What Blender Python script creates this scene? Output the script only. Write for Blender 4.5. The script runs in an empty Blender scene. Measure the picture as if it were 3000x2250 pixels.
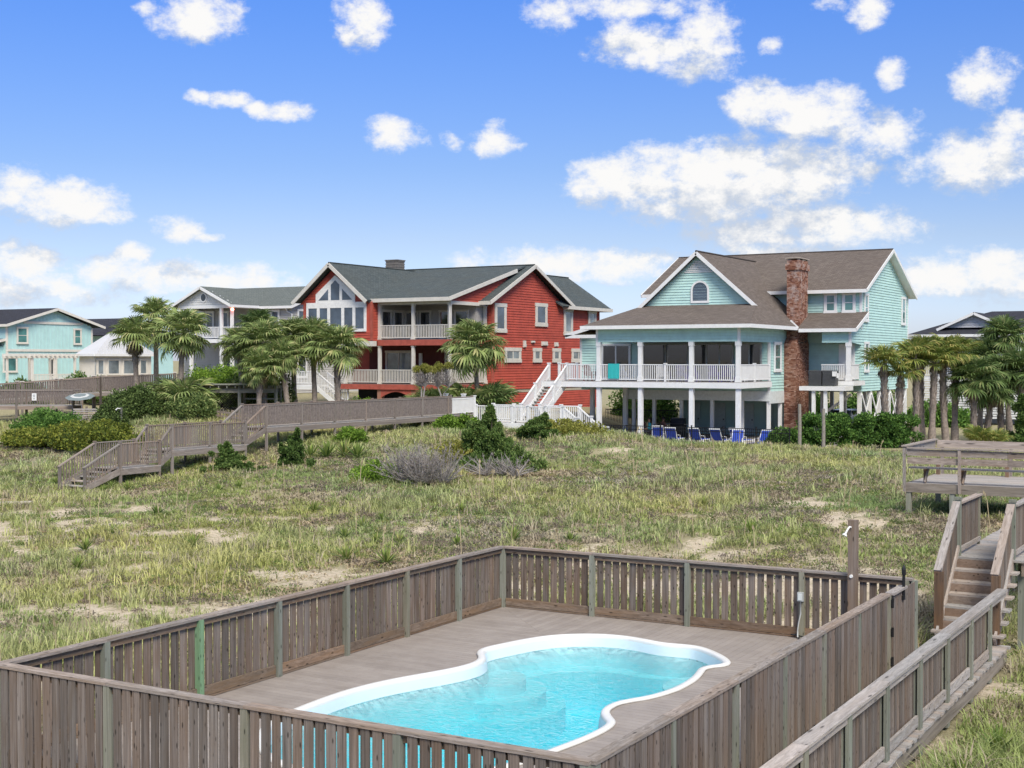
import bpy, math, random
import numpy as np
from mathutils import Vector, Matrix, Euler, Quaternion

random.seed(7)
scene = bpy.context.scene
COL = scene.collection
R = math.radians

# ------------------------------------------------------------------ camera
cam_data = bpy.data.cameras.new("camera")
cam = bpy.data.objects.new("camera", cam_data)
COL.objects.link(cam)
cam.location = (0, 0, 5.0)
cam.rotation_euler = (R(90 - 1.0026), 0, R(30))
cam_data.sensor_width = 36
cam_data.lens = 48.0
cam_data.clip_start = 0.1
cam_data.clip_end = 8000
scene.camera = cam

# ------------------------------------------------------------------ exposure
scene.render.engine = 'CYCLES'
scene.view_settings.view_transform = 'Standard'
scene.view_settings.look = 'None'
scene.view_settings.exposure = 1.74
scene.view_settings.gamma = 1.0
scene.view_settings.use_curve_mapping = False

# ------------------------------------------------------------------ sun (veiled by thin cloud: soft)
SUN_EL, SUN_AZ = R(46), R(133)          # azimuth clockwise from +Y
sd = bpy.data.lights.new("sun", 'SUN')
sd.energy = 1.3
sd.angle = R(24)
sd.color = (1.0, 0.92, 0.80)
sun = bpy.data.objects.new("sun", sd)
COL.objects.link(sun)
sdir = Vector((math.sin(SUN_AZ) * math.cos(SUN_EL), math.cos(SUN_AZ) * math.cos(SUN_EL), math.sin(SUN_EL)))
sun.rotation_euler = (-sdir).to_track_quat('-Z', 'Y').to_euler()
sun.location = (40, -30, 80)

# ------------------------------------------------------------------ world: Nishita sky with cumulus clouds
# (azimuth, elevation, half width, half height, weight) of each cloud, radians
CLOUDS = [(-0.7479, 0.2382, 0.0307, 0.0168, 1), (-0.7797, 0.2441, 0.0129, 0.0081, 0.6), (-0.6315, 0.2411, 0.02, 0.02, 1), (-0.7481, 0.1855, 0.011, 0.0058, 0.8), (-0.7256, 0.1842, 0.0168, 0.0077, 0.9), (-0.7061, 0.1769, 0.0161, 0.0065, 0.9), (-0.6847, 0.1785, 0.0155, 0.0084, 1), (-0.6082, 0.1628, 0.02, 0.0136, 1), (-0.5679, 0.1583, 0.009, 0.0084, 0.55), (-0.5375, 0.1585, 0.0168, 0.0123, 1), (-0.8697, 0.1171, 0.02, 0.0161, 1), (-0.8364, 0.1083, 0.0339, 0.0155, 1.1), (-0.8133, 0.0979, 0.0178, 0.0071, 0.7), (-0.7629, 0.0927, 0.0187, 0.0103, 0.9), (-0.7453, 0.0866, 0.0129, 0.0039, 0.6), (-0.867, 0.0678, 0.0274, 0.0155, 1), (-0.7963, 0.0748, 0.0136, 0.009, 0.9), (-0.4919, 0.2471, 0.0226, 0.0145, 0.6), (-0.4481, 0.2528, 0.0614, 0.0123, 0.7), (-0.428, 0.224, 0.0323, 0.0161, 1.1), (-0.3946, 0.2184, 0.0323, 0.0187, 1), (-0.3814, 0.2386, 0.0226, 0.0194, 0.8), (-0.3354, 0.2227, 0.011, 0.009, 0.5), (-0.2967, 0.2467, 0.0161, 0.0058, 0.6), (-0.2681, 0.242, 0.0145, 0.0129, 0.9), (-0.2522, 0.1999, 0.0129, 0.011, 0.8), (-0.1921, 0.1917, 0.0213, 0.0181, 1), (-0.3451, 0.1818, 0.0258, 0.0178, 1), (-0.3093, 0.1742, 0.042, 0.02, 1.05), (-0.2677, 0.1598, 0.0339, 0.0178, 1), (-0.4513, 0.1301, 0.0307, 0.0187, 1.1), (-0.4011, 0.1311, 0.0549, 0.022, 1.2), (-0.3417, 0.1332, 0.0646, 0.0252, 1.3), (-0.3778, 0.1126, 0.071, 0.0161, 1.1), (-0.2739, 0.1303, 0.0136, 0.011, 0.8), (-0.2961, 0.0946, 0.0614, 0.0149, 1.1), (-0.3448, 0.0906, 0.0549, 0.0142, 1), (-0.1963, 0.1361, 0.042, 0.0194, 1.1), (-0.1754, 0.1538, 0.0194, 0.0161, 0.9), (-0.4749, 0.0700, 0.090, 0.013, 0.95), (-0.1959, 0.0580, 0.075, 0.018, 1.0), (-0.78, 0.0590, 0.10, 0.013, 0.9), (-0.8581, 0.0489, 0.0646, 0.0145, 0.8), (-0.726, 0.0556, 0.0646, 0.0097, 0.5), (-0.1659, 0.069, 0.0258, 0.0097, 0.7), (-0.3252, 0.0771, 0.0452, 0.0097, 0.7)]
world = bpy.data.worlds.new("World")
scene.world = world
world.use_nodes = True
wt = world.node_tree
wt.nodes.clear()


def ramp(n, pts):
    r = n.new('ShaderNodeValToRGB')
    e = r.color_ramp.elements
    while len(e) < len(pts):
        e.new(0.5)
    for k, (p, c) in enumerate(pts):
        e[k].position = p
        e[k].color = (*c, 1)
    return r


def cloud_group():
    g = bpy.data.node_groups.new("cloud_density", 'ShaderNodeTree')
    g.interface.new_socket("P", in_out='INPUT', socket_type='NodeSocketVector')
    g.interface.new_socket("D", in_out='OUTPUT', socket_type='NodeSocketFloat')
    n, l = g.nodes, g.links
    gi, go = n.new('NodeGroupInput'), n.new('NodeGroupOutput')
    # warp the outline so that no cloud is an ellipse
    wn = n.new('ShaderNodeTexNoise'); wn.inputs['Scale'].default_value = 34; wn.inputs['Detail'].default_value = 3
    l.new(gi.outputs[0], wn.inputs['Vector'])
    w1 = n.new('ShaderNodeVectorMath'); w1.operation = 'SUBTRACT'; w1.inputs[1].default_value = (.5, .5, .5)
    l.new(wn.outputs['Color'], w1.inputs[0])
    w2 = n.new('ShaderNodeVectorMath'); w2.operation = 'MULTIPLY_ADD'; w2.inputs[1].default_value = (.024, .014, 0)
    l.new(w1.outputs[0], w2.inputs[0]); l.new(gi.outputs[0], w2.inputs[2])
    acc = None
    for (az, el, rx, ry, w) in CLOUDS:
        a = n.new('ShaderNodeVectorMath'); a.operation = 'MULTIPLY_ADD'
        a.inputs[1].default_value = (1 / rx, 1 / ry, 0); a.inputs[2].default_value = (-az / rx, -el / ry, 0)
        l.new(w2.outputs[0], a.inputs[0])
        d = n.new('ShaderNodeVectorMath'); d.operation = 'DOT_PRODUCT'
        l.new(a.outputs[0], d.inputs[0]); l.new(a.outputs[0], d.inputs[1])
        m = n.new('ShaderNodeMath'); m.operation = 'MULTIPLY_ADD'
        m.inputs[1].default_value = -0.60; m.inputs[2].default_value = 0.70 * w
        l.new(d.outputs['Value'], m.inputs[0])
        if acc is None:
            acc = m
        else:
            x = n.new('ShaderNodeMath'); x.operation = 'SMOOTH_MAX'; x.inputs[2].default_value = 0.22
            l.new(acc.outputs[0], x.inputs[0]); l.new(m.outputs[0], x.inputs[1]); acc = x
    cl = n.new('ShaderNodeClamp'); cl.inputs['Min'].default_value = -0.9; cl.inputs['Max'].default_value = 0.75
    l.new(acc.outputs[0], cl.inputs['Value'])
    n1 = n.new('ShaderNodeTexNoise'); n1.inputs['Scale'].default_value = 46; n1.inputs['Detail'].default_value = 9
    n1.inputs['Roughness'].default_value = 0.66
    sc = n.new('ShaderNodeVectorMath'); sc.operation = 'MULTIPLY'; sc.inputs[1].default_value = (1, 1.35, 1)
    l.new(gi.outputs[0], sc.inputs[0]); l.new(sc.outputs[0], n1.inputs['Vector'])
    m2 = n.new('ShaderNodeMath'); m2.operation = 'MULTIPLY_ADD'; m2.inputs[1].default_value = 2.5; m2.inputs[2].default_value = -1.22
    l.new(n1.outputs['Fac'], m2.inputs[0])
    s = n.new('ShaderNodeMath'); s.operation = 'ADD'
    l.new(cl.outputs[0], s.inputs[0]); l.new(m2.outputs[0], s.inputs[1])
    l.new(s.outputs[0], go.inputs[0])
    return g


def build_world():
    n, l = wt.nodes, wt.links
    out = n.new('ShaderNodeOutputWorld')
    bg = n.new('ShaderNodeBackground'); bg.inputs['Strength'].default_value = 0.0505
    sky = n.new('ShaderNodeTexSky'); sky.sky_type = 'NISHITA'; sky.sun_disc = False
    sky.sun_elevation = SUN_EL; sky.sun_rotation = SUN_AZ
    sky.altitude = 0; sky.air_density = 1.0; sky.dust_density = 0.6; sky.ozone_density = 2.2
    tc = n.new('ShaderNodeTexCoord')
    sp = n.new('ShaderNodeSeparateXYZ'); l.new(tc.outputs['Generated'], sp.inputs[0])
    az = n.new('ShaderNodeMath'); az.operation = 'ARCTAN2'; l.new(sp.outputs[0], az.inputs[0]); l.new(sp.outputs[1], az.inputs[1])
    el = n.new('ShaderNodeMath'); el.operation = 'ARCSINE'; l.new(sp.outputs[2], el.inputs[0])
    cb = n.new('ShaderNodeCombineXYZ'); l.new(az.outputs[0], cb.inputs[0]); l.new(el.outputs[0], cb.inputs[1])
    grp = cloud_group()
    g1 = n.new('ShaderNodeGroup'); g1.node_tree = grp; l.new(cb.outputs[0], g1.inputs[0])
    # unseen cloud overhead veils the sun; its cover is thickened for neutral fill light
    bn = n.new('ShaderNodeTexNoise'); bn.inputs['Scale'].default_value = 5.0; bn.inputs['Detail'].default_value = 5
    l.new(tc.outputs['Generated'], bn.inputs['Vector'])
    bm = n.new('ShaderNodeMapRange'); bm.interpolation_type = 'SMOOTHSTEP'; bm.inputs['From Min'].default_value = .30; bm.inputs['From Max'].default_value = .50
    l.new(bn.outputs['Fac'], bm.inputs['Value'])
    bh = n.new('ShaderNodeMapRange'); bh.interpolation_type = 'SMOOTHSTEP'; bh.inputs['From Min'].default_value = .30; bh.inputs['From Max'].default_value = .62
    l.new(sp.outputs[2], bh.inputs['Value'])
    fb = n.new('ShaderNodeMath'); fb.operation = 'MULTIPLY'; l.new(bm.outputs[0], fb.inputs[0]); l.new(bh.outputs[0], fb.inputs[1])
    up = n.new('ShaderNodeVectorMath'); up.operation = 'ADD'; up.inputs[1].default_value = (0.006, 0.026, 0)
    l.new(cb.outputs[0], up.inputs[0])
    g2 = n.new('ShaderNodeGroup'); g2.node_tree = grp; l.new(up.outputs[0], g2.inputs[0])
    # opacity
    mr = n.new('ShaderNodeMapRange'); mr.interpolation_type = 'SMOOTHSTEP'
    mr.inputs['From Min'].default_value = -0.16; mr.inputs['From Max'].default_value = 0.80
    l.new(g1.outputs[0], mr.inputs['Value'])
    # shading: where the cloud is thicker above, this is its underside
    df = n.new('ShaderNodeMath'); df.operation = 'SUBTRACT'; l.new(g1.outputs[0], df.inputs[0]); l.new(g2.outputs[0], df.inputs[1])
    sh = n.new('ShaderNodeMapRange'); sh.inputs['From Min'].default_value = -0.34; sh.inputs['From Max'].default_value = 0.42
    l.new(df.outputs[0], sh.inputs['Value'])
    cr = n.new('ShaderNodeMix'); cr.data_type = 'RGBA'
    cr.inputs['A'].default_value = (3.55, 3.9, 4.5, 1); cr.inputs['B'].default_value = (5.75, 5.7, 5.65, 1)
    l.new(sh.outputs[0], cr.inputs['Factor'])
    # the sky's own colour: deeper blue aloft, less yellow at the horizon than the model gives
    tr = ramp(n, [(0.0, (.66, .70, 1.0)), (0.035, (.66, .71, 1.0)), (0.087, (.60, .61, .78)), (0.139, (.49, .57, .80)), (0.26, (.35, .56, 1.0)), (1.0, (.50, .66, 1.0))])
    l.new(sp.outputs[2], tr.inputs[0])
    hs = n.new('ShaderNodeVectorMath'); hs.operation = 'MULTIPLY'
    l.new(sky.outputs[0], hs.inputs[0]); l.new(tr.outputs[0], hs.inputs[1])
    mx = n.new('ShaderNodeMix'); mx.data_type = 'RGBA'
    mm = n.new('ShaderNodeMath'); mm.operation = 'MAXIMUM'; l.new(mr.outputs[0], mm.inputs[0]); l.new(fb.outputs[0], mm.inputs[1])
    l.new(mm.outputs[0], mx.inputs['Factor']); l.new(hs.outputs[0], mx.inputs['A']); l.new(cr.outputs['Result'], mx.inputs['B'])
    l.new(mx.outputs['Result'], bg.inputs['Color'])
    l.new(bg.outputs[0], out.inputs[0])


build_world()
world.cycles.sampling_method = 'MANUAL'
world.cycles.sample_map_resolution = 512

# ------------------------------------------------------------------ materials
MATS = {}


def newmat(name):
    m = bpy.data.materials.new(name)
    m.use_nodes = True
    t = m.node_tree
    return m, t, t.nodes, t.links, t.nodes['Principled BSDF']


def plain(name, col, rough=0.6, var=0.12, scale=6.0, metal=0.0, spec=0.4, bump=0.0, rnd=0.0):
    """painted or plain surface with slight dirt and tone variation"""
    if name in MATS:
        return MATS[name]
    m, t, n, l, b = newmat(name)
    b.inputs['Roughness'].default_value = rough
    b.inputs['Metallic'].default_value = metal
    b.inputs['Specular IOR Level'].default_value = spec
    tc = n.new('ShaderNodeTexCoord')
    ge = n.new('ShaderNodeNewGeometry')
    no = n.new('ShaderNodeTexNoise'); no.inputs['Scale'].default_value = scale; no.inputs['Detail'].default_value = 6
    no.inputs['Roughness'].default_value = 0.65
    l.new(ge.outputs['Position'], no.inputs['Vector'])
    lo = tuple(c * (1 - var) for c in col); hi = tuple(min(1, c * (1 + var * .6)) for c in col)
    rp = ramp(n, [(0.3, lo), (0.62, hi)])
    l.new(no.outputs['Fac'], rp.inputs[0])
    last = rp.outputs[0]
    if rnd:
        oi = n.new('ShaderNodeObjectInfo')
        mr = n.new('ShaderNodeMapRange'); mr.inputs['To Min'].default_value = 1 - rnd; mr.inputs['To Max'].default_value = 1 + rnd
        l.new(oi.outputs['Random'], mr.inputs['Value'])
        vm = n.new('ShaderNodeVectorMath'); vm.operation = 'SCALE'
        l.new(last, vm.inputs[0]); l.new(mr.outputs[0], vm.inputs['Scale'])
        last = vm.outputs[0]
    l.new(last, b.inputs['Base Color'])
    if bump:
        bp = n.new('ShaderNodeBump'); bp.inputs['Strength'].default_value = bump; bp.inputs['Distance'].default_value = 0.02
        l.new(no.outputs['Fac'], bp.inputs['Height']); l.new(bp.outputs[0], b.inputs['Normal'])
    MATS[name] = m
    return m


def wood(name, dark, light, stain, axis='z', rnd=0.25, stainamt=0.5, rough=0.85, knots=True, across=7.0, along=1.0):
    """weathered timber for unit-box pieces; grain runs along the given local axis"""
    if name in MATS:
        return MATS[name]
    m, t, n, l, b = newmat(name)
    b.inputs['Roughness'].default_value = rough
    b.inputs['Specular IOR Level'].default_value = 0.2
    tc = n.new('ShaderNodeTexCoord'); oi = n.new('ShaderNodeObjectInfo')
    sc = [across, across, across]
    sc['xyz'.index(axis)] = along
    wn = n.new('ShaderNodeTexWhiteNoise'); wn.noise_dimensions = '1D'; l.new(oi.outputs['Random'], wn.inputs['W'])
    of = n.new('ShaderNodeVectorMath'); of.operation = 'SCALE'; of.inputs['Scale'].default_value = 40
    l.new(wn.outputs['Color'], of.inputs[0])
    mp = n.new('ShaderNodeVectorMath'); mp.operation = 'MULTIPLY_ADD'; mp.inputs[1].default_value = sc
    l.new(tc.outputs['Object'], mp.inputs[0]); l.new(of.outputs[0], mp.inputs[2])
    no = n.new('ShaderNodeTexNoise'); no.inputs['Scale'].default_value = 1.0; no.inputs['Detail'].default_value = 5
    no.inputs['Roughness'].default_value = 0.7; no.inputs['Distortion'].default_value = 0.7
    l.new(mp.outputs[0], no.inputs['Vector'])
    rp = ramp(n, [(0.28, dark), (0.50, tuple(.5 * (a + c) for a, c in zip(dark, light))), (0.72, light)])
    l.new(no.outputs['Fac'], rp.inputs[0])
    # stain / moss patches
    sm = n.new('ShaderNodeVectorMath'); sm.operation = 'MULTIPLY_ADD'
    s2 = [1.3, 1.3, 1.3]; s2['xyz'.index(axis)] = 2.4
    sm.inputs[1].default_value = s2
    l.new(tc.outputs['Object'], sm.inputs[0]); l.new(of.outputs[0], sm.inputs[2])
    n2 = n.new('ShaderNodeTexNoise'); n2.inputs['Scale'].default_value = 1.0; n2.inputs['Detail'].default_value = 3
    l.new(sm.outputs[0], n2.inputs['Vector'])
    mr = n.new('ShaderNodeMapRange'); mr.inputs['From Min'].default_value = 0.42; mr.inputs['From Max'].default_value = 0.68
    mr.inputs['To Max'].default_value = stainamt
    l.new(n2.outputs['Fac'], mr.inputs['Value'])
    mx = n.new('ShaderNodeMix'); mx.data_type = 'RGBA'; mx.inputs['B'].default_value = (*stain, 1)
    l.new(mr.outputs[0], mx.inputs['Factor']); l.new(rp.outputs[0], mx.inputs['A'])
    # each piece leans to silver grey or to brown
    hv = n.new('ShaderNodeSeparateColor'); l.new(wn.outputs['Color'], hv.inputs[0])
    tn = ramp(n, [(0.0, (1.06, .98, .91)), (0.45, (1.0, 1.0, 1.0)), (1.0, (.92, .97, 1.0))]); l.new(hv.outputs[1], tn.inputs[0])
    ht = n.new('ShaderNodeVectorMath'); ht.operation = 'MULTIPLY'; l.new(mx.outputs['Result'], ht.inputs[0]); l.new(tn.outputs[0], ht.inputs[1])
    last = ht.outputs[0]
    if knots:
        km = n.new('ShaderNodeVectorMath'); km.operation = 'MULTIPLY_ADD'
        k2 = [1.6, 1.6, 1.6]; k2['xyz'.index(axis)] = 7.0
        km.inputs[1].default_value = k2
        l.new(tc.outputs['Object'], km.inputs[0]); l.new(of.outputs[0], km.inputs[2])
        vo = n.new('ShaderNodeTexVoronoi'); vo.inputs['Scale'].default_value = 1.0
        l.new(km.outputs[0], vo.inputs['Vector'])
        kr = n.new('ShaderNodeMapRange'); kr.inputs['From Min'].default_value = 0.10; kr.inputs['From Max'].default_value = 0.20
        kr.inputs['To Min'].default_value = 0.30; kr.inputs['To Max'].default_value = 1.0
        l.new(vo.outputs['Distance'], kr.inputs['Value'])
        vk = n.new('ShaderNodeVectorMath'); vk.operation = 'SCALE'
        l.new(last, vk.inputs[0]); l.new(kr.outputs[0], vk.inputs['Scale'])
        last = vk.outputs[0]
    br = n.new('ShaderNodeMapRange'); br.inputs['To Min'].default_value = 1 - rnd; br.inputs['To Max'].default_value = 1 + rnd * .8
    l.new(oi.outputs['Random'], br.inputs['Value'])
    vm = n.new('ShaderNodeVectorMath'); vm.operation = 'SCALE'
    l.new(last, vm.inputs[0]); l.new(br.outputs[0], vm.inputs['Scale'])
    l.new(vm.outputs[0], b.inputs['Base Color'])
    bp = n.new('ShaderNodeBump'); bp.inputs['Strength'].default_value = 0.5; bp.inputs['Distance'].default_value = 0.01
    l.new(no.outputs['Fac'], bp.inputs['Height']); l.new(bp.outputs[0], b.inputs['Normal'])
    MATS[name] = m
    return m


def leafmat(name, pts, trans=0.3, rough=0.6, attr=False):
    """foliage: a tone per leaf from a ramp (or the mesh's own colour attribute), some light through"""
    if name in MATS:
        return MATS[name]
    m, t, n, l, b = newmat(name)
    b.inputs['Roughness'].default_value = rough
    b.inputs['Specular IOR Level'].default_value = 0.12
    if attr:
        at = n.new('ShaderNodeAttribute'); at.attribute_name = 'tone'
        col = at.outputs['Color']
    else:
        ge = n.new('ShaderNodeNewGeometry')
        oi = n.new('ShaderNodeObjectInfo')
        ad = n.new('ShaderNodeMath'); ad.operation = 'MULTIPLY_ADD'; ad.inputs[1].default_value = 0.35; ad.inputs[2].default_value = -0.17
        l.new(oi.outputs['Random'], ad.inputs[0])
        a2 = n.new('ShaderNodeMath'); a2.operation = 'ADD'; l.new(ge.outputs['Random Per Island'], a2.inputs[0]); l.new(ad.outputs[0], a2.inputs[1])
        rp = ramp(n, pts); l.new(a2.outputs[0], rp.inputs[0])
        col = rp.outputs[0]
    l.new(col, b.inputs['Base Color'])
    tr = n.new('ShaderNodeBsdfTranslucent'); l.new(col, tr.inputs['Color'])
    mx = n.new('ShaderNodeMixShader'); mx.inputs[0].default_value = trans
    l.new(b.outputs[0], mx.inputs[1]); l.new(tr.outputs[0], mx.inputs[2])
    l.new(mx.outputs[0], n['Material Output'].inputs['Surface'])
    MATS[name] = m
    return m


def glassmat(name, col, rough=0.04):
    if name in MATS:
        return MATS[name]
    m, t, n, l, b = newmat(name)
    ge = n.new('ShaderNodeNewGeometry')
    no = n.new('ShaderNodeTexNoise'); no.inputs['Scale'].default_value = 0.9; no.inputs['Detail'].default_value = 3
    l.new(ge.outputs['Position'], no.inputs['Vector'])
    rp = ramp(n, [(0.35, tuple(c * .55 for c in col)), (0.65, tuple(c * 1.25 for c in col))])
    l.new(no.outputs['Fac'], rp.inputs[0]); l.new(rp.outputs[0], b.inputs['Base Color'])
    b.inputs['Roughness'].default_value = rough
    b.inputs['Specular IOR Level'].default_value = 0.75
    b.inputs['Coat Weight'].default_value = 0.6
    b.inputs['Coat Roughness'].default_value = 0.03
    MATS[name] = m
    return m


def shingle(name, c1, c2, c3, course=0.15):
    if name in MATS:
        return MATS[name]
    m, t, n, l, b = newmat(name)
    b.inputs['Roughness'].default_value = 0.92
    b.inputs['Specular IOR Level'].default_value = 0.15
    uv = n.new('ShaderNodeUVMap')
    br = n.new('ShaderNodeTexBrick'); br.offset = 0.37; br.squash = 1.0
    br.inputs['Scale'].default_value = 1.0
    br.inputs['Brick Width'].default_value = 0.32; br.inputs['Row Height'].default_value = course
    br.inputs['Mortar Size'].default_value = 0.012; br.inputs['Mortar Smooth'].default_value = 0.3; br.inputs['Bias'].default_value = 0.0
    br.inputs['Color1'].default_value = (*c1, 1); br.inputs['Color2'].default_value = (*c2, 1)
    br.inputs['Mortar'].default_value = (*tuple(c * .45 for c in c1), 1)
    l.new(uv.outputs[0], br.inputs['Vector'])
    no = n.new('ShaderNodeTexNoise'); no.inputs['Scale'].default_value = 0.45; no.inputs['Detail'].default_value = 6; no.inputs['Roughness'].default_value = 0.7
    l.new(uv.outputs[0], no.inputs['Vector'])
    mr = n.new('ShaderNodeMapRange'); mr.inputs['From Min'].default_value = 0.4; mr.inputs['From Max'].default_value = 0.7; mr.inputs['To Max'].default_value = 0.55
    l.new(no.outputs['Fac'], mr.inputs['Value'])
    mx = n.new('ShaderNodeMix'); mx.data_type = 'RGBA'; mx.inputs['B'].default_value = (*c3, 1)
    l.new(mr.outputs[0], mx.inputs['Factor']); l.new(br.outputs['Color'], mx.inputs['A'])
    l.new(mx.outputs['Result'], b.inputs['Base Color'])
    bp = n.new('ShaderNodeBump'); bp.inputs['Strength'].default_value = 0.6; bp.inputs['Distance'].default_value = 0.03
    l.new(br.outputs['Fac'], bp.inputs['Height']); bp.invert = True
    l.new(bp.outputs[0], b.inputs['Normal'])
    MATS[name] = m
    return m


# ------------------------------------------------------------------ object helpers
ORG = {}


def tag(o, label=None, cat=None, group=None, kind=None):
    if label: o['label'] = label
    if cat: o['category'] = cat
    if group: o['group'] = group
    if kind: o['kind'] = kind
    return o


def thing(name, loc, label, cat, group=None, rz=0.0, local=False):
    o = bpy.data.objects.new(name, None)
    o.empty_display_size = 0.2
    COL.objects.link(o)
    o.location = loc
    o.rotation_euler = (0, 0, rz)
    ORG[o] = Vector((0, 0, 0)) if local else Vector(loc)
    return tag(o, label, cat, group)


def org(p):
    while p is not None:
        if p in ORG:
            return ORG[p]
        p = p.parent
    return Vector((0, 0, 0))


class MB:
    def __init__(s):
        s.v = []; s.f = []; s.uv = {}

    def add(s, vs, fs):
        k = len(s.v)
        s.v += [tuple(v) for v in vs]
        s.f += [tuple(i + k for i in f) for f in fs]

    def box(s, x0, x1, y0, y1, z0, z1):
        if x0 > x1: x0, x1 = x1, x0
        if y0 > y1: y0, y1 = y1, y0
        if z0 > z1: z0, z1 = z1, z0
        s.add([(x0, y0, z0), (x1, y0, z0), (x1, y1, z0), (x0, y1, z0), (x0, y0, z1), (x1, y0, z1), (x1, y1, z1), (x0, y1, z1)],
              [(0, 3, 2, 1), (4, 5, 6, 7), (0, 1, 5, 4), (1, 2, 6, 5), (2, 3, 7, 6), (3, 0, 4, 7)])
        return s

    def beam(s, p0, p1, w, h, up=(0, 0, 1)):
        p0, p1 = Vector(p0), Vector(p1)
        d = (p1 - p0).normalized()
        u = Vector(up)
        if abs(d.dot(u)) > 0.98: u = Vector((0, 1, 0))
        sx = d.cross(u).normalized() * w / 2
        sz = sx.cross(d).normalized() * h / 2
        vs = []
        for p in (p0, p1):
            vs += [p - sx - sz, p + sx - sz, p + sx + sz, p - sx + sz]
        s.add(vs, [(0, 3, 2, 1), (4, 5, 6, 7), (0, 1, 5, 4), (1, 2, 6, 5), (2, 3, 7, 6), (3, 0, 4, 7)])
        return s

    def slab(s, pts, t):
        """polygon with thickness t measured against its normal (downwards)"""
        P = [Vector(p) for p in pts]
        nrm = (P[1] - P[0]).cross(P[2] - P[0]).normalized()
        if nrm.z < 0:
            P.reverse(); nrm = -nrm
        q = [p - nrm * t for p in P]
        k = len(P)
        s.add(P + q, [tuple(range(k)), tuple(range(2 * k - 1, k - 1, -1))] + [(i, i + k, (i + 1) % k + k, (i + 1) % k) for i in range(k)])
        return s

    def tube(s, path, rad, n=8, cap=True):
        P = [Vector(p) for p in path]
        if not hasattr(rad, '__len__'): rad = [rad] * len(P)
        k0 = len(s.v)
        prev = None
        for i, p in enumerate(P):
            d = (P[min(i + 1, len(P) - 1)] - P[max(i - 1, 0)]).normalized()
            u = Vector((0, 0, 1)) if abs(d.z) < 0.95 else Vector((1, 0, 0))
            a = d.cross(u).normalized(); b = a.cross(d).normalized()
            for j in range(n):
                t = 2 * math.pi * j / n
                s.v.append(tuple(p + (a * math.cos(t) + b * math.sin(t)) * rad[i]))
        for i in range(len(P) - 1):
            for j in range(n):
                s.f.append((k0 + i * n + j, k0 + i * n + (j + 1) % n, k0 + (i + 1) * n + (j + 1) % n, k0 + (i + 1) * n + j))
        if cap:
            s.f.append(tuple(k0 + j for j in range(n)))
            s.f.append(tuple(k0 + (len(P) - 1) * n + j for j in reversed(range(n))))
        return s

    def mesh(s, name, off=Vector((0, 0, 0)), roofuv=False):
        me = bpy.data.meshes.new(name)
        ox, oy, oz = off
        me.from_pydata([(x - ox, y - oy, z - oz) for x, y, z in s.v], [], s.f)
        if roofuv:
            ul = me.uv_layers.new(name='UVMap')
            for p in me.polygons:
                nn = p.normal
                h = Vector((-nn.y, nn.x, 0))
                h = h.normalized() if h.length > 1e-4 else Vector((1, 0, 0))
                g = nn.cross(h).normalized()
                for li in p.loop_indices:
                    co = me.vertices[me.loops[li].vertex_index].co
                    ul.data[li].uv = (co.dot(h), co.dot(g))
        return me

    def build(s, name, mat, parent=None, smooth=False, roofuv=False, kind=None, label=None):
        me = s.mesh(name, org(parent), roofuv)
        me.materials.append(mat)
        if smooth:
            me.shade_smooth()
        o = bpy.data.objects.new(name, me)
        COL.objects.link(o)
        o.parent = parent
        if kind: o['kind'] = kind
        if label: o['label'] = label
        return o


CUBES = {}


def cube(mat):
    if mat.name not in CUBES:
        me = MB().box(-.5, .5, -.5, .5, -.5, .5).mesh('box_' + mat.name)
        me.materials.append(mat)
        CUBES[mat.name] = me
    return CUBES[mat.name]


def piece(name, mat, parent, c, size, rot=None, label=None):
    """one timber piece: a box of the given size about its centre, its own object sharing mesh data"""
    o = bpy.data.objects.new(name, cube(mat))
    COL.objects.link(o)
    o.parent = parent
    M = Matrix.Translation(Vector(c) - org(parent))
    if rot is not None:
        M = M @ (rot if isinstance(rot, Matrix) else Euler(rot).to_matrix().to_4x4())
    o.matrix_local = M @ Matrix.Diagonal((*size, 1))
    if label: o['label'] = label
    return o


def pbeam(name, mat, parent, p0, p1, w, h, up=(0, 0, 1), label=None):
    """timber piece from p0 to p1; local x along it, local z up"""
    p0, p1 = Vector(p0), Vector(p1)
    d = p1 - p0
    L = d.length
    x = d.normalized(); u = Vector(up)
    y = u.cross(x).normalized(); z = x.cross(y)
    rot = Matrix((x, y, z)).transposed().to_4x4()
    return piece(name, mat, parent, (p0 + p1) / 2, (L, w, h), rot, label)


def npmesh(name, verts, faces_flat, nper, mat, parent=None, tone=None, smooth=False):
    """mesh from numpy: verts (N,3), faces_flat flat index array of polygons with nper corners each"""
    me = bpy.data.meshes.new(name)
    nv = len(verts); nl = len(faces_flat); nf = nl // nper
    me.vertices.add(nv); me.vertices.foreach_set('co', np.ascontiguousarray(verts, dtype=np.float32).ravel())
    me.loops.add(nl); me.loops.foreach_set('vertex_index', np.ascontiguousarray(faces_flat, dtype=np.int32))
    me.polygons.add(nf)
    me.polygons.foreach_set('loop_start', np.arange(0, nl, nper, dtype=np.int32))
    me.polygons.foreach_set('loop_total', np.full(nf, nper, dtype=np.int32))
    if tone is not None:
        a = me.attributes.new('tone', 'FLOAT_COLOR', 'POINT')
        c = np.ones((nv, 4), dtype=np.float32); c[:, :3] = tone
        a.data.foreach_set('color', c.ravel())
    me.update(calc_edges=True)
    if smooth: me.shade_smooth()
    me.materials.append(mat)
    o = bpy.data.objects.new(name, me)
    COL.objects.link(o)
    o.parent = parent
    return o


def copy_tree(o, parent=None):
    c = o.copy()
    COL.objects.link(c)
    c.parent = parent
    for ch in list(o.children):
        k = copy_tree(ch, c)
        k.matrix_local = ch.matrix_local
    return c


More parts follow.
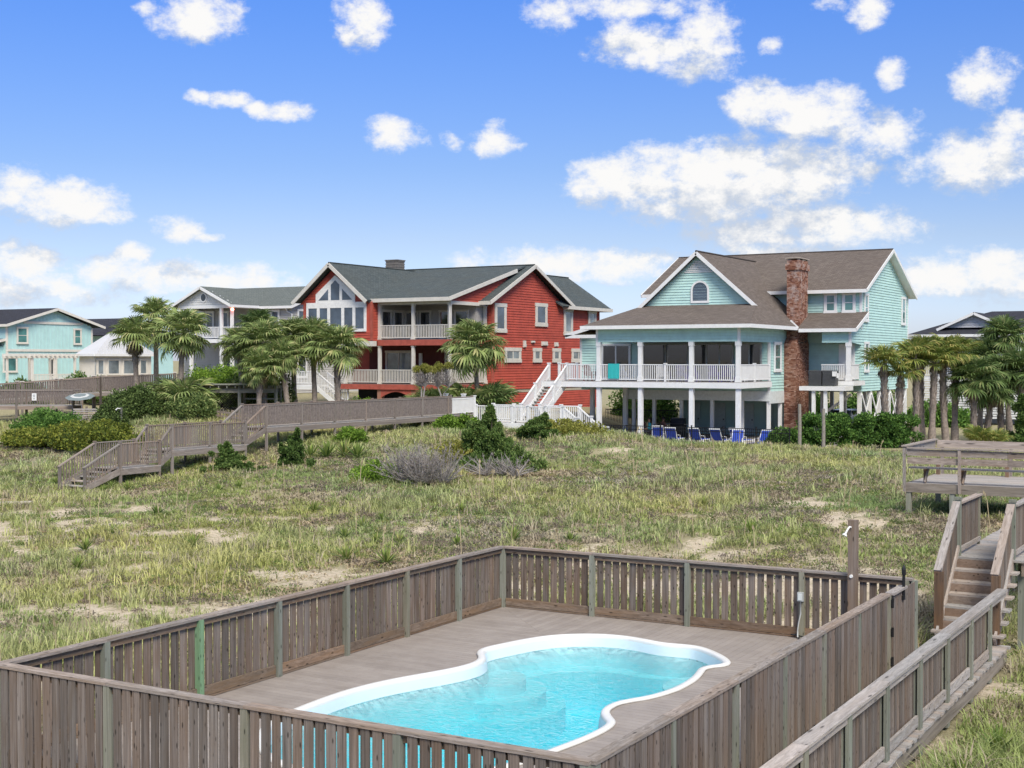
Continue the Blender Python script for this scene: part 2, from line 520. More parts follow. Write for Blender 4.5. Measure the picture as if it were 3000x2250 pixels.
# ------------------------------------------------------------------ terrain height
GP = np.array([
    (-14, 24, -.42), (-6, 24, -.38), (-14, 11, -.45), (-6, 11, -.5), (-10, 17, -.6), (-2, 18, -.45), (-2, 24, -.35), (2, 30, -.2),
    (-20, 17, -.45), (-22, 24, -.4), (-26, 15, -.5), (-35, 25, -.55), (-45, 30, -.7), (-30, 34, -.45), (-18, 32, -.25), (-8, 32, -.05),
    (-10, 41.5, .45), (-4, 42, .6), (-14, 50, .35), (-20, 42, .05), (-44.5, 40, -.5), (-44.5, 42.5, -.35), (-44.5, 45.5, -.18), (-44.5, 49, .15), (-44.5, 51.5, .5),
    (-44.5, 58, 1.0), (-44.5, 66, 1.05), (-44, 71, .9), (-36, 45, .05), (-38, 55, .6), (-33, 58, .95), (-31, 61, 1.32), (-34, 64, 1.3), (-30.5, 64.5, 1.2), (-24, 60, .48), (-27.5, 65, .60), (-29, 68, .45),
    (-22, 66, .42), (-20, 70, .25), (-14, 66, .3), (-30, 50, .3), (-24, 52, .15), (-34, 52, .35),
    (-33, 73, -.02), (-28, 74, -.02), (-38, 74, -.02), (-24, 78, 0), (-33, 80, -.05), (-30, 90, -.05), (-38, 90, 0), (-16, 78, .1), (-20, 90, 0), (-22, 110, 0), (-10, 80, .1),
    (-50, 46, -.3), (-55, 42, -.5), (-52, 54, .55), (-60, 55, .9), (-52, 62, 1.3), (-58, 63, 1.7), (-66, 62, 1.6), (-60, 70, 1.9), (-55, 78, 1.9), (-50, 76, 1.4), (-47, 85, 1.4), (-48, 75, 1.2),
    (-58, 90, 2.0), (-70, 75, 2.0), (-80, 75, 2.2), (-78, 90, 2.2), (-90, 84, 2.5), (-105, 92, 2.5), (-74, 56, 1.2), (-80, 50, .4), (-70, 45, -.3), (-110, 70, 2), (-60, 30, -.8), (-90, 30, -.8),
    (0, 60, .4), (10, 45, .5), (15, 25, -.2), (-140, 100, 1), (-140, 40, 0), (40, 80, .5), (40, 20, 0), (0, 130, 0), (-60, 140, .5), (-120, 160, .5), (60, 160, 0)], dtype=float)


def vnoise(x, y, seed=0):
    x = np.asarray(x, float); y = np.asarray(y, float)
    xi = np.floor(x).astype(np.int64); yi = np.floor(y).astype(np.int64)
    fx = x - xi; fy = y - yi
    fx = fx * fx * (3 - 2 * fx); fy = fy * fy * (3 - 2 * fy)

    def hsh(a, b):
        h = (a * 374761393 + b * 668265263 + seed * 1442695041) & 0x7fffffff
        h = ((h ^ (h >> 13)) * 1274126177) & 0x7fffffff
        return ((h ^ (h >> 16)) & 0xffff) / 65535.0
    return (hsh(xi, yi) * (1 - fx) + hsh(xi + 1, yi) * fx) * (1 - fy) + (hsh(xi, yi + 1) * (1 - fx) + hsh(xi + 1, yi + 1) * fx) * fy


def fbm(x, y, s, o=4, seed=0):
    v = 0; a = .5; t = 0
    for k in range(o):
        v = v + a * vnoise(x / s, y / s, seed + k * 17); t += a
        s = s * .5; a *= .5
    return v / t


def Hn(x, y):
    x = np.asarray(x, float); y = np.asarray(y, float)
    shp = x.shape
    xf = x.ravel(); yf = y.ravel()
    num = np.zeros_like(xf); den = np.zeros_like(xf)
    for gx, gy, gz in GP:
        d2 = (xf - gx) ** 2 + (yf - gy) ** 2 + 4.0
        w = d2 ** -1.9
        num += w * gz; den += w
    z = num / den
    # dune bumps, fading out on built ground
    b = (fbm(xf, yf, 9, 3, 5) - .5) * .6 + (fbm(xf, yf, 2.4, 3, 9) - .5) * .34
    flat = 1 / (1 + np.exp((yf - 70) / 1.2))
    inp = np.clip(1 - np.maximum(np.maximum(-14.6 - xf, xf + 4.0), np.maximum(10.6 - yf, yf - 24.6)) / 1.0, 0, 1)
    z = z + b * flat * (1 - inp)
    z = np.where(inp > 0, np.minimum(z, -.38 * inp + z * (1 - inp)), z)
    # excavation for the pool
    z = np.where((xf > -12.95) & (xf < -7.45) & (yf > 12.4) & (yf < 22.9), -1.9, z)
    return z.reshape(shp)


def H(x, y):
    return float(Hn(np.array([x]), np.array([y]))[0])


SAND = [(-9.5, 29.3, 4.2, 2.0, 1.75), (-8.2, 26.5, 2.0, 1.6, 1.3), (-13, 28.5, 3, 1.6, .7), (-12.5, 40, 3.0, 1.6, 1.3), (-15, 43.5, 3, 1.5, .7), (-8.5, 34, 2.5, 1.2, .5), (-18.5, 19.5, 2.6, 1.2, .6), (-17, 15.5, 1.4, 1.6, .6), (-20, 22, 2.0, 1.0, .45), (-16.5, 24.5, 2, 1.2, .6),
        (-26, 20, 3, 1.4, .5), (-1.6, 21.5, 1.0, 1.8, .8), (-28, 30, 2.5, 1, .5), (-33, 36, 2.6, 1, .5), (-24, 35, 2.2, .9, .5), (-31.5, 57, 1.8, 2.2, .7), (-27, 57.5, 1.6, 1.6, .6), (-39, 46, 2, 1.2, .4), (-49, 44.5, 2, 1.2, .7), (-50, 47.5, 2, 1.2, .6), (-40.5, 52, 1.2, 1.2, .6), (-22, 31, 2, .8, .4), (-30, 25, 2, .9, .5), (-37, 30, 2.6, 1, .4)]


def cover(x, y):
    """0 bare sand .. 1 thick growth"""
    x = np.asarray(x, float); y = np.asarray(y, float)
    c = .74 + (fbm(x, y, 5.5, 3, 21) - .5) * 1.0 + (fbm(x, y, 1.3, 4, 33) - .5) * 3.0
    c = c + np.clip((y - 30) / 45, -.05, .45)
    for sx, sy, rx, ry, w in SAND:
        c = c - .62 * w * np.exp(-(((x - sx) / rx) ** 2 + ((y - sy) / ry) ** 2))
    c = c + np.clip((y - 70) / 3, 0, 1) * 1.2
    c = c + .8 * np.exp(-(((x + 3.0) / 1.4) ** 2 + ((y - 15.8) / 3.4) ** 2)) + .5 * np.exp(-(((x + 6.6) / 1.2) ** 2 + ((y - 26.2) / 2) ** 2))
    return np.clip(c, 0, 1)


# ------------------------------------------------------------------ ground
def sand_material():
    m, t, n, l, b = newmat('dune_sand')
    b.inputs['Roughness'].default_value = 0.95
    b.inputs['Specular IOR Level'].default_value = 0.1
    ge = n.new('ShaderNodeNewGeometry')
    at = n.new('ShaderNodeAttribute'); at.attribute_name = 'tone'
    n1 = n.new('ShaderNodeTexNoise'); n1.inputs['Scale'].default_value = 3.2; n1.inputs['Detail'].default_value = 10; n1.inputs['Roughness'].default_value = 0.72
    l.new(ge.outputs['Position'], n1.inputs['Vector'])
    n3 = n.new('ShaderNodeTexNoise'); n3.inputs['Scale'].default_value = 22; n3.inputs['Detail'].default_value = 6; n3.inputs['Roughness'].default_value = 0.75
    l.new(ge.outputs['Position'], n3.inputs['Vector'])
    sand = ramp(n, [(0.3, (.40, .33, .235)), (0.5, (.56, .48, .365)), (0.7, (.66, .58, .46))]); l.new(n1.outputs['Fac'], sand.inputs[0])
    lit = ramp(n, [(0.32, (.19, .165, .10)), (0.5, (.29, .27, .155)), (0.68, (.42, .37, .25))]); l.new(n3.outputs['Fac'], lit.inputs[0])
    # growth and litter where the dune is covered
    sp = n.new('ShaderNodeSeparateColor'); l.new(at.outputs['Color'], sp.inputs[0])
    a = n.new('ShaderNodeMath'); a.operation = 'MULTIPLY_ADD'; a.inputs[1].default_value = 1.7; a.inputs[2].default_value = -0.80
    l.new(n3.outputs['Fac'], a.inputs[0])
    n4 = n.new('ShaderNodeTexNoise'); n4.inputs['Scale'].default_value = 6.5; n4.inputs['Detail'].default_value = 7; n4.inputs['Roughness'].default_value = 0.7
    l.new(ge.outputs['Position'], n4.inputs['Vector'])
    a4 = n.new('ShaderNodeMath'); a4.operation = 'MULTIPLY_ADD'; a4.inputs[1].default_value = 2.2; a4.inputs[2].default_value = -1.02
    l.new(n4.outputs['Fac'], a4.inputs[0])
    a5 = n.new('ShaderNodeMath'); a5.operation = 'ADD'; l.new(a.outputs[0], a5.inputs[0]); l.new(a4.outputs[0], a5.inputs[1])
    a2 = n.new('ShaderNodeMath'); a2.operation = 'ADD'; l.new(sp.outputs[0], a2.inputs[0]); l.new(a5.outputs[0], a2.inputs[1])
    mr = n.new('ShaderNodeMapRange'); mr.inputs['From Min'].default_value = 0.22; mr.inputs['From Max'].default_value = 0.5; mr.inputs['To Max'].default_value = 0.92
    l.new(a2.outputs[0], mr.inputs['Value'])
    mx = n.new('ShaderNodeMix'); mx.data_type = 'RGBA'
    l.new(mr.outputs[0], mx.inputs['Factor']); l.new(sand.outputs[0], mx.inputs['A']); l.new(lit.outputs[0], mx.inputs['B'])
    l.new(mx.outputs['Result'], b.inputs['Base Color'])
    bp = n.new('ShaderNodeBump'); bp.inputs['Strength'].default_value = 0.9; bp.inputs['Distance'].default_value = 0.12
    l.new(n1.outputs['Fac'], bp.inputs['Height']); l.new(bp.outputs[0], b.inputs['Normal'])
    return m


def build_ground():
    xs = np.concatenate([[-6000, -2500, -900, -400, -250], np.arange(-160, -70, 3.0), np.arange(-70, 5, .4), np.arange(5, 60, 3.0), [90, 200, 500, 1500, 6000]])
    ys = np.concatenate([[-3000, -800, -200, -60], np.arange(-20, 8, 2.0), np.arange(8, 76, .4), np.arange(76, 160, 3.0), [200, 400, 1000, 2500, 6000]])
    X, Y = np.meshgrid(xs, ys)
    Z = Hn(X, Y)
    Z = np.where((np.abs(X) > 200) | (Y > 180) | (Y < -30), 0.0, Z)
    V = np.stack([X, Y, Z], -1).reshape(-1, 3)
    nx, ny = len(xs), len(ys)
    i, j = np.meshgrid(np.arange(nx - 1), np.arange(ny - 1))
    a = (j * nx + i).ravel()
    Fq = np.stack([a, a + 1, a + nx + 1, a + nx], 1).ravel()
    cv = cover(X, Y).ravel()
    o = npmesh('ground', V, Fq, 4, sand_material(), tone=np.stack([cv, cv, cv], 1), smooth=True)
    tag(o, 'pale dune sand partly covered with litter and low growth', None, None, 'structure')


build_ground()
# ================================================================== pool terrace
W_PICK = wood('weathered_picket_wood', (.062, .050, .043), (.272, .228, .198), (.140, .098, .068), 'z', .34, .75, across=5.0, along=1.0)
W_PICKO = wood('weathered_picket_wood_outer', (.066, .054, .047), (.285, .245, .216), (.145, .105, .076), 'z', .28, .6, across=5.0, along=1.0)
W_POST = wood('green_treated_post_wood', (.145, .150, .120), (.32, .325, .275), (.175, .19, .14), 'z', .16, .6, across=3.0)
W_GREEN = wood('new_green_treated_post_wood', (0.117, 0.206, 0.117), (0.234, 0.372, 0.220), (0.138, 0.275, 0.151), 'z', .05, .5, across=3.0)
W_RAIL = wood('weathered_rail_wood', (0.138, 0.114, 0.099), (0.413, 0.365, 0.330), (0.234, 0.172, 0.117), 'x', .14, .5, across=4.0, along=9.0)
W_RAILD = wood('brown_lower_rail_wood', (0.096, 0.069, 0.050), (0.275, 0.213, 0.165), (0.220, 0.138, 0.076), 'x', .2, .6, across=3.0, along=8.0)
W_GREY = wood('silver_grey_rail_wood', (0.206, 0.186, 0.172), (0.509, 0.468, 0.440), (0.303, 0.248, 0.206), 'x', .14, .5, across=4.0, along=9.0)
W_PLANK = wood('grey_walkway_plank_wood', (0.220, 0.206, 0.193), (0.495, 0.468, 0.447), (0.330, 0.282, 0.241), 'x', .16, .5, across=4.0, along=5.0)
W_DARKP = wood('dark_brown_post_wood', (0.062, 0.039, 0.025), (0.165, 0.110, 0.076), (0.220, 0.117, 0.055), 'z', .1, .5, across=3.0)
W_OLDV = wood('old_boardwalk_baluster_wood', (0.130, 0.108, 0.095), (0.325, 0.285, 0.255), (0.205, 0.162, 0.128), 'z', .22, .5, knots=False, across=3.0)
W_OLDH = wood('old_boardwalk_rail_wood', (0.145, 0.123, 0.108), (0.350, 0.307, 0.276), (0.220, 0.172, 0.138), 'x', .18, .5, knots=False, across=3.0, along=6.0)


def deck_material():
    m, t, n, l, b = newmat('composite_deck_board')
    b.inputs['Roughness'].default_value = 0.62
    b.inputs['Specular IOR Level'].default_value = 0.3
    ge = n.new('ShaderNodeNewGeometry'); oi = n.new('ShaderNodeObjectInfo')
    no = n.new('ShaderNodeTexNoise'); no.inputs['Scale'].default_value = 1.6; no.inputs['Detail'].default_value = 8; no.inputs['Roughness'].default_value = 0.7
    l.new(ge.outputs['Position'], no.inputs['Vector'])
    rp = ramp(n, [(0.3, (.25, .22, .20)), (0.7, (.335, .302, .278))]); l.new(no.outputs['Fac'], rp.inputs[0])
    mr = n.new('ShaderNodeMapRange'); mr.inputs['To Min'].default_value = 0.92; mr.inputs['To Max'].default_value = 1.06
    l.new(oi.outputs['Random'], mr.inputs['Value'])
    vm = n.new('ShaderNodeVectorMath'); vm.operation = 'SCALE'
    l.new(rp.outputs[0], vm.inputs[0]); l.new(mr.outputs[0], vm.inputs['Scale']); l.new(vm.outputs[0], b.inputs['Base Color'])
    return m


OUT = [(-12.40, 15.5), (-12.42, 16.36), (-12.31, 17.1), (-12.11, 17.73), (-11.87, 18.35), (-11.74, 18.92), (-11.83, 19.38), (-12.10, 19.76), (-12.18, 20.11), (-12.08, 20.58), (-11.9, 21.19), (-11.65, 21.68), (-11.3, 22.0), (-10.89, 22.21), (-10.39, 22.25), (-10.0, 22.16), (-9.64, 22.06), (-9.32, 22.1), (-9.06, 22.1), (-8.8, 21.98), (-8.47, 21.7), (-8.2, 21.4), (-8.06, 21.12), (-8.09, 20.9), (-8.19, 20.75), (-8.25, 20.55), (-8.19, 20.27), (-8.10, 19.79), (-8.08, 19.16), (-8.15, 18.69), (-8.26, 18.33), (-8.40, 18.06), (-8.49, 17.79), (-8.46, 17.42), (-8.30, 17.15), (-8.13, 16.93), (-8.05, 16.65), (-8.04, 16.22), (-8.08, 15.79), (-8.14, 15.37), (-8.25, 14.7), (-8.5, 14.0), (-8.95, 13.4), (-9.6, 13.02), (-10.3, 12.95), (-11.0, 13.1), (-11.6, 13.52), (-12.1, 14.15), (-12.32, 14.8)]


def catmull(P, k=4):
    out = []
    n = len(P)
    for i in range(n):
        p0, p1, p2, p3 = (np.array(P[(i + j) % n]) for j in (-1, 0, 1, 2))
        for s in range(k):
            t = s / k
            out.append(.5 * ((2 * p1) + (-p0 + p2) * t + (2 * p0 - 5 * p1 + 4 * p2 - p3) * t * t + (-p0 + 3 * p1 - 3 * p2 + p3) * t ** 3))
    return np.array(out)


POOL = catmull(OUT, 4)                      # clockwise seen from above


def inset(P, d):
    nx = np.roll(P, -1, 0) - np.roll(P, 1, 0)
    nx /= np.linalg.norm(nx, axis=1)[:, None]
    nrm = np.stack([nx[:, 1], -nx[:, 0]], 1)  # to the right of travel = inside
    Q = P + nrm * d
    for _ in range(2):
        Q = .5 * Q + .25 * (np.roll(Q, 1, 0) + np.roll(Q, -1, 0))
    return Q


def crossings(poly, val, axis):
    """sorted crossing coordinates of the outline with the line axis=val"""
    a = poly; b = np.roll(poly, -1, 0)
    o = 1 - axis
    r = []
    for p, q in zip(a, b):
        if (p[axis] - val) * (q[axis] - val) < 0:
            t = (val - p[axis]) / (q[axis] - p[axis])
            r.append(p[o] + t * (q[o] - p[o]))
    return sorted(r)


def build_pool():
    root = thing('swimming_pool', (-10.3, 17.6, 0), 'freeform swimming pool with white rim set in the grey deck', 'pool')
    N = len(POOL)
    white = plain('pool_gelcoat_white', (.72, .73, .725), .35, .05, 2.0, spec=.5)
    shell = plain('pool_gelcoat_shell', (.67, .785, .85), .4, .04, 1.5)

    def loft(rings, name, mat, parent, bottom=False):
        v = []; f = []
        for P, z in rings:
            v += [(x, y, z) for x, y in P]
        for k in range(len(rings) - 1):
            for i in range(N):
                j = (i + 1) % N
                f.append((k * N + i, k * N + j, (k + 1) * N + j, (k + 1) * N + i))
        if bottom:
            f.append(tuple(range((len(rings) - 1) * N, len(rings) * N)))
        mb = MB(); mb.v = v; mb.f = f
        return mb.build(name, mat, parent, smooth=True)
    loft([(POOL, .004), (inset(POOL, -.010), .022), (inset(POOL, .010), .040), (inset(POOL, .06), .044), (inset(POOL, .105), .036), (inset(POOL, .125), .012), (inset(POOL, .130), -.02)], 'coping', white, root)
    sh = loft([(inset(POOL, .130), -.02), (inset(POOL, .148), -.1), (inset(POOL, .20), -.5), (inset(POOL, .27), -1.0), (inset(POOL, .42), -1.22)], 'shell', shell, root, bottom=True)
    # entry steps by the narrow neck, corner seat, bench on the far side
    for k, (r, z) in enumerate(((.55, -.36), (.88, -.56), (1.2, -.8))):
        mb = MB(); c = (-11.75, 19.7); m = 40
        pts = [(c[0] + r * 1.0 * math.cos(2 * math.pi * i / m), c[1] + r * 1.12 * math.sin(2 * math.pi * i / m)) for i in range(m)]
        mb.add([(x, y, z) for x, y in pts] + [(x, y, -1.35) for x, y in pts], [tuple(range(m))] + [(i, i + m, (i + 1) % m + m, (i + 1) % m) for i in range(m)])
        mb.build('step', shell, root)
    for c, r, z in (((-8.35, 21.15), .85, -.42), ((-8.25, 16.9), .45, -.5)):
        mb = MB(); m = 32
        pts = [(c[0] + r * math.cos(2 * math.pi * i / m), c[1] + r * math.sin(2 * math.pi * i / m)) for i in range(m)]
        mb.add([(x, y, z) for x, y in pts] + [(x, y, -1.35) for x, y in pts], [tuple(range(m))] + [(i, i + m, (i + 1) % m + m, (i + 1) % m) for i in range(m)])
        mb.build('corner_seat', shell, root)
    a, b2 = inset(POOL, .2), inset(POOL, .62)
    idx = [i for i in range(N) if POOL[i][1] > 20.2 and POOL[i][0] < -9.2]
    for q, i in enumerate(idx):
        f = max(.02, math.sin(math.pi * min(1, (len(idx) - 1 - q) / len(idx) * 1.0)) ** .6)
        b2[i] = a[i] + (b2[i] - a[i]) * f
    mb = MB()
    v = [(*a[i], -.52) for i in idx] + [(*b2[i], -.52) for i in idx] + [(*b2[i], -1.3) for i in idx]
    k = len(idx)
    mb.add(v, [(i, i + 1, k + i + 1, k + i) for i in range(k - 1)] + [(k + i, k + i + 1, 2 * k + i + 1, 2 * k + i) for i in range(k - 1)])
    mb.build('bench', shell, root)
    # water: a closed body with a rippled surface
    m, t, n, l, b = newmat('pool_water')
    n.remove(b)
    out = n['Material Output']
    ge = n.new('ShaderNodeNewGeometry')
    w1 = n.new('ShaderNodeTexNoise'); w1.inputs['Scale'].default_value = 6.5; w1.inputs['Detail'].default_value = 4; w1.inputs['Distortion'].default_value = 1.2
    mp = n.new('ShaderNodeMapping'); mp.inputs['Scale'].default_value = (.75, 1.3, 1); mp.inputs['Rotation'].default_value = (0, 0, R(-38))
    l.new(ge.outputs['Position'], mp.inputs['Vector']); l.new(mp.outputs[0], w1.inputs['Vector'])
    bp = n.new('ShaderNodeBump'); bp.inputs['Strength'].default_value = 0.9; bp.inputs['Distance'].default_value = 0.075
    l.new(w1.outputs['Fac'], bp.inputs['Height'])
    gl = n.new('ShaderNodeBsdfGlossy'); gl.inputs['Roughness'].default_value = 0.03; l.new(bp.outputs[0], gl.inputs['Normal'])
    rf = n.new('ShaderNodeBsdfTransparent'); rf.inputs['Color'].default_value = (.86, 1.0, 1.0, 1)
    fr = n.new('ShaderNodeFresnel'); fr.inputs['IOR'].default_value = 1.24; l.new(bp.outputs[0], fr.inputs['Normal'])
    mx = n.new('ShaderNodeMixShader'); l.new(fr.outputs[0], mx.inputs[0]); l.new(rf.outputs[0], mx.inputs[1]); l.new(gl.outputs[0], mx.inputs[2])
    l.new(mx.outputs[0], out.inputs['Surface'])
    va = n.new('ShaderNodeVolumeAbsorption'); va.inputs['Color'].default_value = (.0, .94, .99, 1); va.inputs['Density'].default_value = 0.58
    l.new(va.outputs[0], out.inputs['Volume'])
    P = inset(POOL, .160)
    mb = MB()
    mb.add([(x, y, -.17) for x, y in P] + [(x, y, -1.6) for x, y in P], [tuple(reversed(range(N))), tuple(range(N, 2 * N))] + [(i, (i + 1) % N, (i + 1) % N + N, i + N) for i in range(N)])
    mb.build('water', m, root)


FX0, FX1, FY0, FY1 = -14.0, -5.74, 11.43, 23.85


def build_deck():
    root = bpy.data.objects.new('pool_deck', None); COL.objects.link(root)
    ORG[root] = Vector((0, 0, 0))
    tag(root, 'grey brown composite deck boards round the pool', None, None, 'structure')
    mat = deck_material()
    mid = inset(POOL, .06)
    ymin, ymax = mid[:, 1].min(), mid[:, 1].max()
    xlow = mid[mid[:, 1].argmin(), 0]

    def slabp(pts):
        mb = MB().slab([(x, y, 0) for x, y in pts], .03)
        mb.build('deck_board', mat, root)
    w, g = .14, .005
    # boards running along X, left and right of the pool, up to the mitres
    y = FY0
    while y < FY1 - .02:
        y0, y1 = y + g / 2, min(y + w - g / 2, FY1 - .01)
        xl = [FX0, FX0]; xr = [FX1, FX1]
        cut = []
        for yy in (y0, y1):
            c = crossings(mid, yy, 1)
            lim_l, lim_r = FX0 + (FY1 - yy), FX1 - (FY1 - yy)
            if len(c) >= 2:
                cut.append((min(c[0], lim_l), max(c[-1], lim_r)))
            elif yy < 14:
                cut.append(None)
            else:
                cut.append((lim_l, lim_r))
        if cut[0] is None and cut[1] is None:
            slabp([(FX0, y0), (FX1, y0), (FX1, y1), (FX0, y1)])
        else:
            cut = [c or (xlow, xlow) for c in cut]
            if cut[0][0] - FX0 > .02:
                slabp([(FX0, y0), (cut[0][0], y0), (max(cut[1][0], FX0 + .005), y1), (FX0, y1)])
            if FX1 - cut[0][1] > .02:
                slabp([(cut[0][1], y0), (FX1, y0), (FX1, y1), (min(cut[1][1], FX1 - .005), y1)])
        y += w
    # boards running along Y behind the pool
    x = FX0 + .01
    while x < FX1 - .02:
        x0, x1 = x + g / 2, min(x + w - g / 2, FX1 - .01)
        yy = []
        for xx in (x0, x1):
            lo = max(FY1 - (xx - FX0), FY1 - (FX1 - xx))
            c = crossings(mid, xx, 0)
            if c: lo = max(lo, c[-1])
            yy.append(min(lo + .004, FY1 - .012))
        slabp([(x0, yy[0]), (x1, yy[1]), (x1, FY1 - .01), (x0, FY1 - .01)])
        x += w
    # solid frame below so that no daylight shows between boards
    fr = MB()
    for (x0, x1, y0, y1) in ((FX0, FX1, FY0 - .0, 12.7), (FX0, -12.5, 12.7, FY1), (-7.95, FX1, 12.7, FY1), (-12.5, -7.95, 22.35, FY1)):
        fr.box(x0, x1, y0, y1, -.36, -.05)
    fr.build('deck_frame', plain('deck_frame_timber', (.06, .05, .042), .9), root)


def fence_run(root, axis, c, u0, u1, side, pitch, pw, posts, hgt=1.235, gap_lo=-.10, skip=None, greens=(), pick=W_PICK, post_in=True, lower=True):
    """a run of pool fence along 'x' or 'y' at the fixed other coordinate c.
    side = +1/-1: direction (on the other axis) of the face that carries the pickets"""
    rnd = random.Random(hash((axis, c)) & 255)

    def P(u, n, z): return (u, c + n, z) if axis == 'x' else (c + n, u, z)

    def S(lu, ln, lz): return (lu, ln, lz) if axis == 'x' else (ln, lu, lz)
    for k, u in enumerate(posts):
        mat = W_GREEN if k in greens else W_POST
        n = -side * .052 if post_in else 0
        piece('post', mat, root, P(u, n, (hgt - .04 - .25) / 2), S(.095, .095, hgt - .04 + .25))
    ps = sorted(posts)
    u = u0 + pitch / 2
    while u < u1:
        if not (skip and skip[0] < u < skip[1]) and (post_in or min(abs(u - q) for q in ps) > .045 + pw * .4):
            jit = rnd.uniform(-.006, .006)
            tilt = rnd.uniform(-.006, .006)
            zt = hgt - .045; zb = gap_lo + rnd.uniform(-.02, .02)
            w = pw * rnd.uniform(.93, 1.05)
            n = side * (.012 if post_in else .030) + rnd.uniform(-.003, .003)
            piece('picket', pick, root, P(u + jit, n, (zt + zb) / 2), S(w, .02, zt - zb), (tilt, 0, 0) if axis == 'y' else (0, tilt, 0))
        u += pitch
    # cap, upper and lower rails
    cuts = [u0] + [q for q in ps if u0 + .2 < q < u1 - .2] + [u1]
    if skip: cuts = [q for q in cuts if q <= skip[0] or q >= skip[1]]
    for a, b in zip(cuts[:-1], cuts[1:]):
        if skip and a < (skip[0] + skip[1]) / 2 < b: continue
        z = hgt - .02 + rnd.uniform(-.002, .002)
        pbeam('cap_rail', W_RAIL, root, P(a + .002, -side * .02, z), P(b - .002, -side * .02, z), .15, .038)
        inner = -side * (.03 if post_in else .018)
        pbeam('upper_rail', W_RAILD, root, P(a + .05, inner, hgt - .088), P(b - .05, inner, hgt - .088), .036, .088)
        if lower:
            pbeam('lower_rail', W_RAILD, root, P(a + .05, inner, .115), P(b - .05, inner, .115), .036, .14)
            pbeam('toe_board', W_RAILD, root, P(a + .05, inner - side * .002, .022), P(b - .05, inner - side * .002, .022), .03, .03)


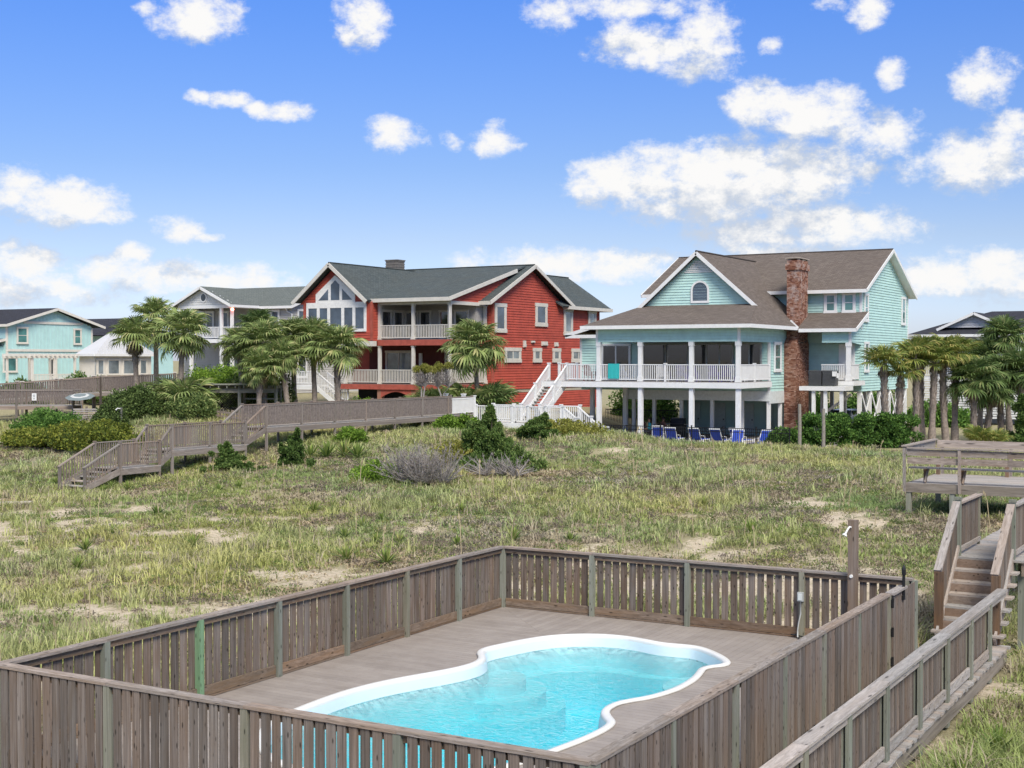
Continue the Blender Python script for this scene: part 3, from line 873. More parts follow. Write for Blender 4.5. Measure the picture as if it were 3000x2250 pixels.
def build_pool_fences():
    t = thing('picket_fence', (FX0, 17.6, 0), 'weathered wooden pool fence along the left edge of the deck, one post bright green', 'fence', 'pool fence')
    fence_run(t, 'y', FX0, FY0, FY1, -1, .178, .142, [FY0 + .08, 13.17, 14.99, 16.77, 18.55, 20.34, 22.11, FY1 - .06], greens=(2,))
    t = thing('picket_fence', (-10, FY1, 0), 'weathered wooden pool fence behind the pool with wide gaps between boards', 'fence', 'pool fence')
    fence_run(t, 'x', FY1, FX0 + .06, FX1 - .02, 1, .172, .128, [-11.93, -9.93, -7.72, -5.86])
    t = thing('picket_fence', (-10, FY0, 0), 'weathered wooden pool fence nearest the camera, pool glimpsed through its gaps', 'fence', 'pool fence')
    fence_run(t, 'x', FY0, FX0 - .03, FX1, -1, .148, .115, [-14.0 + .05, -12.05, -9.96, -7.93, FX1 - .05], post_in=False, gap_lo=-.35, pick=W_PICKO)
    t = thing('picket_fence', (FX1, 17, 0), 'weathered wooden pool fence on the right beside the narrow walkway', 'fence', 'pool fence')
    fence_run(t, 'y', FX1, FY0 - .0, FY1 + .05, 1, .15, .122, [FY0 + .06, 13.3, 15.18, 16.92, 18.6, 20.34, 22.08, FY1 - .0], post_in=False, gap_lo=-.0, skip=(22.15, 23.0), pick=W_PICKO)
    # the gate at the far end of the right run
    g = thing('pool_gate', (FX1, 22.6, 0), 'wooden picket gate with black hinges and latch at the right end of the pool fence', 'gate')
    for k in range(6):
        y = 22.22 + .148 * k
        piece('picket', W_PICKO, g, (FX1 + .03, y, .585), (.02, .118, 1.17))
    piece('post', W_GREEN, g, (FX1 + .0, 22.11, .55), (.05, .05, 1.25))
    pbeam('cap_rail', W_GREY, g, (FX1 + .02, 22.14, 1.215), (FX1 + .02, 23.0, 1.215), .15, .038)
    pbeam('upper_rail', W_RAILD, g, (FX1 - .018, 22.16, 1.147), (FX1 - .018, 23.0, 1.147), .036, .088)
    pbeam('lower_rail', W_RAILD, g, (FX1 - .018, 22.16, .115), (FX1 - .018, 23.0, .115), .036, .14)
    blk = plain('black_iron', (.012, .012, .013), .45, .1, 8)
    for z in (1.07, .60, .12):
        mb = MB(); mb.box(FX1 + .041, FX1 + .062, 22.09, 22.24, z - .06, z + .06); mb.tube([(FX1 + .065, 22.14, z - .075), (FX1 + .065, 22.14, z + .075)], .022, 10)
        mb.build('hinge', blk, g)
    mb = MB()
    mb.tube([(FX1 + .062, 22.86, 1.02), (FX1 + .062, 22.86, 1.06), (FX1 + .062, 22.86, 1.42), (FX1 + .062, 22.86, 1.44), (FX1 + .062, 22.86, 1.52), (FX1 + .062, 22.86, 1.56), (FX1 + .062, 22.86, 1.60)], [.03, .026, .024, .034, .036, .026, .008], 10)
    mb.box(FX1 + .041, FX1 + .075, 22.80, 22.92, 1.02, 1.09); mb.box(FX1 + .04, FX1 + .06, 22.84, 22.88, 1.09, 1.40)
    mb.build('latch', blk, g)
    # outdoor shower
    s = thing('shower_post', (-6.75, 23.66, 0), 'square wooden shower post with a white shower head rising above the back fence', 'shower')
    piece('post', W_DARKP if False else wood('shower_post_wood', (0.112, 0.087, 0.071), (0.300, 0.247, 0.210), (0.195, 0.128, 0.075), 'z', .05, .5, across=3.0), s, (-6.76, 23.67, 1.05), (.15, .15, 2.3))
    mb = MB(); mb.tube([(-6.78, 23.585, 2.08), (-6.79, 23.54, 2.09), (-6.81, 23.48, 2.04), (-6.83, 23.44, 1.98)], .016, 8)
    mb.tube([(-6.83, 23.44, 1.985), (-6.845, 23.42, 1.945)], [.025, .05], 12)
    mb.build('shower_head', plain('white_plastic', (.75, .75, .73), .35, .05), s, smooth=True)
    mb = MB(); mb.tube([(-6.77, 23.594, 1.22), (-6.77, 23.565, 1.22)], [.032, .028], 12); mb.build('tap', MATS['white_plastic'], s)
    # power outlet on a fence post with its conduit
    e = thing('outlet_box', (-7.72, 23.74, .7), 'small grey electrical outlet box with conduit on a back fence post', 'outlet')
    gm = plain('grey_pvc', (.42, .44, .43), .5, .08)
    mb = MB(); mb.box(-7.775, -7.665, 23.685, 23.748, .68, .84); mb.build('box', gm, e)
    mb = MB(); mb.box(-7.755, -7.685, 23.672, 23.684, .70, .82); mb.build('cover', plain('clear_cover', (.62, .65, .63), .2, .05), e)
    mb = MB(); mb.tube([(-7.72, 23.72, .68), (-7.72, 23.72, .45), (-7.75, 23.71, .30), (-7.77, 23.71, .16), (-7.77, 23.71, .03)], .014, 8); mb.build('conduit', gm, e, smooth=True)
    h = MB()
    path = [(-7.35 - .02 * i + .16 * math.sin(i * .55), 22.75 + .05 * i - .10 * math.cos(i * .55), .016 + .002 * i) for i in range(26)]
    h.tube([(-7.75, 23.70, .02), (-7.62, 23.35, .016)] + path, .012, 6)
    o = h.build('power_cable', plain('black_rubber', (.016, .016, .018), .5, .1), None, smooth=True)
    tag(o, 'black cable lying coiled on the deck in front of the back fence', 'cable')


build_pool(); build_deck(); build_pool_fences()


# ================================================================== walkway right of the pool, stairs, view deck
def build_right_boardwalk():
    t = thing('boardwalk', (-5.1, 17, 0), 'narrow grey plank walkway with an outer railing beside the pool fence', 'boardwalk')
    XI, XO, XR = FX1 + .08, -4.36, -4.50
    y = 8.6
    rnd = random.Random(2)
    while y < 24.95:
        piece('plank', W_PLANK, t, ((XI + XO) / 2 + rnd.uniform(-.015, .015), y + .0675, -.02), (XO - XI, .132, .04))
        y += .14
    pbeam('rim_joist', wood('old_joist_wood', (0.135, 0.112, 0.090), (0.360, 0.315, 0.270), (0.210, 0.180, 0.135), 'x', .1, .5, across=3, along=9), t, (-4.42, 8.6, -.17), (-4.42, 24.9, -.17), .045, .24)
    pbeam('rim_joist', MATS['old_joist_wood'], t, (-5.6, 8.6, -.17), (-5.6, 24.9, -.17), .045, .24)
    ys = [9.05, 10.6, 12.15, 13.75, 15.35, 17.0, 18.72, 20.4, 22.05, 23.55]
    for yy in ys:
        piece('post', W_POST, t, (XR + .075, yy, .30), (.045, .14, 1.32))
        piece('post', W_DARKP if False else W_POST, t, (XR - .02, yy, .42), (.09, .095, 1.08))
    for a, b in zip(ys[:-1], ys[1:]):
        pbeam('lower_rail', W_GREY, t, (XR + .055, a + .08, .13), (XR + .055, b - .08, .13), .04, .14)
        n = int((b - a) / .13)
        for k in range(n):
            yy = a + (k + .5) * (b - a) / n
            piece('picket', W_PICKO, t, (XR - .008, yy, .47), (.02, .10 * rnd.uniform(.9, 1.06), .96), (rnd.uniform(-.006, .006), 0, 0))
    for a, b in zip([8.6, 11.3, 13.75, 17.0, 20.4], [11.3, 13.75, 17.0, 20.4, 24.9]):
        pbeam('cap_rail', W_GREY, t, (XR + .03, a + .003, .985), (XR + .03, b - .003, .985), .18, .038)
        pbeam('upper_rail', W_GREY, t, (XR + .062, a + .003, .915), (XR + .062, b - .003, .915), .038, .095)
    for yy in (10, 13, 16, 19, 22, 24.5):
        piece('piling', W_POST, t, (-4.52, yy, -.55), (.12, .12, .75))

    s = thing('wooden_stairs', (-5.1, 25.8, 0), 'weathered wooden stairs climbing from the pool walkway to the raised boardwalk', 'stairs')
    SL, SR, ST, SB, Z1 = -5.58, -4.60, 24.98, 26.55, 1.30
    n = 7
    for k in range(n):
        z = Z1 * (k + 1) / (n); y0 = ST + .02 + (SB - ST) * k / (n - 1) - .235
        if k < n - 1:
            piece('tread', W_PLANK, s, ((SL + SR) / 2 + .04, y0 + .13, z - .02), (SR - SL + .26, .29, .04))
        piece('riser', wood('brown_riser_wood', (.13, .10, .082), (.28, .225, .185), (.20, .135, .09), 'x', .2, .5, across=3, along=8), s, ((SL + SR) / 2, y0 + .26 if k < n - 1 else SB - .235 + .03, z - .105 if k == n - 1 else z + .075), (SR - SL - .05, .025, .15))
    for x in (SL + .0, SR + .02):
        pbeam('stringer', W_GREY, s, (x, ST - .15, .02), (x, SB - .1, Z1 - .02), .045, .26)
    rnd = random.Random(8)
    for x in (SL, SR):
        piece('newel_post', W_DARKP, s, (x, ST, .50), (.14, .14, 1.42))
        piece('newel_post', W_POST, s, (x + .0, SB, 1.62), (.10, .10, 1.50))
        piece('post_cap', W_POST, s, (x, SB, 2.385), (.125, .125, .05))
        pbeam('handrail', W_GREY, s, (x - .02, ST - .02, 1.22), (x - .02, SB - .05, 2.32), .14, .04)
        pbeam('lower_rail', W_GREY, s, (x + .02, ST + .1, .32), (x + .02, SB - .05, 1.47), .04, .09)
        for k in range(10):
            f = (k + .7) / 10.6
            yy = ST + (SB - ST) * f
            zb = .30 + 1.15 * f; zt = 1.19 + 1.1 * f
            piece('picket', W_PICKO, s, (x - .01, yy, (zb + zt) / 2), (.02, .105, zt - zb), (rnd.uniform(-.01, .01), 0, 0))

    b = thing('boardwalk', (-5.1, 35, 1.3), 'raised grey boardwalk beyond the stairs leading to the bench deck', 'boardwalk')
    y = SB - .15
    while y < 41.45:
        piece('plank', W_PLANK, b, (-5.0 + rnd.uniform(-.02, .02), y + .07, Z1 - .02), (1.34, .135, .04))
        y += .142
    for x in (-5.6, -4.4):
        pbeam('rim_joist', MATS['old_joist_wood'], b, (x, SB - .1, Z1 - .17), (x, 41.4, Z1 - .17), .045, .24)
    for x, yend in ((SL, 28.45), (SR + .02, 28.45)):
        piece('post', W_POST, b, (x, yend, 1.75), (.05, .09, 1.2))
        pbeam('cap_rail', W_GREY, b, (x, SB + .06, 2.30), (x, yend + .05, 2.30), .13, .038)
        pbeam('lower_rail', W_GREY, b, (x + .03, SB + .06, 1.42), (x + .03, yend - .03, 1.42), .038, .09)
        for k in range(12):
            yy = SB + .14 + k * .148
            piece('picket', W_PICKO, b, (x - .01, yy, 1.83), (.02, .12, .93), (rnd.uniform(-.01, .01), 0, 0))
    for yy in (27, 30, 33, 36, 39):
        for x in (-5.5, -4.5):
            zz = H(x, yy)
            piece('piling', W_POST, b, (x, yy, (zz + 1.15) / 2 - .1), (.13, .13, 1.15 - zz + .3))

    v = thing('view_deck', (-8, 43.5, 1.3), 'raised grey timber deck with built-in benches on the dune', 'deck')
    VX0, VX1, VY0, VY1, VZ = -10.23, -3.2, 41.5, 45.45, 1.3
    y = VY0 + .01
    while y < VY1 - .05:
        piece('plank', W_PLANK, v, ((VX0 + VX1) / 2, y + .07, VZ - .02), (VX1 - VX0, .136, .04))
        y += .142
    oldj = MATS['old_joist_wood']
    for yy in (VY0 - .025, VY1 + .02):
        pbeam('rim_joist', oldj, v, (VX0 - .02, yy, VZ - .13), (VX1, yy, VZ - .13), .045, .27)
    pbeam('rim_joist', oldj, v, (VX0 - .025, VY0, VZ - .13), (VX0 - .025, VY1, VZ - .13), .045, .27)
    for x in (VX0 + .05, -8.9, -6.3, -3.4):
        for yy in (VY0 + .05, VY1 - .05):
            zz = H(x, yy)
            piece('piling', W_RAILD if False else W_POST, v, (x, yy, (zz + VZ) / 2 - .2), (.15, .15, VZ - zz + .1))
    # bench backs lean outwards; uprights, two back boards, a cap, seat boards, slanted struts
    for x in (VX0 - .06, VX0 + 1.55, VX0 + 4.05, VX0 + 6.4):
        pbeam('bench_upright', W_GREY if x > VX0 else W_RAIL, v, (x, VY0 - .06, VZ - .25), (x, VY0 - .10, VZ + 1.06), .09, .045, up=(0, 1, 0))
    for x in (VX0 + .5, VX0 + 1.6, VX0 + 4.1):
        pbeam('bench_strut', W_RAIL, v, (x, VY0 + .15, VZ + .02), (x + .02, VY0 + .55, VZ + .48), .045, .09)
        piece('bench_leg', W_RAILD, v, (x - .1, VY0 + .62, VZ + .22), (.09, .09, .44))
    for x0, x1 in ((VX0 + .02, VX0 + 2.9), (VX0 + 2.905, VX1)):
        for z, hh, yy in ((VZ + .93, .19, -.05), (VZ + .69, .19, -.03)):
            pbeam('bench_back_board', W_RAIL, v, (x0, VY0 + yy, z), (x1, VY0 + yy, z), .038, hh)
        pbeam('bench_cap', W_GREY, v, (x0, VY0 - .06, VZ + 1.07), (x1, VY0 - .06, VZ + 1.07), .15, .038)
        for k in range(3):
            pbeam('seat_board', W_GREY, v, (x0, VY0 + .14 + .15 * k, VZ + .46), (x1, VY0 + .14 + .15 * k, VZ + .46), .14, .038)
    pbeam('bench_back_board', W_GREY, v, (VX0 - .08, VY0 - .02, VZ + .98), (VX0 - .08, VY1, VZ + .98), .038, .24)
    pbeam('bench_cap', W_GREY, v, (VX0 - .06, VY0 - .13, VZ + 1.12), (VX0 - .06, VY1 + .05, VZ + 1.12), .16, .038)
    pbeam('bench_back_board', W_GREY, v, (VX0, VY1, VZ + .98), (VX1, VY1, VZ + .98), .038, .24)
    for x in (VX0 + .1, -8.0, -5.7, -3.4):
        piece('bench_leg', W_RAILD, v, (x, VY1 - .3, VZ + .22), (.11, .11, .44))
        piece('bench_upright', W_RAIL, v, (x + .05, VY1 + .06, VZ + .45), (.09, .045, 1.3))


build_right_boardwalk()


# ================================================================== the long boardwalk over the dune on the left
def baluster_strip(mb, p0, p1, zb, zt, pitch=.125, w=.04):
    """square balusters between two points (z given relative to the walking line of p0->p1)"""
    p0, p1 = Vector(p0), Vector(p1)
    L = (p1 - p0).length
    n = max(2, int(L / pitch))
    for k in range(n):
        p = p0.lerp(p1, (k + .5) / n)
        mb.box(p.x - w / 2, p.x + w / 2, p.y - w / 2, p.y + w / 2, p.z + zb, p.z + zt)


def build_left_boardwalk():
    t = thing('boardwalk', (-44.5, 50, 0), 'long weathered boardwalk stepping up over the dune on the left', 'boardwalk')
    XN, XF = -43.8, -45.3
    rnd = random.Random(5)
    # (y0, z0, y1, z1): flat and stair stretches
    flats = [(42.2, 44.6, .35), (45.3, 50.3, .96), (51.75, 71.0, 1.72)]
    stairs = [(40.25, -.42, 42.2, .35), (44.6, .35, 45.3, .96), (50.3, .96, 51.75, 1.72)]
    for (a, b, z) in flats:
        y = a
        while y < b - .02:
            piece('plank', W_PLANK, t, ((XN + XF) / 2, y + .07, z - .02), (XN - XF + .16, .135, .04))
            y += .142
        for x in (XN + .05, XF - .05):
            pbeam('rim_joist', W_OLDH, t, (x, a, z - .16), (x, b, z - .16), .05, .24)
        npost = max(2, int(round((b - a) / 2.6)) + 1)
        for k in range(npost):
            yy = a + .05 + (b - a - .1) * k / (npost - 1)
            for x in (XN + .02, XF - .02):
                zz = H(x, yy) - .3
                piece('post', W_OLDV, t, (x, yy, (zz + z + 1.10) / 2), (.10, .10, z + 1.10 - zz))
                piece('post_cap', W_OLDH, t, (x, yy, z + 1.12), (.13, .13, .035))
        for x in (XN, XF):
            pbeam('cap_rail', W_OLDH, t, (x, a + .1, z + 1.06), (x, b - .1, z + 1.06), .13, .04)
            pbeam('lower_rail', W_OLDH, t, (x, a + .1, z + .14), (x, b - .1, z + .14), .04, .07)
            if a < 51:
                n = int((b - a) / .125)
                for k in range(n):
                    yy = a + (k + .5) * (b - a) / n
                    piece('baluster', W_OLDV, t, (x + .03, yy, z + .57), (.04, .045, .94))
            else:
                n = int((b - a) / .125)
                mb = MB()
                for k in range(n):
                    yy = a + (k + .5) * (b - a) / n
                    w = .031 * rnd.uniform(.85, 1.25)
                    mb.box(x + .012, x + .05, yy - w, yy + w, z + .10, z + 1.04)
                mb.build('balusters', plain('old_baluster_wood', (.20, .17, .155), .9, .35, 9.0), t, kind='stuff')
    for (a, za, b, zb) in stairs:
        n = max(3, int(round((zb - za) / .17)))
        for k in range(n - 1):
            f = (k + 1) / n
            piece('tread', W_PLANK, t, ((XN + XF) / 2, a + (b - a) * (k + .5) / (n - 1), za + (zb - za) * f - .02), (XN - XF, .29, .045))
        for x in (XN, XF):
            pbeam('stringer', W_OLDH, t, (x + .03, a, za + .05), (x + .03, b, zb - .12), .05, .26)
            pbeam('handrail', W_OLDH, t, (x, a - .05, za + .92), (x, b, zb + 1.04), .12, .05)
            pbeam('lower_rail', W_OLDH, t, (x, a, za + .16), (x, b, zb + .18), .04, .07)
            m = max(3, int((b - a) / .15))
            for k in range(m):
                f = (k + .5) / m
                z = za + (zb - za) * f
                piece('baluster', W_OLDV, t, (x + .03, a + (b - a) * f, z + .54), (.04, .045, .84))
    for x in (XN, XF):
        piece('post', W_OLDV, t, (x, 40.28, .02), (.10, .10, 1.05))


build_left_boardwalk()


# ================================================================== far-left walkways
def simple_walk(label, pts, wdt, rail=1.0, mat=W_OLDH, capw=None, two=True, posts_every=2.4, side=1):
    t = thing('boardwalk', pts[0], label, 'boardwalk')
    bmat = plain('old_baluster_wood', (.20, .17, .155), .9, .35, 9.0)
    for p0, p1 in zip(pts[:-1], pts[1:]):
        p0, p1 = Vector(p0), Vector(p1)
        d = (p1 - p0); L = d.length; dn = d.normalized()
        s = Vector((-dn.y, dn.x, 0)).normalized() * wdt * side
        pbeam('deck_platform', W_PLANK, t, p0 + s / 2 - Vector((0, 0, .04)), p1 + s / 2 - Vector((0, 0, .04)), wdt, .06)
        for off in ((Vector((0, 0, 0)), s) if two else (Vector((0, 0, 0)),)):
            a, b = p0 + off, p1 + off
            pbeam('rim_joist', mat, t, a - Vector((0, 0, .16)), b - Vector((0, 0, .16)), .05, .22)
            pbeam('cap_rail', mat, t, a + Vector((0, 0, rail)), b + Vector((0, 0, rail)), .14, .05)
            mb = MB(); baluster_strip(mb, a, b, .06, rail - .03, .15, .062); mb.build('balusters', bmat, t, kind='stuff')
            n = max(2, int(L / posts_every) + 1)
            for k in range(n):
                p = a.lerp(b, k / (n - 1))
                zz = H(p.x, p.y) - .2
                piece('post', W_OLDV, t, (p.x, p.y, (zz + p.z + rail + .05) / 2), (.12, .12, p.z + rail + .05 - zz))
                if capw: piece('post_cap', capw, t, (p.x, p.y, p.z + rail + .09), (.2, .2, .06))
    return t


WHITE = plain('white_paint', (.72, .73, .73), .5, .06, 3.0)
CREAM = plain('cream_paint', (.66, .63, .57), .55, .07, 3.0)
simple_walk('far left sloping boardwalk with white post caps below the aqua house', [(-73.5, 59.0, 2.35), (-69.8, 65.6, 2.85), (-67.3, 70.8, 3.05)], 1.6, capw=CREAM, side=1)
simple_walk('far left grey fenced platform in front of the sloping boardwalk', [(-72.0, 56.2, 2.2), (-66.0, 59.8, 2.2)], 1.8, rail=.92, side=1)
# ================================================================== houses
class Face:
    """a wall plane: 'f' faces -Y (towards the beach), 's' faces +X, 'l' faces -X"""
    def __init__(s, kind, c): s.k, s.c = kind, c

    def p(s, u, n, z):
        return (u, s.c - n, z) if s.k == 'f' else ((s.c + n, u, z) if s.k == 's' else (s.c - n, u, z))

    def box(s, mb, u0, u1, n0, n1, z0, z1):
        a, b = s.p(u0, n0, z0), s.p(u1, n1, z1)
        mb.box(a[0], b[0], a[1], b[1], a[2], b[2]); return mb

    def poly(s, mb, pts, n0, n1):
        k = len(pts)
        mb.add([s.p(u, n0, z) for u, z in pts] + [s.p(u, n1, z) for u, z in pts],
               [tuple(range(k)), tuple(range(2 * k - 1, k - 1, -1))] + [(i, i + k, (i + 1) % k + k, (i + 1) % k) for i in range(k)])
        return mb


def clapboards(parent, F, u0, u1, z0, z1, mat, expo=.175, prof=None, single=True, proud=.045):
    """lap siding: each board its own piece, thicker at its lower edge"""
    z = z0
    mbj = MB()
    while z < z1 - .02:
        h = min(expo, z1 - z)
        if prof:
            r0, r1 = prof(z + .001), prof(z + h)
        else:
            r0 = r1 = (u0, u1)
        if r0 and r1 and r0[1] - r0[0] > .05:
            mb = MB() if single else mbj
            if r1[1] < r1[0]: r1 = ((r1[0] + r1[1]) / 2,) * 2
            t = h - min(.022, h * .3)          # shadow gap under the next board
            v = [F.p(r0[0], 0, z), F.p(r0[1], 0, z), F.p(r1[1], 0, z + t), F.p(r1[0], 0, z + t),
                 F.p(r0[0], proud, z), F.p(r0[1], proud, z), F.p(r1[1], .012, z + t), F.p(r1[0], .012, z + t)]
            mb.add(v, [(0, 1, 2, 3), (7, 6, 5, 4), (0, 4, 5, 1), (1, 5, 6, 2), (2, 6, 7, 3), (3, 7, 4, 0)])
            if single: mb.build('clapboard', mat, parent)
        z += expo
    if not single:
        mbj.build('siding', mat, parent, kind='stuff')


def window(parent, F, u0, u1, z0, z1, trim, glass, tw=.10, bars='d', sashm=None, n0=.0, head=.03, sub=True):
    """trim, sash and panes standing proud of the siding; u,z are the outer edges of the trim"""
    mb = MB()
    F.box(mb, u0, u0 + tw, n0, n0 + .075, z0 + tw, z1 - tw); F.box(mb, u1 - tw, u1, n0, n0 + .075, z0 + tw, z1 - tw)
    F.box(mb, u0 - head, u1 + head, n0, n0 + .09, z1 - tw, z1); F.box(mb, u0 - head, u1 + head, n0, n0 + .10, z0, z0 + tw)
    w = mb.build('window', trim, parent)
    a, b, c, d = u0 + tw, u1 - tw, z0 + tw, z1 - tw
    s = MB(); t = .04
    F.box(s, a, a + t, n0 + .03, n0 + .06, c + t, d - t); F.box(s, b - t, b, n0 + .03, n0 + .06, c + t, d - t); F.box(s, a, b, n0 + .03, n0 + .06, c, c + t); F.box(s, a, b, n0 + .03, n0 + .06, d - t, d)
    panes = []
    if bars == 'd':
        m = (c + d) / 2
        F.box(s, a + t, b - t, n0 + .03, n0 + .065, m - .025, m + .025); panes = [(a + t, b - t, c + t, m - .025), (a + t, b - t, m + .025, d - t)]
    elif bars == '2':
        m = (a + b) / 2
        F.box(s, m - .05, m + .05, n0 + .03, n0 + .065, c + t, d - t); panes = [(a + t, m - .05, c + t, d - t), (m + .05, b - t, c + t, d - t)]
    elif bars.startswith('n'):
        k = int(bars[1:])
        e = [a + (b - a) * i / k for i in range(k + 1)]
        for i in range(k):
            lo, hi = (e[i] + (.04 if i else t)), (e[i + 1] - (.04 if i < k - 1 else t))
            panes.append((lo, hi, c + t, d - t))
            if i: F.box(s, e[i] - .04, e[i] + .04, n0 + .03, n0 + .065, c + t, d - t)
    else:
        panes = [(a + t, b - t, c + t, d - t)]
    s.build('sash', sashm or trim, w)
    for (x0, x1, y0, y1) in panes:
        p = MB(); F.box(p, x0, x1, n0 + .034, n0 + .042, y0, y1); p.build('pane', glass, w)
    return w


def railing(parent, p0, p1, zb, zt, mat, pitch=.115, w=.032, rw=.07, name='railing'):
    """handrail, bottom rail and balusters between two points; zb/zt heights above each end's z"""
    p0, p1 = Vector(p0), Vector(p1)
    mb = MB()
    mb.beam(p0 + Vector((0, 0, zt - .03)), p1 + Vector((0, 0, zt - .03)), rw, .06)
    r = mb.build(name, mat, parent)
    MB().beam(p0 + Vector((0, 0, zb + .03)), p1 + Vector((0, 0, zb + .03)), rw * .7, .06).build('bottom_rail', mat, r)
    b = MB(); baluster_strip(b, p0, p1, zb + .05, zt - .05, pitch, w)
    b.build('balusters', mat, r, kind='stuff')
    return r


def column(parent, x, y, z0, z1, w, mat, base=.3, cap=.25, name='post'):
    mb = MB(); mb.box(x - w / 2, x + w / 2, y - w / 2, y + w / 2, z0, z1)
    if base: mb.box(x - w / 2 - .03, x + w / 2 + .03, y - w / 2 - .03, y + w / 2 + .03, z0, z0 + base); mb.box(x - w / 2 - .045, x + w / 2 + .045, y - w / 2 - .045, y + w / 2 + .045, z0, z0 + .08)
    if cap: mb.box(x - w / 2 - .03, x + w / 2 + .03, y - w / 2 - .03, y + w / 2 + .03, z1 - cap, z1 - .002)
    return mb.build(name, mat, parent)


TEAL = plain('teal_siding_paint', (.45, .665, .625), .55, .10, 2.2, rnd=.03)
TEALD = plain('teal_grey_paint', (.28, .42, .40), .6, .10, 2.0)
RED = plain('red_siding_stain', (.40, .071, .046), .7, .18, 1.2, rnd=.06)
REDD = plain('red_fascia_stain', (.36, .085, .06), .7, .25, 2.6)
BEIGE = plain('beige_trim_paint', (.58, .56, .51), .6, .10, 3.0)
GREYS = plain('grey_siding_paint', (.44, .435, .415), .6, .08, 2.5)
AQUA = plain('aqua_panel_paint', (.44, .66, .65), .6, .08, 1.5)
ROOF_T = shingle('brown_asphalt_shingle', (.135, .112, .098), (.185, .158, .140), (.105, .09, .082))
ROOF_R = shingle('green_asphalt_shingle', (.068, .086, .092), (.100, .120, .124), (.080, .086, .080))
ROOF_G = shingle('grey_asphalt_shingle', (.125, .145, .138), (.165, .185, .178), (.11, .125, .12))
ROOF_D = shingle('dark_asphalt_shingle', (.035, .037, .048), (.052, .054, .068), (.04, .042, .05))
GL_DK = glassmat('dark_window_glass', (.020, .024, .030))
GL_BL = glassmat('blue_grey_window_glass', (.06, .085, .12))
GL_TL = glassmat('green_blind_window_glass', (.075, .21, .20), .1)
GL_GY = glassmat('curtained_window_glass', (.20, .24, .26), .1)
CONC = plain('patio_concrete', (.40, .37, .33), .9, .2, 2.0, bump=.2)
DARKV = plain('near_black_matte', (.018, .018, .02), .9)


def brick_material():
    m, t, n, l, b = newmat('weathered_brick')
    b.inputs['Roughness'].default_value = 0.9
    b.inputs['Specular IOR Level'].default_value = 0.15
    ge = n.new('ShaderNodeNewGeometry')
    rp = ramp(n, [(0.0, (.13, .05, .036)), (0.3, (.22, .095, .062)), (0.6, (.31, .16, .11)), (0.85, (.36, .20, .145)), (1.0, (.42, .28, .22))])
    l.new(ge.outputs['Random Per Island'], rp.inputs[0])
    # lime and salt bleaching on the upper stack: patches with a shape of their own
    sp = n.new('ShaderNodeSeparateXYZ'); l.new(ge.outputs['Position'], sp.inputs[0])
    no = n.new('ShaderNodeTexNoise'); no.inputs['Scale'].default_value = 1.7; no.inputs['Detail'].default_value = 7; no.inputs['Roughness'].default_value = .75
    l.new(ge.outputs['Position'], no.inputs['Vector'])
    hz = n.new('ShaderNodeMapRange'); hz.inputs['From Min'].default_value = 7.0; hz.inputs['From Max'].default_value = 9.0; hz.inputs['To Max'].default_value = .85; hz.inputs['To Min'].default_value = .15
    l.new(sp.outputs[2], hz.inputs['Value'])
    th = n.new('ShaderNodeMapRange'); th.inputs['From Min'].default_value = .5; th.inputs['From Max'].default_value = .62
    l.new(no.outputs['Fac'], th.inputs['Value'])
    ml = n.new('ShaderNodeMath'); ml.operation = 'MULTIPLY'; l.new(hz.outputs[0], ml.inputs[0]); l.new(th.outputs[0], ml.inputs[1])
    mx = n.new('ShaderNodeMix'); mx.data_type = 'RGBA'; mx.inputs['B'].default_value = (.50, .42, .39, 1)
    l.new(ml.outputs[0], mx.inputs['Factor']); l.new(rp.outputs[0], mx.inputs['A']); l.new(mx.outputs['Result'], b.inputs['Base Color'])
    return m


BRICK = brick_material()
MORTAR = plain('brick_mortar', (.10, .075, .062), .95, .2, 9)


def brick_stack(mb, x0, x1, y0, y1, z0, z1, rnd):
    """courses of bricks round a rectangular stack"""
    z = z0; c = 0
    h, g, L, d = .078, .014, .215, .03
    while z < z1 - .03:
        for side in range(4):
            a, b = ((x0, x1), (y0, y1), (x0, x1), (y0, y1))[side]
            s = a - (L / 2 if (c + side) % 2 else 0)
            while s < b:
                u0, u1 = max(s + g / 2, a + .0), min(s + L - g / 2, b)
                if u1 - u0 > .03:
                    p = rnd.uniform(.004, .016)
                    if side == 0: mb.box(u0, u1, y0 - p, y0 + d, z + g / 2, z + h - g / 2)
                    elif side == 2: mb.box(u0, u1, y1 - d, y1 + p, z + g / 2, z + h - g / 2)
                    elif side == 1: mb.box(x1 - d, x1 + p, u0, u1, z + g / 2, z + h - g / 2)
                    else: mb.box(x0 - p, x0 + d, u0, u1, z + g / 2, z + h - g / 2)
                s += L
        z += h; c += 1


def roof(parent, polys, mat, t=.12, name='roof'):
    mb = MB()
    for p in polys: mb.slab(p, t)
    return mb.build(name, mat, parent, roofuv=True)


def trim_line(parent, segs, mat, w=.05, h=.22, name='fascia'):
    mb = MB()
    for a, b in segs: mb.beam(a, b, w, h)
    return mb.build(name, mat, parent)


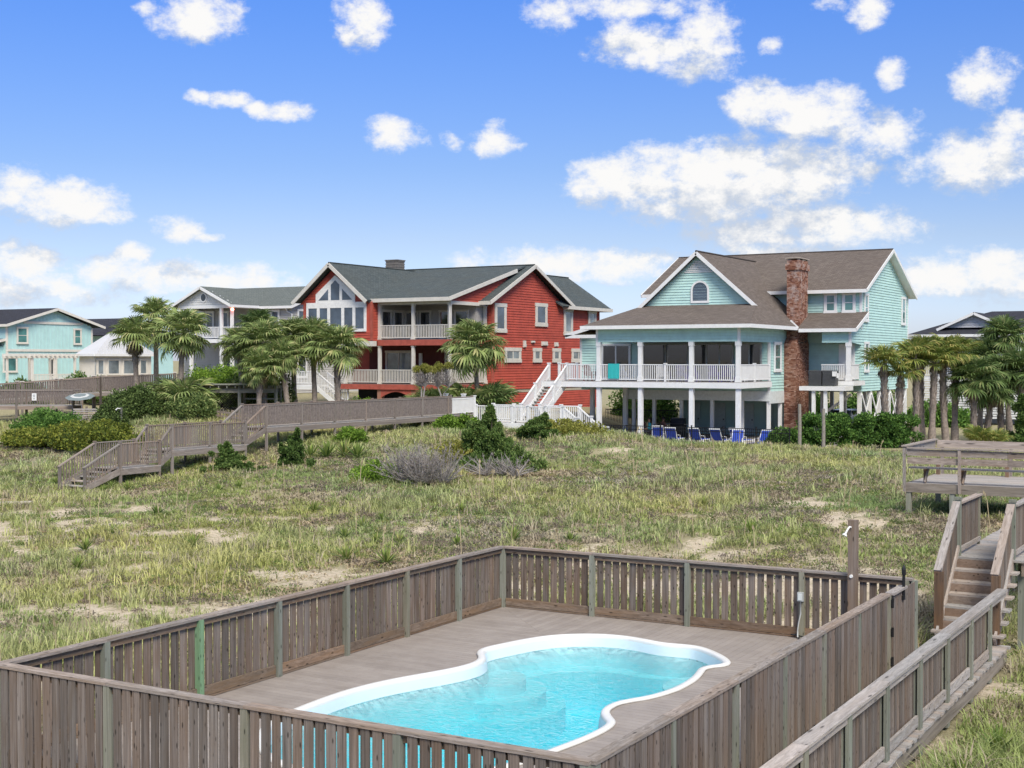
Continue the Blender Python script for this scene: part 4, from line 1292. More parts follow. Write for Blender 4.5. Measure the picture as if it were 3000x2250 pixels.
# ------------------------------------------------------------------ teal house
def teal_house():
    T = thing('beach_house', (-33, 86, 0), 'pale teal raised beach house with brown roof and tall brick chimney', 'house')
    mb = MB()
    mb.box(-37.75, -28.5, 81.24, 90, 3.06, 7.05)          # living block
    mb.box(-41.55, -37.75, 81.24, 88, 3.06, 6.7)          # left wing
    mb.box(-39.0, -24.33, 86.74, 98.57, 3.0, 9.5)         # rear block
    mb.box(-37.75, -28.5, 75.99, 76.2, 6.1, 7.05)         # porch header, front
    mb.box(-28.7, -28.5, 76.2, 81.24, 6.1, 7.05)          # porch header, right
    mb.box(-37.75, -37.55, 76.2, 81.24, 6.1, 7.05)
    mb.box(-26.12, -24.33, 84.34, 84.5, 6.1, 6.95)        # balcony header
    mb.box(-24.5, -24.33, 84.5, 86.74, 6.1, 6.95)
    g = Face('f', 81.04)
    g.poly(mb, [(-37.1, 8.2), (-29.1, 8.2), (-33.1, 11.72)], -.12, 0)
    e = Face('s', -24.33)
    e.poly(mb, [(86.74, 9.5), (98.57, 9.5), (92.65, 12.3)], -.2, 0)
    e.poly(mb, [(84.34, 6.95), (86.74, 6.95), (86.74, 8.0)], -.2, 0)
    mb.build('wall', TEAL, T)
    ceil = MB(); ceil.box(-37.55, -28.7, 76.2, 81.2, 6.12, 6.2); ceil.box(-26.1, -24.5, 84.5, 86.7, 6.12, 6.2); ceil.build('porch_ceiling', plain('porch_ceiling_paint', (.42, .52, .52), .6), T)
    # siding
    clapboards(T, Face('f', 75.99), -37.78, -28.47, 6.1, 7.0, TEAL)
    clapboards(T, Face('s', -28.5), 76.0, 86.7, 6.1, 7.0, TEAL)
    clapboards(T, Face('s', -28.5), 81.26, 86.7, 3.06, 6.1, TEAL)
    clapboards(T, Face('f', 81.24), -41.55, -40.15, 3.7, 6.7, TEAL); clapboards(T, Face('f', 81.24), -37.85, -37.1, 3.7, 6.1, TEAL); clapboards(T, Face('f', 81.24), -28.95, -28.5, 3.7, 6.1, TEAL)
    clapboards(T, g, 0, 0, 8.3, 11.7, TEAL, prof=lambda z: (-33.1 - 4.05 * (11.72 - z) / 3.52, -33.1 + 4.05 * (11.72 - z) / 3.52))
    clapboards(T, Face('f', 86.74), -28.4, -24.33, 3.0, 6.1, TEAL); clapboards(T, Face('f', 86.74), -28.4, -24.33, 6.95, 9.5, TEAL)
    clapboards(T, Face('f', 84.34), -26.12, -24.33, 6.1, 6.95, TEAL)

    def endprof(z):
        if z < 6.1: return (86.72, 98.6)
        if z < 6.97: return (84.32, 98.6)
        if z < 8.02: return (84.32 + 2.4 * (z - 6.97) / 1.05, 98.6)
        if z < 9.5: return (86.72, 98.6)
        f = (12.32 - z) / 2.82
        return (92.65 - 5.95 * f, 92.65 + 5.95 * f)
    clapboards(T, e, 0, 0, 3.0, 12.3, TEAL, prof=endprof)
    # corner boards
    cb = MB()
    for (x, y, z0, z1) in ((-28.5, 81.24, 3.06, 6.1), (-28.5, 75.99, 6.1, 7.0), (-24.33, 86.74, 6.98, 9.45), (-24.33, 84.34, 6.1, 6.9), (-24.33, 98.57, 3.0, 9.45), (-37.75, 75.99, 6.1, 7.0), (-41.55, 81.24, 3.7, 6.6)):
        MB().box(x - .09, x + .06, y - .06, y + .09, z0 - .003, z1).build('corner_board', WHITE, T)
    # roofs
    r = roof(T, [[(-33.1, 80.55, 11.87), (-33.1, 92.0, 11.87), (-27.62, 86.9, 7.1), (-27.62, 75.35, 7.1), (-29.12, 80.55, 8.40)],
                 [(-33.1, 80.55, 11.87), (-33.1, 92.0, 11.87), (-38.58, 86.9, 7.1), (-38.58, 75.35, 7.1), (-37.08, 80.55, 8.40)],
                 [(-38.58, 75.35, 7.1), (-27.62, 75.35, 7.1), (-29.22, 81.1, 8.53), (-36.98, 81.1, 8.53)],
                 [(-39.4, 86.15, 9.5), (-23.82, 86.15, 9.5), (-23.82, 92.65, 12.47), (-39.4, 92.65, 12.47)],
                 [(-39.4, 99.15, 9.5), (-23.82, 99.15, 9.5), (-23.82, 92.65, 12.47), (-39.4, 92.65, 12.47)],
                 [(-28.6, 83.9, 6.97), (-23.85, 83.9, 6.97), (-23.85, 86.76, 8.1), (-28.6, 86.76, 8.1)],
                 [(-42.4, 80.6, 6.72), (-42.4, 88, 6.72), (-37.6, 88, 8.0), (-37.6, 80.6, 8.0)]], ROOF_T)
    MB().tube([(-33.1, 80.55, 11.88), (-33.1, 91.6, 11.88)], .07, 6).tube([(-39.4, 92.65, 12.47), (-23.82, 92.65, 12.47)], .07, 6).build('ridge_cap', plain('dark_ridge_shingle', (.06, .05, .045), .9), r)
    trim_line(T, [((-38.6, 75.32, 7.0), (-27.58, 75.32, 7.0)), ((-27.58, 75.3, 7.0), (-27.58, 84.0, 7.0)), ((-27.58, 86.3, 7.0), (-27.58, 86.9, 7.0)), ((-38.6, 75.3, 7.0), (-38.6, 86.9, 7.0)),
                  ((-33.1, 80.52, 11.76), (-29.1, 80.52, 8.28)), ((-33.1, 80.52, 11.76), (-37.1, 80.52, 8.28)),
                  ((-39.4, 86.12, 9.4), (-23.8, 86.12, 9.4)), ((-23.79, 86.12, 9.4), (-23.79, 92.65, 12.36)), ((-23.79, 99.2, 9.4), (-23.79, 92.65, 12.36)),
                  ((-39.43, 86.12, 9.4), (-39.43, 92.65, 12.36)), ((-27.5, 83.87, 6.87), (-23.83, 83.87, 6.87)), ((-23.82, 83.87, 6.87), (-23.82, 86.7, 7.97)),
                  ((-42.42, 80.57, 6.62), (-37.6, 80.57, 7.9)), ((-42.42, 80.57, 6.56), (-38.0, 80.57, 6.56))], WHITE)
    so = MB(); so.slab([(-24.35, 86.3, 9.38), (-23.8, 86.3, 9.38), (-23.8, 92.65, 12.28), (-24.35, 92.65, 12.28)], .02); so.slab([(-24.35, 99.0, 9.38), (-23.8, 99.0, 9.38), (-23.8, 92.65, 12.28), (-24.35, 92.65, 12.28)], .02)
    so.box(-38.5, -27.65, 75.4, 76.0, 6.97, 7.0); so.box(-28.5, -27.65, 76.0, 84.0, 6.97, 7.0); so.build('soffit', WHITE, T)
    # gable louvre and arched window
    lv = MB()
    for k in range(7):
        z = 10.55 + .11 * k; hw = max(.05, (11.45 - z) * 1.06)
        g.box(lv, -33.1 - hw, -33.1 + hw, .03, .07, z, z + .075)
    lv.build('louvre_vent', WHITE, T)
    aw = MB(); arc = [(-33.0 + .62 * math.cos(t), 9.42 + .62 * math.sin(t)) for t in [math.pi * i / 14 for i in range(15)]]
    inn = [(-33.0 + .50 * math.cos(t), 9.42 + .50 * math.sin(t)) for t in [math.pi * i / 14 for i in range(15)]]
    outp = [(-32.38, 8.62)] + arc + [(-33.62, 8.62)]; innp = [(-32.5, 8.76)] + inn + [(-33.5, 8.76)]
    k = len(outp)
    aw.add([g.p(u, .09, z) for u, z in outp] + [g.p(u, .09, z) for u, z in innp] + [g.p(u, .0, z) for u, z in outp] + [g.p(u, .0, z) for u, z in innp],
           [(i, (i + 1) % k, (i + 1) % k + k, i + k) for i in range(k)] + [(i, i + 2 * k, (i + 1) % k + 2 * k, (i + 1) % k) for i in range(k)] + [(i + k, (i + 1) % k + k, (i + 1) % k + 3 * k, i + 3 * k) for i in range(k)])
    w = aw.build('window', WHITE, T, label='round topped window in the front gable')
    p = MB(); g.poly(p, innp, .036, .044); p.build('pane', GL_BL, w)
    # porch floor, fascia, posts
    fl = MB(); fl.box(-41.6, -28.36, 75.86, 81.2, 3.60, 3.70); fl.build('porch_floor', plain('porch_floor_grey', (.30, .28, .27), .7), T)
    fa = MB(); fa.box(-41.64, -28.30, 75.80, 75.86, 3.33, 3.66); fa.box(-28.36, -28.30, 75.86, 81.2, 3.33, 3.66); fa.box(-41.64, -41.58, 75.86, 81.2, 3.33, 3.66); fa.box(-41.5, -28.4, 75.9, 76.1, 3.36, 3.58); fa.build('porch_fascia', WHITE, T)
    for x in (-37.66, -34.84, -31.5, -28.56):
        column(T, x, 76.02, 3.70, 6.1, .24, WHITE)
        column(T, x, 76.05, -.1, 3.35, .26, WHITE, 0, 0)
    for x in (-40.6, -38.2):
        column(T, x, 81.0, -.1, 3.36, .26, WHITE, 0, 0)
    xs = [-40.05, -37.66, -34.84, -31.5, -28.56]
    for a, b in zip(xs[:-1], xs[1:]):
        railing(T, (a + .12, 76.02, 3.7), (b - .12, 76.02, 3.7), .09, 1.05, WHITE, .12, .04)
    railing(T, (-28.5, 76.15, 3.7), (-28.5, 81.2, 3.7), .09, 1.05, WHITE, .12, .04)
    column(T, -33.2, 76.02, 3.7, 4.82, .12, WHITE, 0, .06); column(T, -28.5, 78.6, 3.7, 4.82, .12, WHITE, 0, .06)
    # porch back wall: slider and tall windows
    F = Face('f', 81.24)
    window(T, F, -40.05, -37.9, 3.72, 6.08, WHITE, GL_DK, .12, '2', n0=.045)
    for (a, b, s) in ((-37.05, -33.85, 'n2'), (-33.55, -30.8, 'n3'), (-30.6, -28.95, 'n2')):
        window(T, F, a, b, 3.72, 6.08, plain('grey_window_frame', (.34, .36, .36), .5), GL_DK, .07, s, n0=.045)
    cu = MB(); F.box(cu, -31.6, -30.95, .077, .085, 3.85, 5.95); cu.build('curtain', plain('pale_curtain', (.40, .41, .42), .9), T)
    S = Face('s', -28.5)
    window(T, S, 81.95, 83.25, 4.25, 6.15, WHITE, GL_TL, .16, 'd', n0=.045)
    UF = Face('f', 86.74)
    for a, b in ((-26.72, -25.87), (-25.53, -24.66)): window(T, UF, a, b, 8.02, 9.36, WHITE, GL_TL, .15, 'd', n0=.045)
    for (a, b, z0, z1) in ((87.25, 88.15, 7.45, 9.3), (87.35, 88.3, 4.2, 6.2), (96.7, 97.75, 7.45, 9.45)): window(T, e, a, b, z0, z1, WHITE, GL_TL, .15, 'd', n0=.045)
    # balcony
    fl = MB(); fl.box(-26.3, -24.1, 84.2, 86.7, 3.58, 3.70); fl.build('balcony_floor', MATS['porch_floor_grey'], T)
    fa = MB(); fa.box(-26.3, -24.04, 84.14, 84.2, 3.40, 3.68); fa.box(-24.1, -24.04, 84.2, 86.7, 3.40, 3.68); fa.build('balcony_fascia', WHITE, T)
    column(T, -24.45, 84.42, 3.70, 6.1, .26, WHITE, .35, .25)
    railing(T, (-26.2, 84.42, 3.7), (-24.58, 84.42, 3.7), .09, 1.04, WHITE, .12, .04); railing(T, (-24.42, 84.55, 3.7), (-24.42, 86.65, 3.7), .09, 1.04, WHITE, .12, .04)
    d = MB(); UF.box(d, -25.75, -24.7, .03, .07, 3.72, 6.02); dd = d.build('door', WHITE, T); d = MB(); UF.box(d, -25.25, -24.95, .072, .08, 3.9, 5.8); d.build('pane', GL_BL, dd)
    # service platform with its posts
    pl = MB(); pl.box(-26.95, -24.05, 82.35, 84.05, 3.12, 3.38); pl.build('service_platform', WHITE, T)
    for x in (-26.1, -25.35, -24.35): column(T, x, 82.6, -.1, 3.12, .2, WHITE, 0, 0)
    # ground storey: white band, pilings, shaded enclosure
    bd = MB(); bd.box(-38.2, -28.46, 81.16, 81.24, 2.45, 3.06); bd.box(-28.5, -28.44, 81.2, 86.7, 2.30, 3.06); bd.build('band_board', plain('pale_grey_paint', (.58, .62, .63), .6), T)
    for x in (-37.75, -36.3, -34.4, -32.3, -30.3, -28.56): column(T, x, 81.35, -.1, 2.47, .2, WHITE, 0, 0)
    for y in (83.6, 86.4): column(T, -28.6, y, -.1, 2.4, .2, WHITE, 0, 0)
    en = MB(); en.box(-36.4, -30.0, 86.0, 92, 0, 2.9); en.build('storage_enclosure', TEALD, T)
    EF = Face('f', 86.0)
    for a, b in ((-35.9, -35.0), (-34.2, -33.2), (-32.2, -31.2)):
        d = MB(); EF.box(d, a, b, .0, .05, .05, 2.15); dr = d.build('door', plain('grey_door_paint', (.36, .42, .42), .6), T)
        h = MB(); EF.box(h, b - .14, b - .08, .05, .1, 1.0, 1.1); h.build('handle', plain('dark_metal', (.05, .05, .05), .4), dr)
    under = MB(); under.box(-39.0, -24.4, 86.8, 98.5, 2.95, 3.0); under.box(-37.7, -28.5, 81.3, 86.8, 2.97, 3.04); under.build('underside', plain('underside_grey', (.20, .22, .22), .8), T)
    ys = (86.9, 89.2, 91.6, 94.0, 96.3, 98.4)
    for y in ys: column(T, -24.45, y, -.1, 3.0, .24, WHITE, 0, 0)
    for x in (-27.2, -29.6):
        for y in (88, 93, 98): column(T, x, y, -.1, 3.0, .24, WHITE, 0, 0)
    br = MB()
    for a, b in zip(ys[:-1], ys[1:]):
        br.beam((-24.36, a, .3), (-24.36, b, 2.8), .05, .16); br.beam((-24.30, a, 2.8), (-24.30, b, .3), .05, .16)
    br.beam((-28.4, 86.9, .4), (-25.0, 86.9, 2.8), .05, .16)
    br.build('cross_brace', WHITE, T)
    # chimney
    cm = MB(); cm.box(-28.45, -27.68, 83.93, 86.48, 0, 6.0); cm.box(-28.4, -27.66, 84.33, 86.17, 6.0, 11.35)
    cm.add([(-28.45, 83.93, 6), (-27.68, 83.93, 6), (-27.68, 86.48, 6), (-28.45, 86.48, 6), (-28.45, 84.33, 6.42), (-27.68, 84.33, 6.42), (-27.68, 86.17, 6.42), (-28.45, 86.17, 6.42)], [(0, 1, 5, 4), (1, 2, 6, 5), (2, 3, 7, 6)])
    ch = cm.build('chimney', MORTAR, T)
    rnd = random.Random(4)
    bk = MB(); brick_stack(bk, -28.45, -27.67, 83.92, 86.49, 0, 6.0, rnd)
    for k in range(5):
        f = k / 5; brick_stack(bk, -28.45, -27.67, 83.92 + .41 * f, 86.49 - .32 * f, 6.0 + .078 * k, 6.0 + .078 * (k + 1), rnd)
    brick_stack(bk, -28.42, -27.65, 84.32, 86.18, 6.39, 10.75, rnd); brick_stack(bk, -28.50, -27.57, 84.24, 86.26, 10.75, 11.14, rnd); brick_stack(bk, -28.42, -27.65, 84.32, 86.18, 11.14, 11.38, rnd)
    bk.build('bricks', BRICK, ch, kind='stuff')
    cp = MB(); cp.box(-28.5, -27.57, 84.24, 86.26, 11.47, 11.53)
    for x in (-28.4, -27.75):
        for y in (84.35, 85.15, 86.0): cp.box(x, x + .12, y, y + .16, 11.37, 11.47)
    cp.build('chimney_cap', plain('mortar_cap', (.38, .33, .29), .9), ch)
    trim_line(T, [((-27.55, 83.9, 7.02), (-28.05, 83.9, 7.50))], WHITE, .04, .16, 'flashing')

    # patio and the things around the house
    pt = MB(); pt.box(-43, -23.5, 71.6, 99.5, -.2, .03)
    tag(pt.build('patio', CONC), 'concrete patio under and in front of the teal house', None, None, 'structure')


teal_house()


def white_platform():
    P = thing('white_deck', (-41, 72.4, 0), 'white railed platform with stairs up to the teal house porch', 'deck')
    X0, X1, Y0, Y1, Z = -43.7, -37.6, 71.2, 73.4, 1.22
    mb = MB(); mb.box(X0, X1, Y0, Y1, Z - .08, Z); mb.build('deck_floor', plain('white_deck_floor', (.55, .54, .52), .7), P)
    mb = MB(); mb.box(X0, X1 + .05, Y0 - .05, Y0, Z - .42, Z - .01); mb.box(X1, X1 + .05, Y0, Y1, Z - .42, Z - .01); mb.build('fascia', WHITE, P)
    xs = [X0, -42.4, -41.1, -40.0, -38.8, X1]
    for x in xs: column(P, x, Y0 + .05, Z - .1, Z + 1.1, .13, WHITE, 0, .07)
    for a, b in zip(xs[:-1], xs[1:]): railing(P, (a + .06, Y0 + .05, Z), (b - .06, Y0 + .05, Z), .1, 1.02, WHITE, .13, .04)
    for x in (X0, -42.2, -38.9, X1): column(P, x, Y1 - .05, Z - .1, Z + 1.1, .13, WHITE, 0, .07)
    railing(P, (X0 + .06, Y1 - .05, Z), (-41.6, Y1 - .05, Z), .1, 1.02, WHITE, .13, .04); railing(P, (-40.1, Y1 - .05, Z), (X1, Y1 - .05, Z), .1, 1.02, WHITE, .13, .04)
    for x in (X0 + .1, -40.5, X1 - .1):
        for y in (Y0 + .2, Y1 - .2): column(P, x, y, -.3, Z - .08, .2, WHITE, 0, 0)
    # stairs up to the porch
    n = 14; ya, yb = 73.0, 76.6
    for k in range(n):
        z = Z + (3.7 - Z) * (k + 1) / n; y = ya + (yb - ya) * k / n
        mb = MB(); mb.box(-41.5, -40.2, y, y + .28, z - .045, z); mb.build('tread', plain('stair_tread_grey', (.42, .41, .40), .8), P)
    for x in (-41.5, -40.2):
        s = MB(); s.beam((x, ya - .05, Z + .05), (x, yb, 3.55), .06, .32); s.build('stringer', WHITE, P)
        h = MB(); h.beam((x, ya, Z + 1.02), (x, yb, 4.72), .11, .07); h.beam((x, ya, Z + .22), (x, yb, 3.92), .05, .06); hr = h.build('handrail', WHITE, P)
        b = MB(); m = 26
        for k in range(m):
            f = (k + .5) / m; y = ya + (yb - ya) * f; z = Z + (3.7 - Z) * f
            b.box(x - .02, x + .02, y - .02, y + .02, z + .22, z + 1.0)
        b.build('balusters', WHITE, hr, kind='stuff')
        for f in (0, .5, 1.0): column(P, x, ya + (yb - ya) * f, Z + (3.7 - Z) * f - .1, Z + (3.7 - Z) * f + 1.14, .14, WHITE, 0, .07)
    railing(P, (-41.5, 78.0, 3.7), (-40.2, 78.0, 3.7), .09, 1.1, WHITE, .13, .05); column(P, -41.5, 78.0, 3.3, 4.85, .14, WHITE, 0, .07); column(P, -40.2, 78.0, 3.3, 4.85, .14, WHITE, 0, .07)
    # stairs down to the patio on the right
    m = 7
    for k in range(m):
        x = X1 + .05 + 1.6 * k / m; z = Z - Z * (k + .5) / m
        mb = MB(); mb.box(x, x + .27, Y0, Y1 - .4, z - .045, z); mb.build('tread', MATS['stair_tread_grey'], P)
    for y in (Y0 + .03, Y1 - .4):
        s = MB(); s.beam((X1, y, Z - .15), (X1 + 1.7, y, -.05), .06, .34); s.build('stringer', WHITE, P)
        h = MB(); h.beam((X1, y, Z + 1.0), (X1 + 1.7, y, .88), .1, .07); h.beam((X1, y, Z + .15), (X1 + 1.7, y, .12), .05, .06); hr = h.build('handrail', WHITE, P)
        b = MB()
        for k in range(13):
            f = (k + .5) / 13; b.box(X1 + 1.7 * f - .02, X1 + 1.7 * f + .02, y - .02, y + .02, Z + .15 - (Z - .03) * f, Z + .98 - (Z - .0) * f * .98 + .0)
        b.build('balusters', WHITE, hr, kind='stuff')
        for f in (.55, 1.0): column(P, X1 + 1.7 * f, y, -.1, Z + 1.0 - (Z - .05) * f + .1, .13, WHITE, 0, .07)
    # little gate at the boardwalk's end
    G = thing('white_gate', (-45.6, 71.9, 1.5), 'small white picket gate with scalloped top where the grey boardwalk ends', 'gate')
    mb = MB(); mb.box(-46.25, -45.05, 71.9, 71.95, 2.05, 2.35); mb.box(-46.25, -45.05, 71.9, 71.95, 1.75, 1.83); mb.build('panel', WHITE, G)
    for x in (-46.3, -45.0):
        mb = MB(); mb.box(x - .1, x + .1, 71.83, 72.03, 1.2, 2.85); mb.box(x - .13, x + .13, 71.8, 72.06, 2.85, 2.92); mb.build('post', WHITE, G)
    for k in range(5):
        x = -46.08 + .215 * k; mb = MB(); mb.box(x - .05, x + .05, 71.86, 71.9, 1.8, 2.62 - .10 * (1 - abs(k - 2) / 2)); mb.build('picket', WHITE, G)
    # white railing along the last metres of the boardwalk
    W = thing('white_railing', (-43.7, 70, 1.7), 'short white railing between the grey boardwalk and the white platform', 'railing')
    railing(W, (-43.72, 68.6, 1.72), (-43.72, 71.0, 1.72), .1, 1.0, WHITE, .13, .06); column(W, -43.72, 71.1, 1.3, 2.85, .14, WHITE, 0, .07)


white_platform()


# ------------------------------------------------------------------ red house
def red_house():
    T = thing('beach_house', (-56, 88, 2), 'red clapboard two storey beach house with green roof and glazed front gable', 'house')
    mb = MB()
    mb.box(-62.5, -56.55, 78.24, 92, 6.36, 9.02)
    mb.box(-62.5, -50.04, 83.94, 95, 2.85, 9.25)
    mb.box(-58, -50.04, 94.9, 100.9, 2.85, 9.15)
    gF = Face('f', 78.24); gF.poly(mb, [(-62.72, 9.2), (-56.98, 9.2), (-59.85, 11.60)], -.15, 0)
    sF = Face('s', -50.04); sF.poly(mb, [(83.94, 9.25), (94.9, 9.25), (89.3, 11.85)], -.2, 0)
    pF = Face('s', -50.5); pF.poly(mb, [(78.95, 9.05), (86.8, 9.05), (86.8, 11.1)], -.15, 0)
    mb.build('wall', RED, T)
    clapboards(T, gF, 0, 0, 9.02, 11.56, RED, .19, prof=lambda z: (-59.85 - 2.87 * (11.60 - z) / 2.4, -59.85 + 2.87 * (11.60 - z) / 2.4))
    clapboards(T, gF, -62.5, -56.55, 6.36, 7.05, RED, .19)
    clapboards(T, Face('s', -56.55), 78.24, 79.1, 6.36, 9.2, RED, .19)
    bw2 = MB(); Face('s', -56.55).box(bw2, 79.1, 83.9, 0, .05, 6.44, 8.9); bw2.build('porch_side_wall', plain('grey_beige_siding', (.34, .33, .31), .7), T)
    for ya, yb in ((79.25, 80.55), (80.75, 82.0), (82.2, 83.5)): window(T, Face('s', -56.5), ya, yb, 6.5, 8.6, BEIGE, GL_DK, .14, 'x')

    def sp(z):
        if z < 9.2: return (83.94, 100.9)
        f = (11.9 - z) / 2.7
        return (89.3 - 5.5 * f, 89.3 + 5.6 * f)
    clapboards(T, sF, 0, 0, 2.88, 11.8, RED, .19, prof=sp)
    clapboards(T, Face('f', 83.94), -50.5, -50.04, 2.9, 9.1, RED, .19)
    clapboards(T, pF, 0, 0, 9.06, 11.0, RED, .19, prof=lambda z: (79.2 + (z - 9.06) * 3.83, 86.8))
    cb = MB()
    for (x, y, z0, z1) in ((-50.04, 83.94, 2.9, 9.1), (-56.55, 78.24, 6.4, 9.1), (-62.5, 78.24, 6.4, 9.1), (-50.04, 100.9, 2.9, 9.0)): MB().box(x - .1, x + .06, y - .06, y + .1, z0, z1).build('corner_board', REDD, T)
    # roofs
    r = roof(T, [[(-58.5, 78.35, 9.28), (-50.15, 78.35, 9.28), (-50.15, 88.9, 12.05), (-61, 88.9, 12.05), (-61, 80.2, 9.77)],
                 [(-59.85, 77.6, 11.92), (-59.85, 88.9, 11.92), (-56.6, 88.9, 9.2), (-56.6, 77.6, 9.2)], [(-59.85, 77.6, 11.92), (-59.85, 88.9, 11.92), (-63.1, 88.9, 9.2), (-63.1, 77.6, 9.2)],
                 [(-56, 82.75, 9.15), (-49.55, 82.75, 9.15), (-49.55, 89.3, 12.1), (-56, 89.3, 12.1)], [(-63, 95.6, 9.25), (-49.55, 95.6, 9.25), (-49.55, 89.3, 12.1), (-63, 89.3, 12.1)],
                 [(-49.45, 93.6, 9.2), (-49.45, 102.2, 9.2), (-53.0, 101.2, 11.85), (-53.0, 92.0, 11.85)], [(-57.5, 93.6, 9.2), (-57.5, 102.2, 9.2), (-53.0, 101.2, 11.85), (-53.0, 92.0, 11.85)], [(-49.45, 102.2, 9.2), (-57.5, 102.2, 9.2), (-53.0, 101.2, 11.85)]], ROOF_R)
    MB().tube([(-59.85, 77.6, 11.93), (-59.85, 88.6, 11.93)], .06, 6).tube([(-61, 89.0, 12.08), (-49.55, 89.25, 12.11)], .07, 6).tube([(-53.0, 92.0, 11.87), (-53.0, 101.2, 11.87)], .06, 6).build('ridge_cap', plain('dark_green_ridge', (.035, .045, .045), .9), r)
    c = MB(); c.box(-61.95, -60.9, 87.6, 88.6, 11.5, 12.75)
    for z in (12.05, 12.25, 12.45, 12.65): c.box(-61.98, -60.87, 87.57, 88.63, z, z + .1)
    c.box(-62.02, -60.83, 87.53, 88.67, 12.75, 12.83); c.build('chimney', plain('grey_louvre_wood', (.16, .15, .14), .85, .2), r)
    trim_line(T, [((-59.85, 77.56, 11.80), (-56.55, 77.56, 9.06)), ((-59.85, 77.56, 11.80), (-63.15, 77.56, 9.06)), ((-57.0, 78.3, 9.18), (-50.1, 78.3, 9.18)), ((-50.12, 78.3, 9.18), (-50.12, 87.6, 11.6)),
                  ((-49.5, 82.7, 9.05), (-49.5, 89.3, 12.0)), ((-49.5, 95.65, 9.15), (-49.5, 89.3, 12.0)), ((-50.6, 82.7, 9.05), (-49.5, 82.7, 9.05)), ((-49.4, 94.6, 9.1), (-49.4, 102.25, 9.1)), ((-49.4, 102.25, 9.1), (-57.5, 102.25, 9.1)), ((-50.1, 94.62, 9.1), (-49.4, 94.62, 9.1))], BEIGE, .06, .26)
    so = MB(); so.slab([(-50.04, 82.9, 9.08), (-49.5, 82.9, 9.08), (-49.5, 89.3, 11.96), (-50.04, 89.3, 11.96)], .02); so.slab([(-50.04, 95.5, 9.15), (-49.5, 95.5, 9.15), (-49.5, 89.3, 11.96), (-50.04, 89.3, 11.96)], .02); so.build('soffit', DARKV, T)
    dp = MB(); dp.tube([(-50.45, 78.7, 9.0), (-50.45, 78.75, 8.85), (-50.45, 78.82, 8.7), (-50.45, 78.82, 6.5)], .05, 6); dp.build('downpipe', BEIGE, T)
    # glazed gable: white frame with a row of five tall lights, trapezoid and centre lights above
    fr = MB()
    gF.box(fr, -62.3, -57.0, .0, .10, 8.72, 9.12); gF.box(fr, -62.3, -57.0, .0, .11, 7.02, 7.22); gF.box(fr, -62.3, -62.12, .0, .10, 7.22, 8.72); gF.box(fr, -57.18, -57.0, .0, .10, 7.22, 8.72)
    cols = [-62.12, -61.22, -60.28, -59.03, -58.05, -57.18]
    for u in cols[1:-1]: gF.box(fr, u - .12, u + .12, .0, .10, 7.22, 8.72)
    tri = [(-61.45, 9.12), (-57.95, 9.12), (-57.95, 9.72), (-59.7, 11.06), (-61.45, 9.72)]
    gF.poly(fr, tri, .0, .085)
    w = fr.build('window', plain('white_window_frame', (.74, .74, .72), .5), T, label='large glazed gable window with white frame')
    for a, b in zip(cols[:-1], cols[1:]):
        p = MB(); gF.box(p, a + (.12 if a != cols[0] else 0), b - (.12 if b != cols[-1] else 0), .03, .06, 7.22, 8.72); p.build('pane', GL_BL, w)
    for poly in ([(-60.08, 9.28), (-59.32, 9.28), (-59.32, 10.38), (-59.7, 10.70), (-60.08, 10.38)], [(-61.2, 9.28), (-60.32, 9.28), (-60.32, 10.08)], [(-59.08, 9.28), (-58.2, 9.28), (-59.08, 10.08)]):
        p = MB(); gF.poly(p, poly, .086, .092); p.build('pane', GL_BL, w)
    # porches
    fl = MB(); fl.box(-56.5, -50.4, 78.9, 83.9, 6.34, 6.44); fl.box(-60, -50.4, 78.9, 83.9, 3.2, 3.31); fl.build('porch_floor', plain('porch_floor_brown', (.20, .16, .14), .8), T)
    fa = MB(); fa.box(-56.5, -50.36, 78.84, 78.9, 6.02, 6.42); fa.box(-50.4, -50.34, 78.9, 83.9, 6.02, 6.42); fa.box(-60, -50.36, 78.84, 78.9, 2.93, 3.29); fa.box(-50.4, -50.34, 78.9, 83.9, 2.93, 3.29); fa.build('porch_fascia', REDD, T)
    bw = MB(); bw.box(-60.2, -56.4, 78.2, 78.6, 5.98, 6.34); bw.box(-56.5, -50.4, 78.9, 79.1, 8.88, 9.1); bw.box(-50.7, -50.42, 79.1, 83.9, 8.84, 9.08); bw.build('porch_beam', BEIGE, T)
    cl = MB(); cl.box(-56.5, -50.7, 79.1, 83.9, 8.9, 8.95); cl.build('porch_ceiling', plain('grey_ceiling_paint', (.3, .29, .28), .8), T)  # plain mid grey porch ceiling
    for x in (-56.42, -53.56, -50.55):
        column(T, x, 79.02, 6.44, 8.9, .2, BEIGE, .25, .1)
        column(T, x, 79.02, 3.31, 6.02, .2, BEIGE, .25, .1)
        column(T, x, 79.15, 1.6, 2.93, .38, BRICK, 0, 0, 'pier')
    column(T, -59.4, 79.02, 3.31, 6.0, .2, BEIGE, .25, .1); column(T, -50.55, 83.7, 3.31, 9.0, .2, BEIGE, .25, .1)
    for a, b in ((-56.42, -53.56), (-53.56, -50.55)):
        railing(T, (a + .1, 79.02, 6.44), (b - .1, 79.02, 6.44), .1, 1.02, BEIGE, .13, .045); railing(T, (a + .1, 79.02, 3.31), (b - .1, 79.02, 3.31), .1, 1.02, BEIGE, .13, .045)
    railing(T, (-59.3, 79.02, 3.31), (-56.52, 79.02, 3.31), .1, 1.02, BEIGE, .13, .045)
    railing(T, (-50.55, 79.12, 6.44), (-50.55, 83.6, 6.44), .1, 1.02, BEIGE, .13, .045); railing(T, (-50.55, 79.12, 3.31), (-50.55, 83.6, 3.31), .1, 1.02, BEIGE, .13, .045)
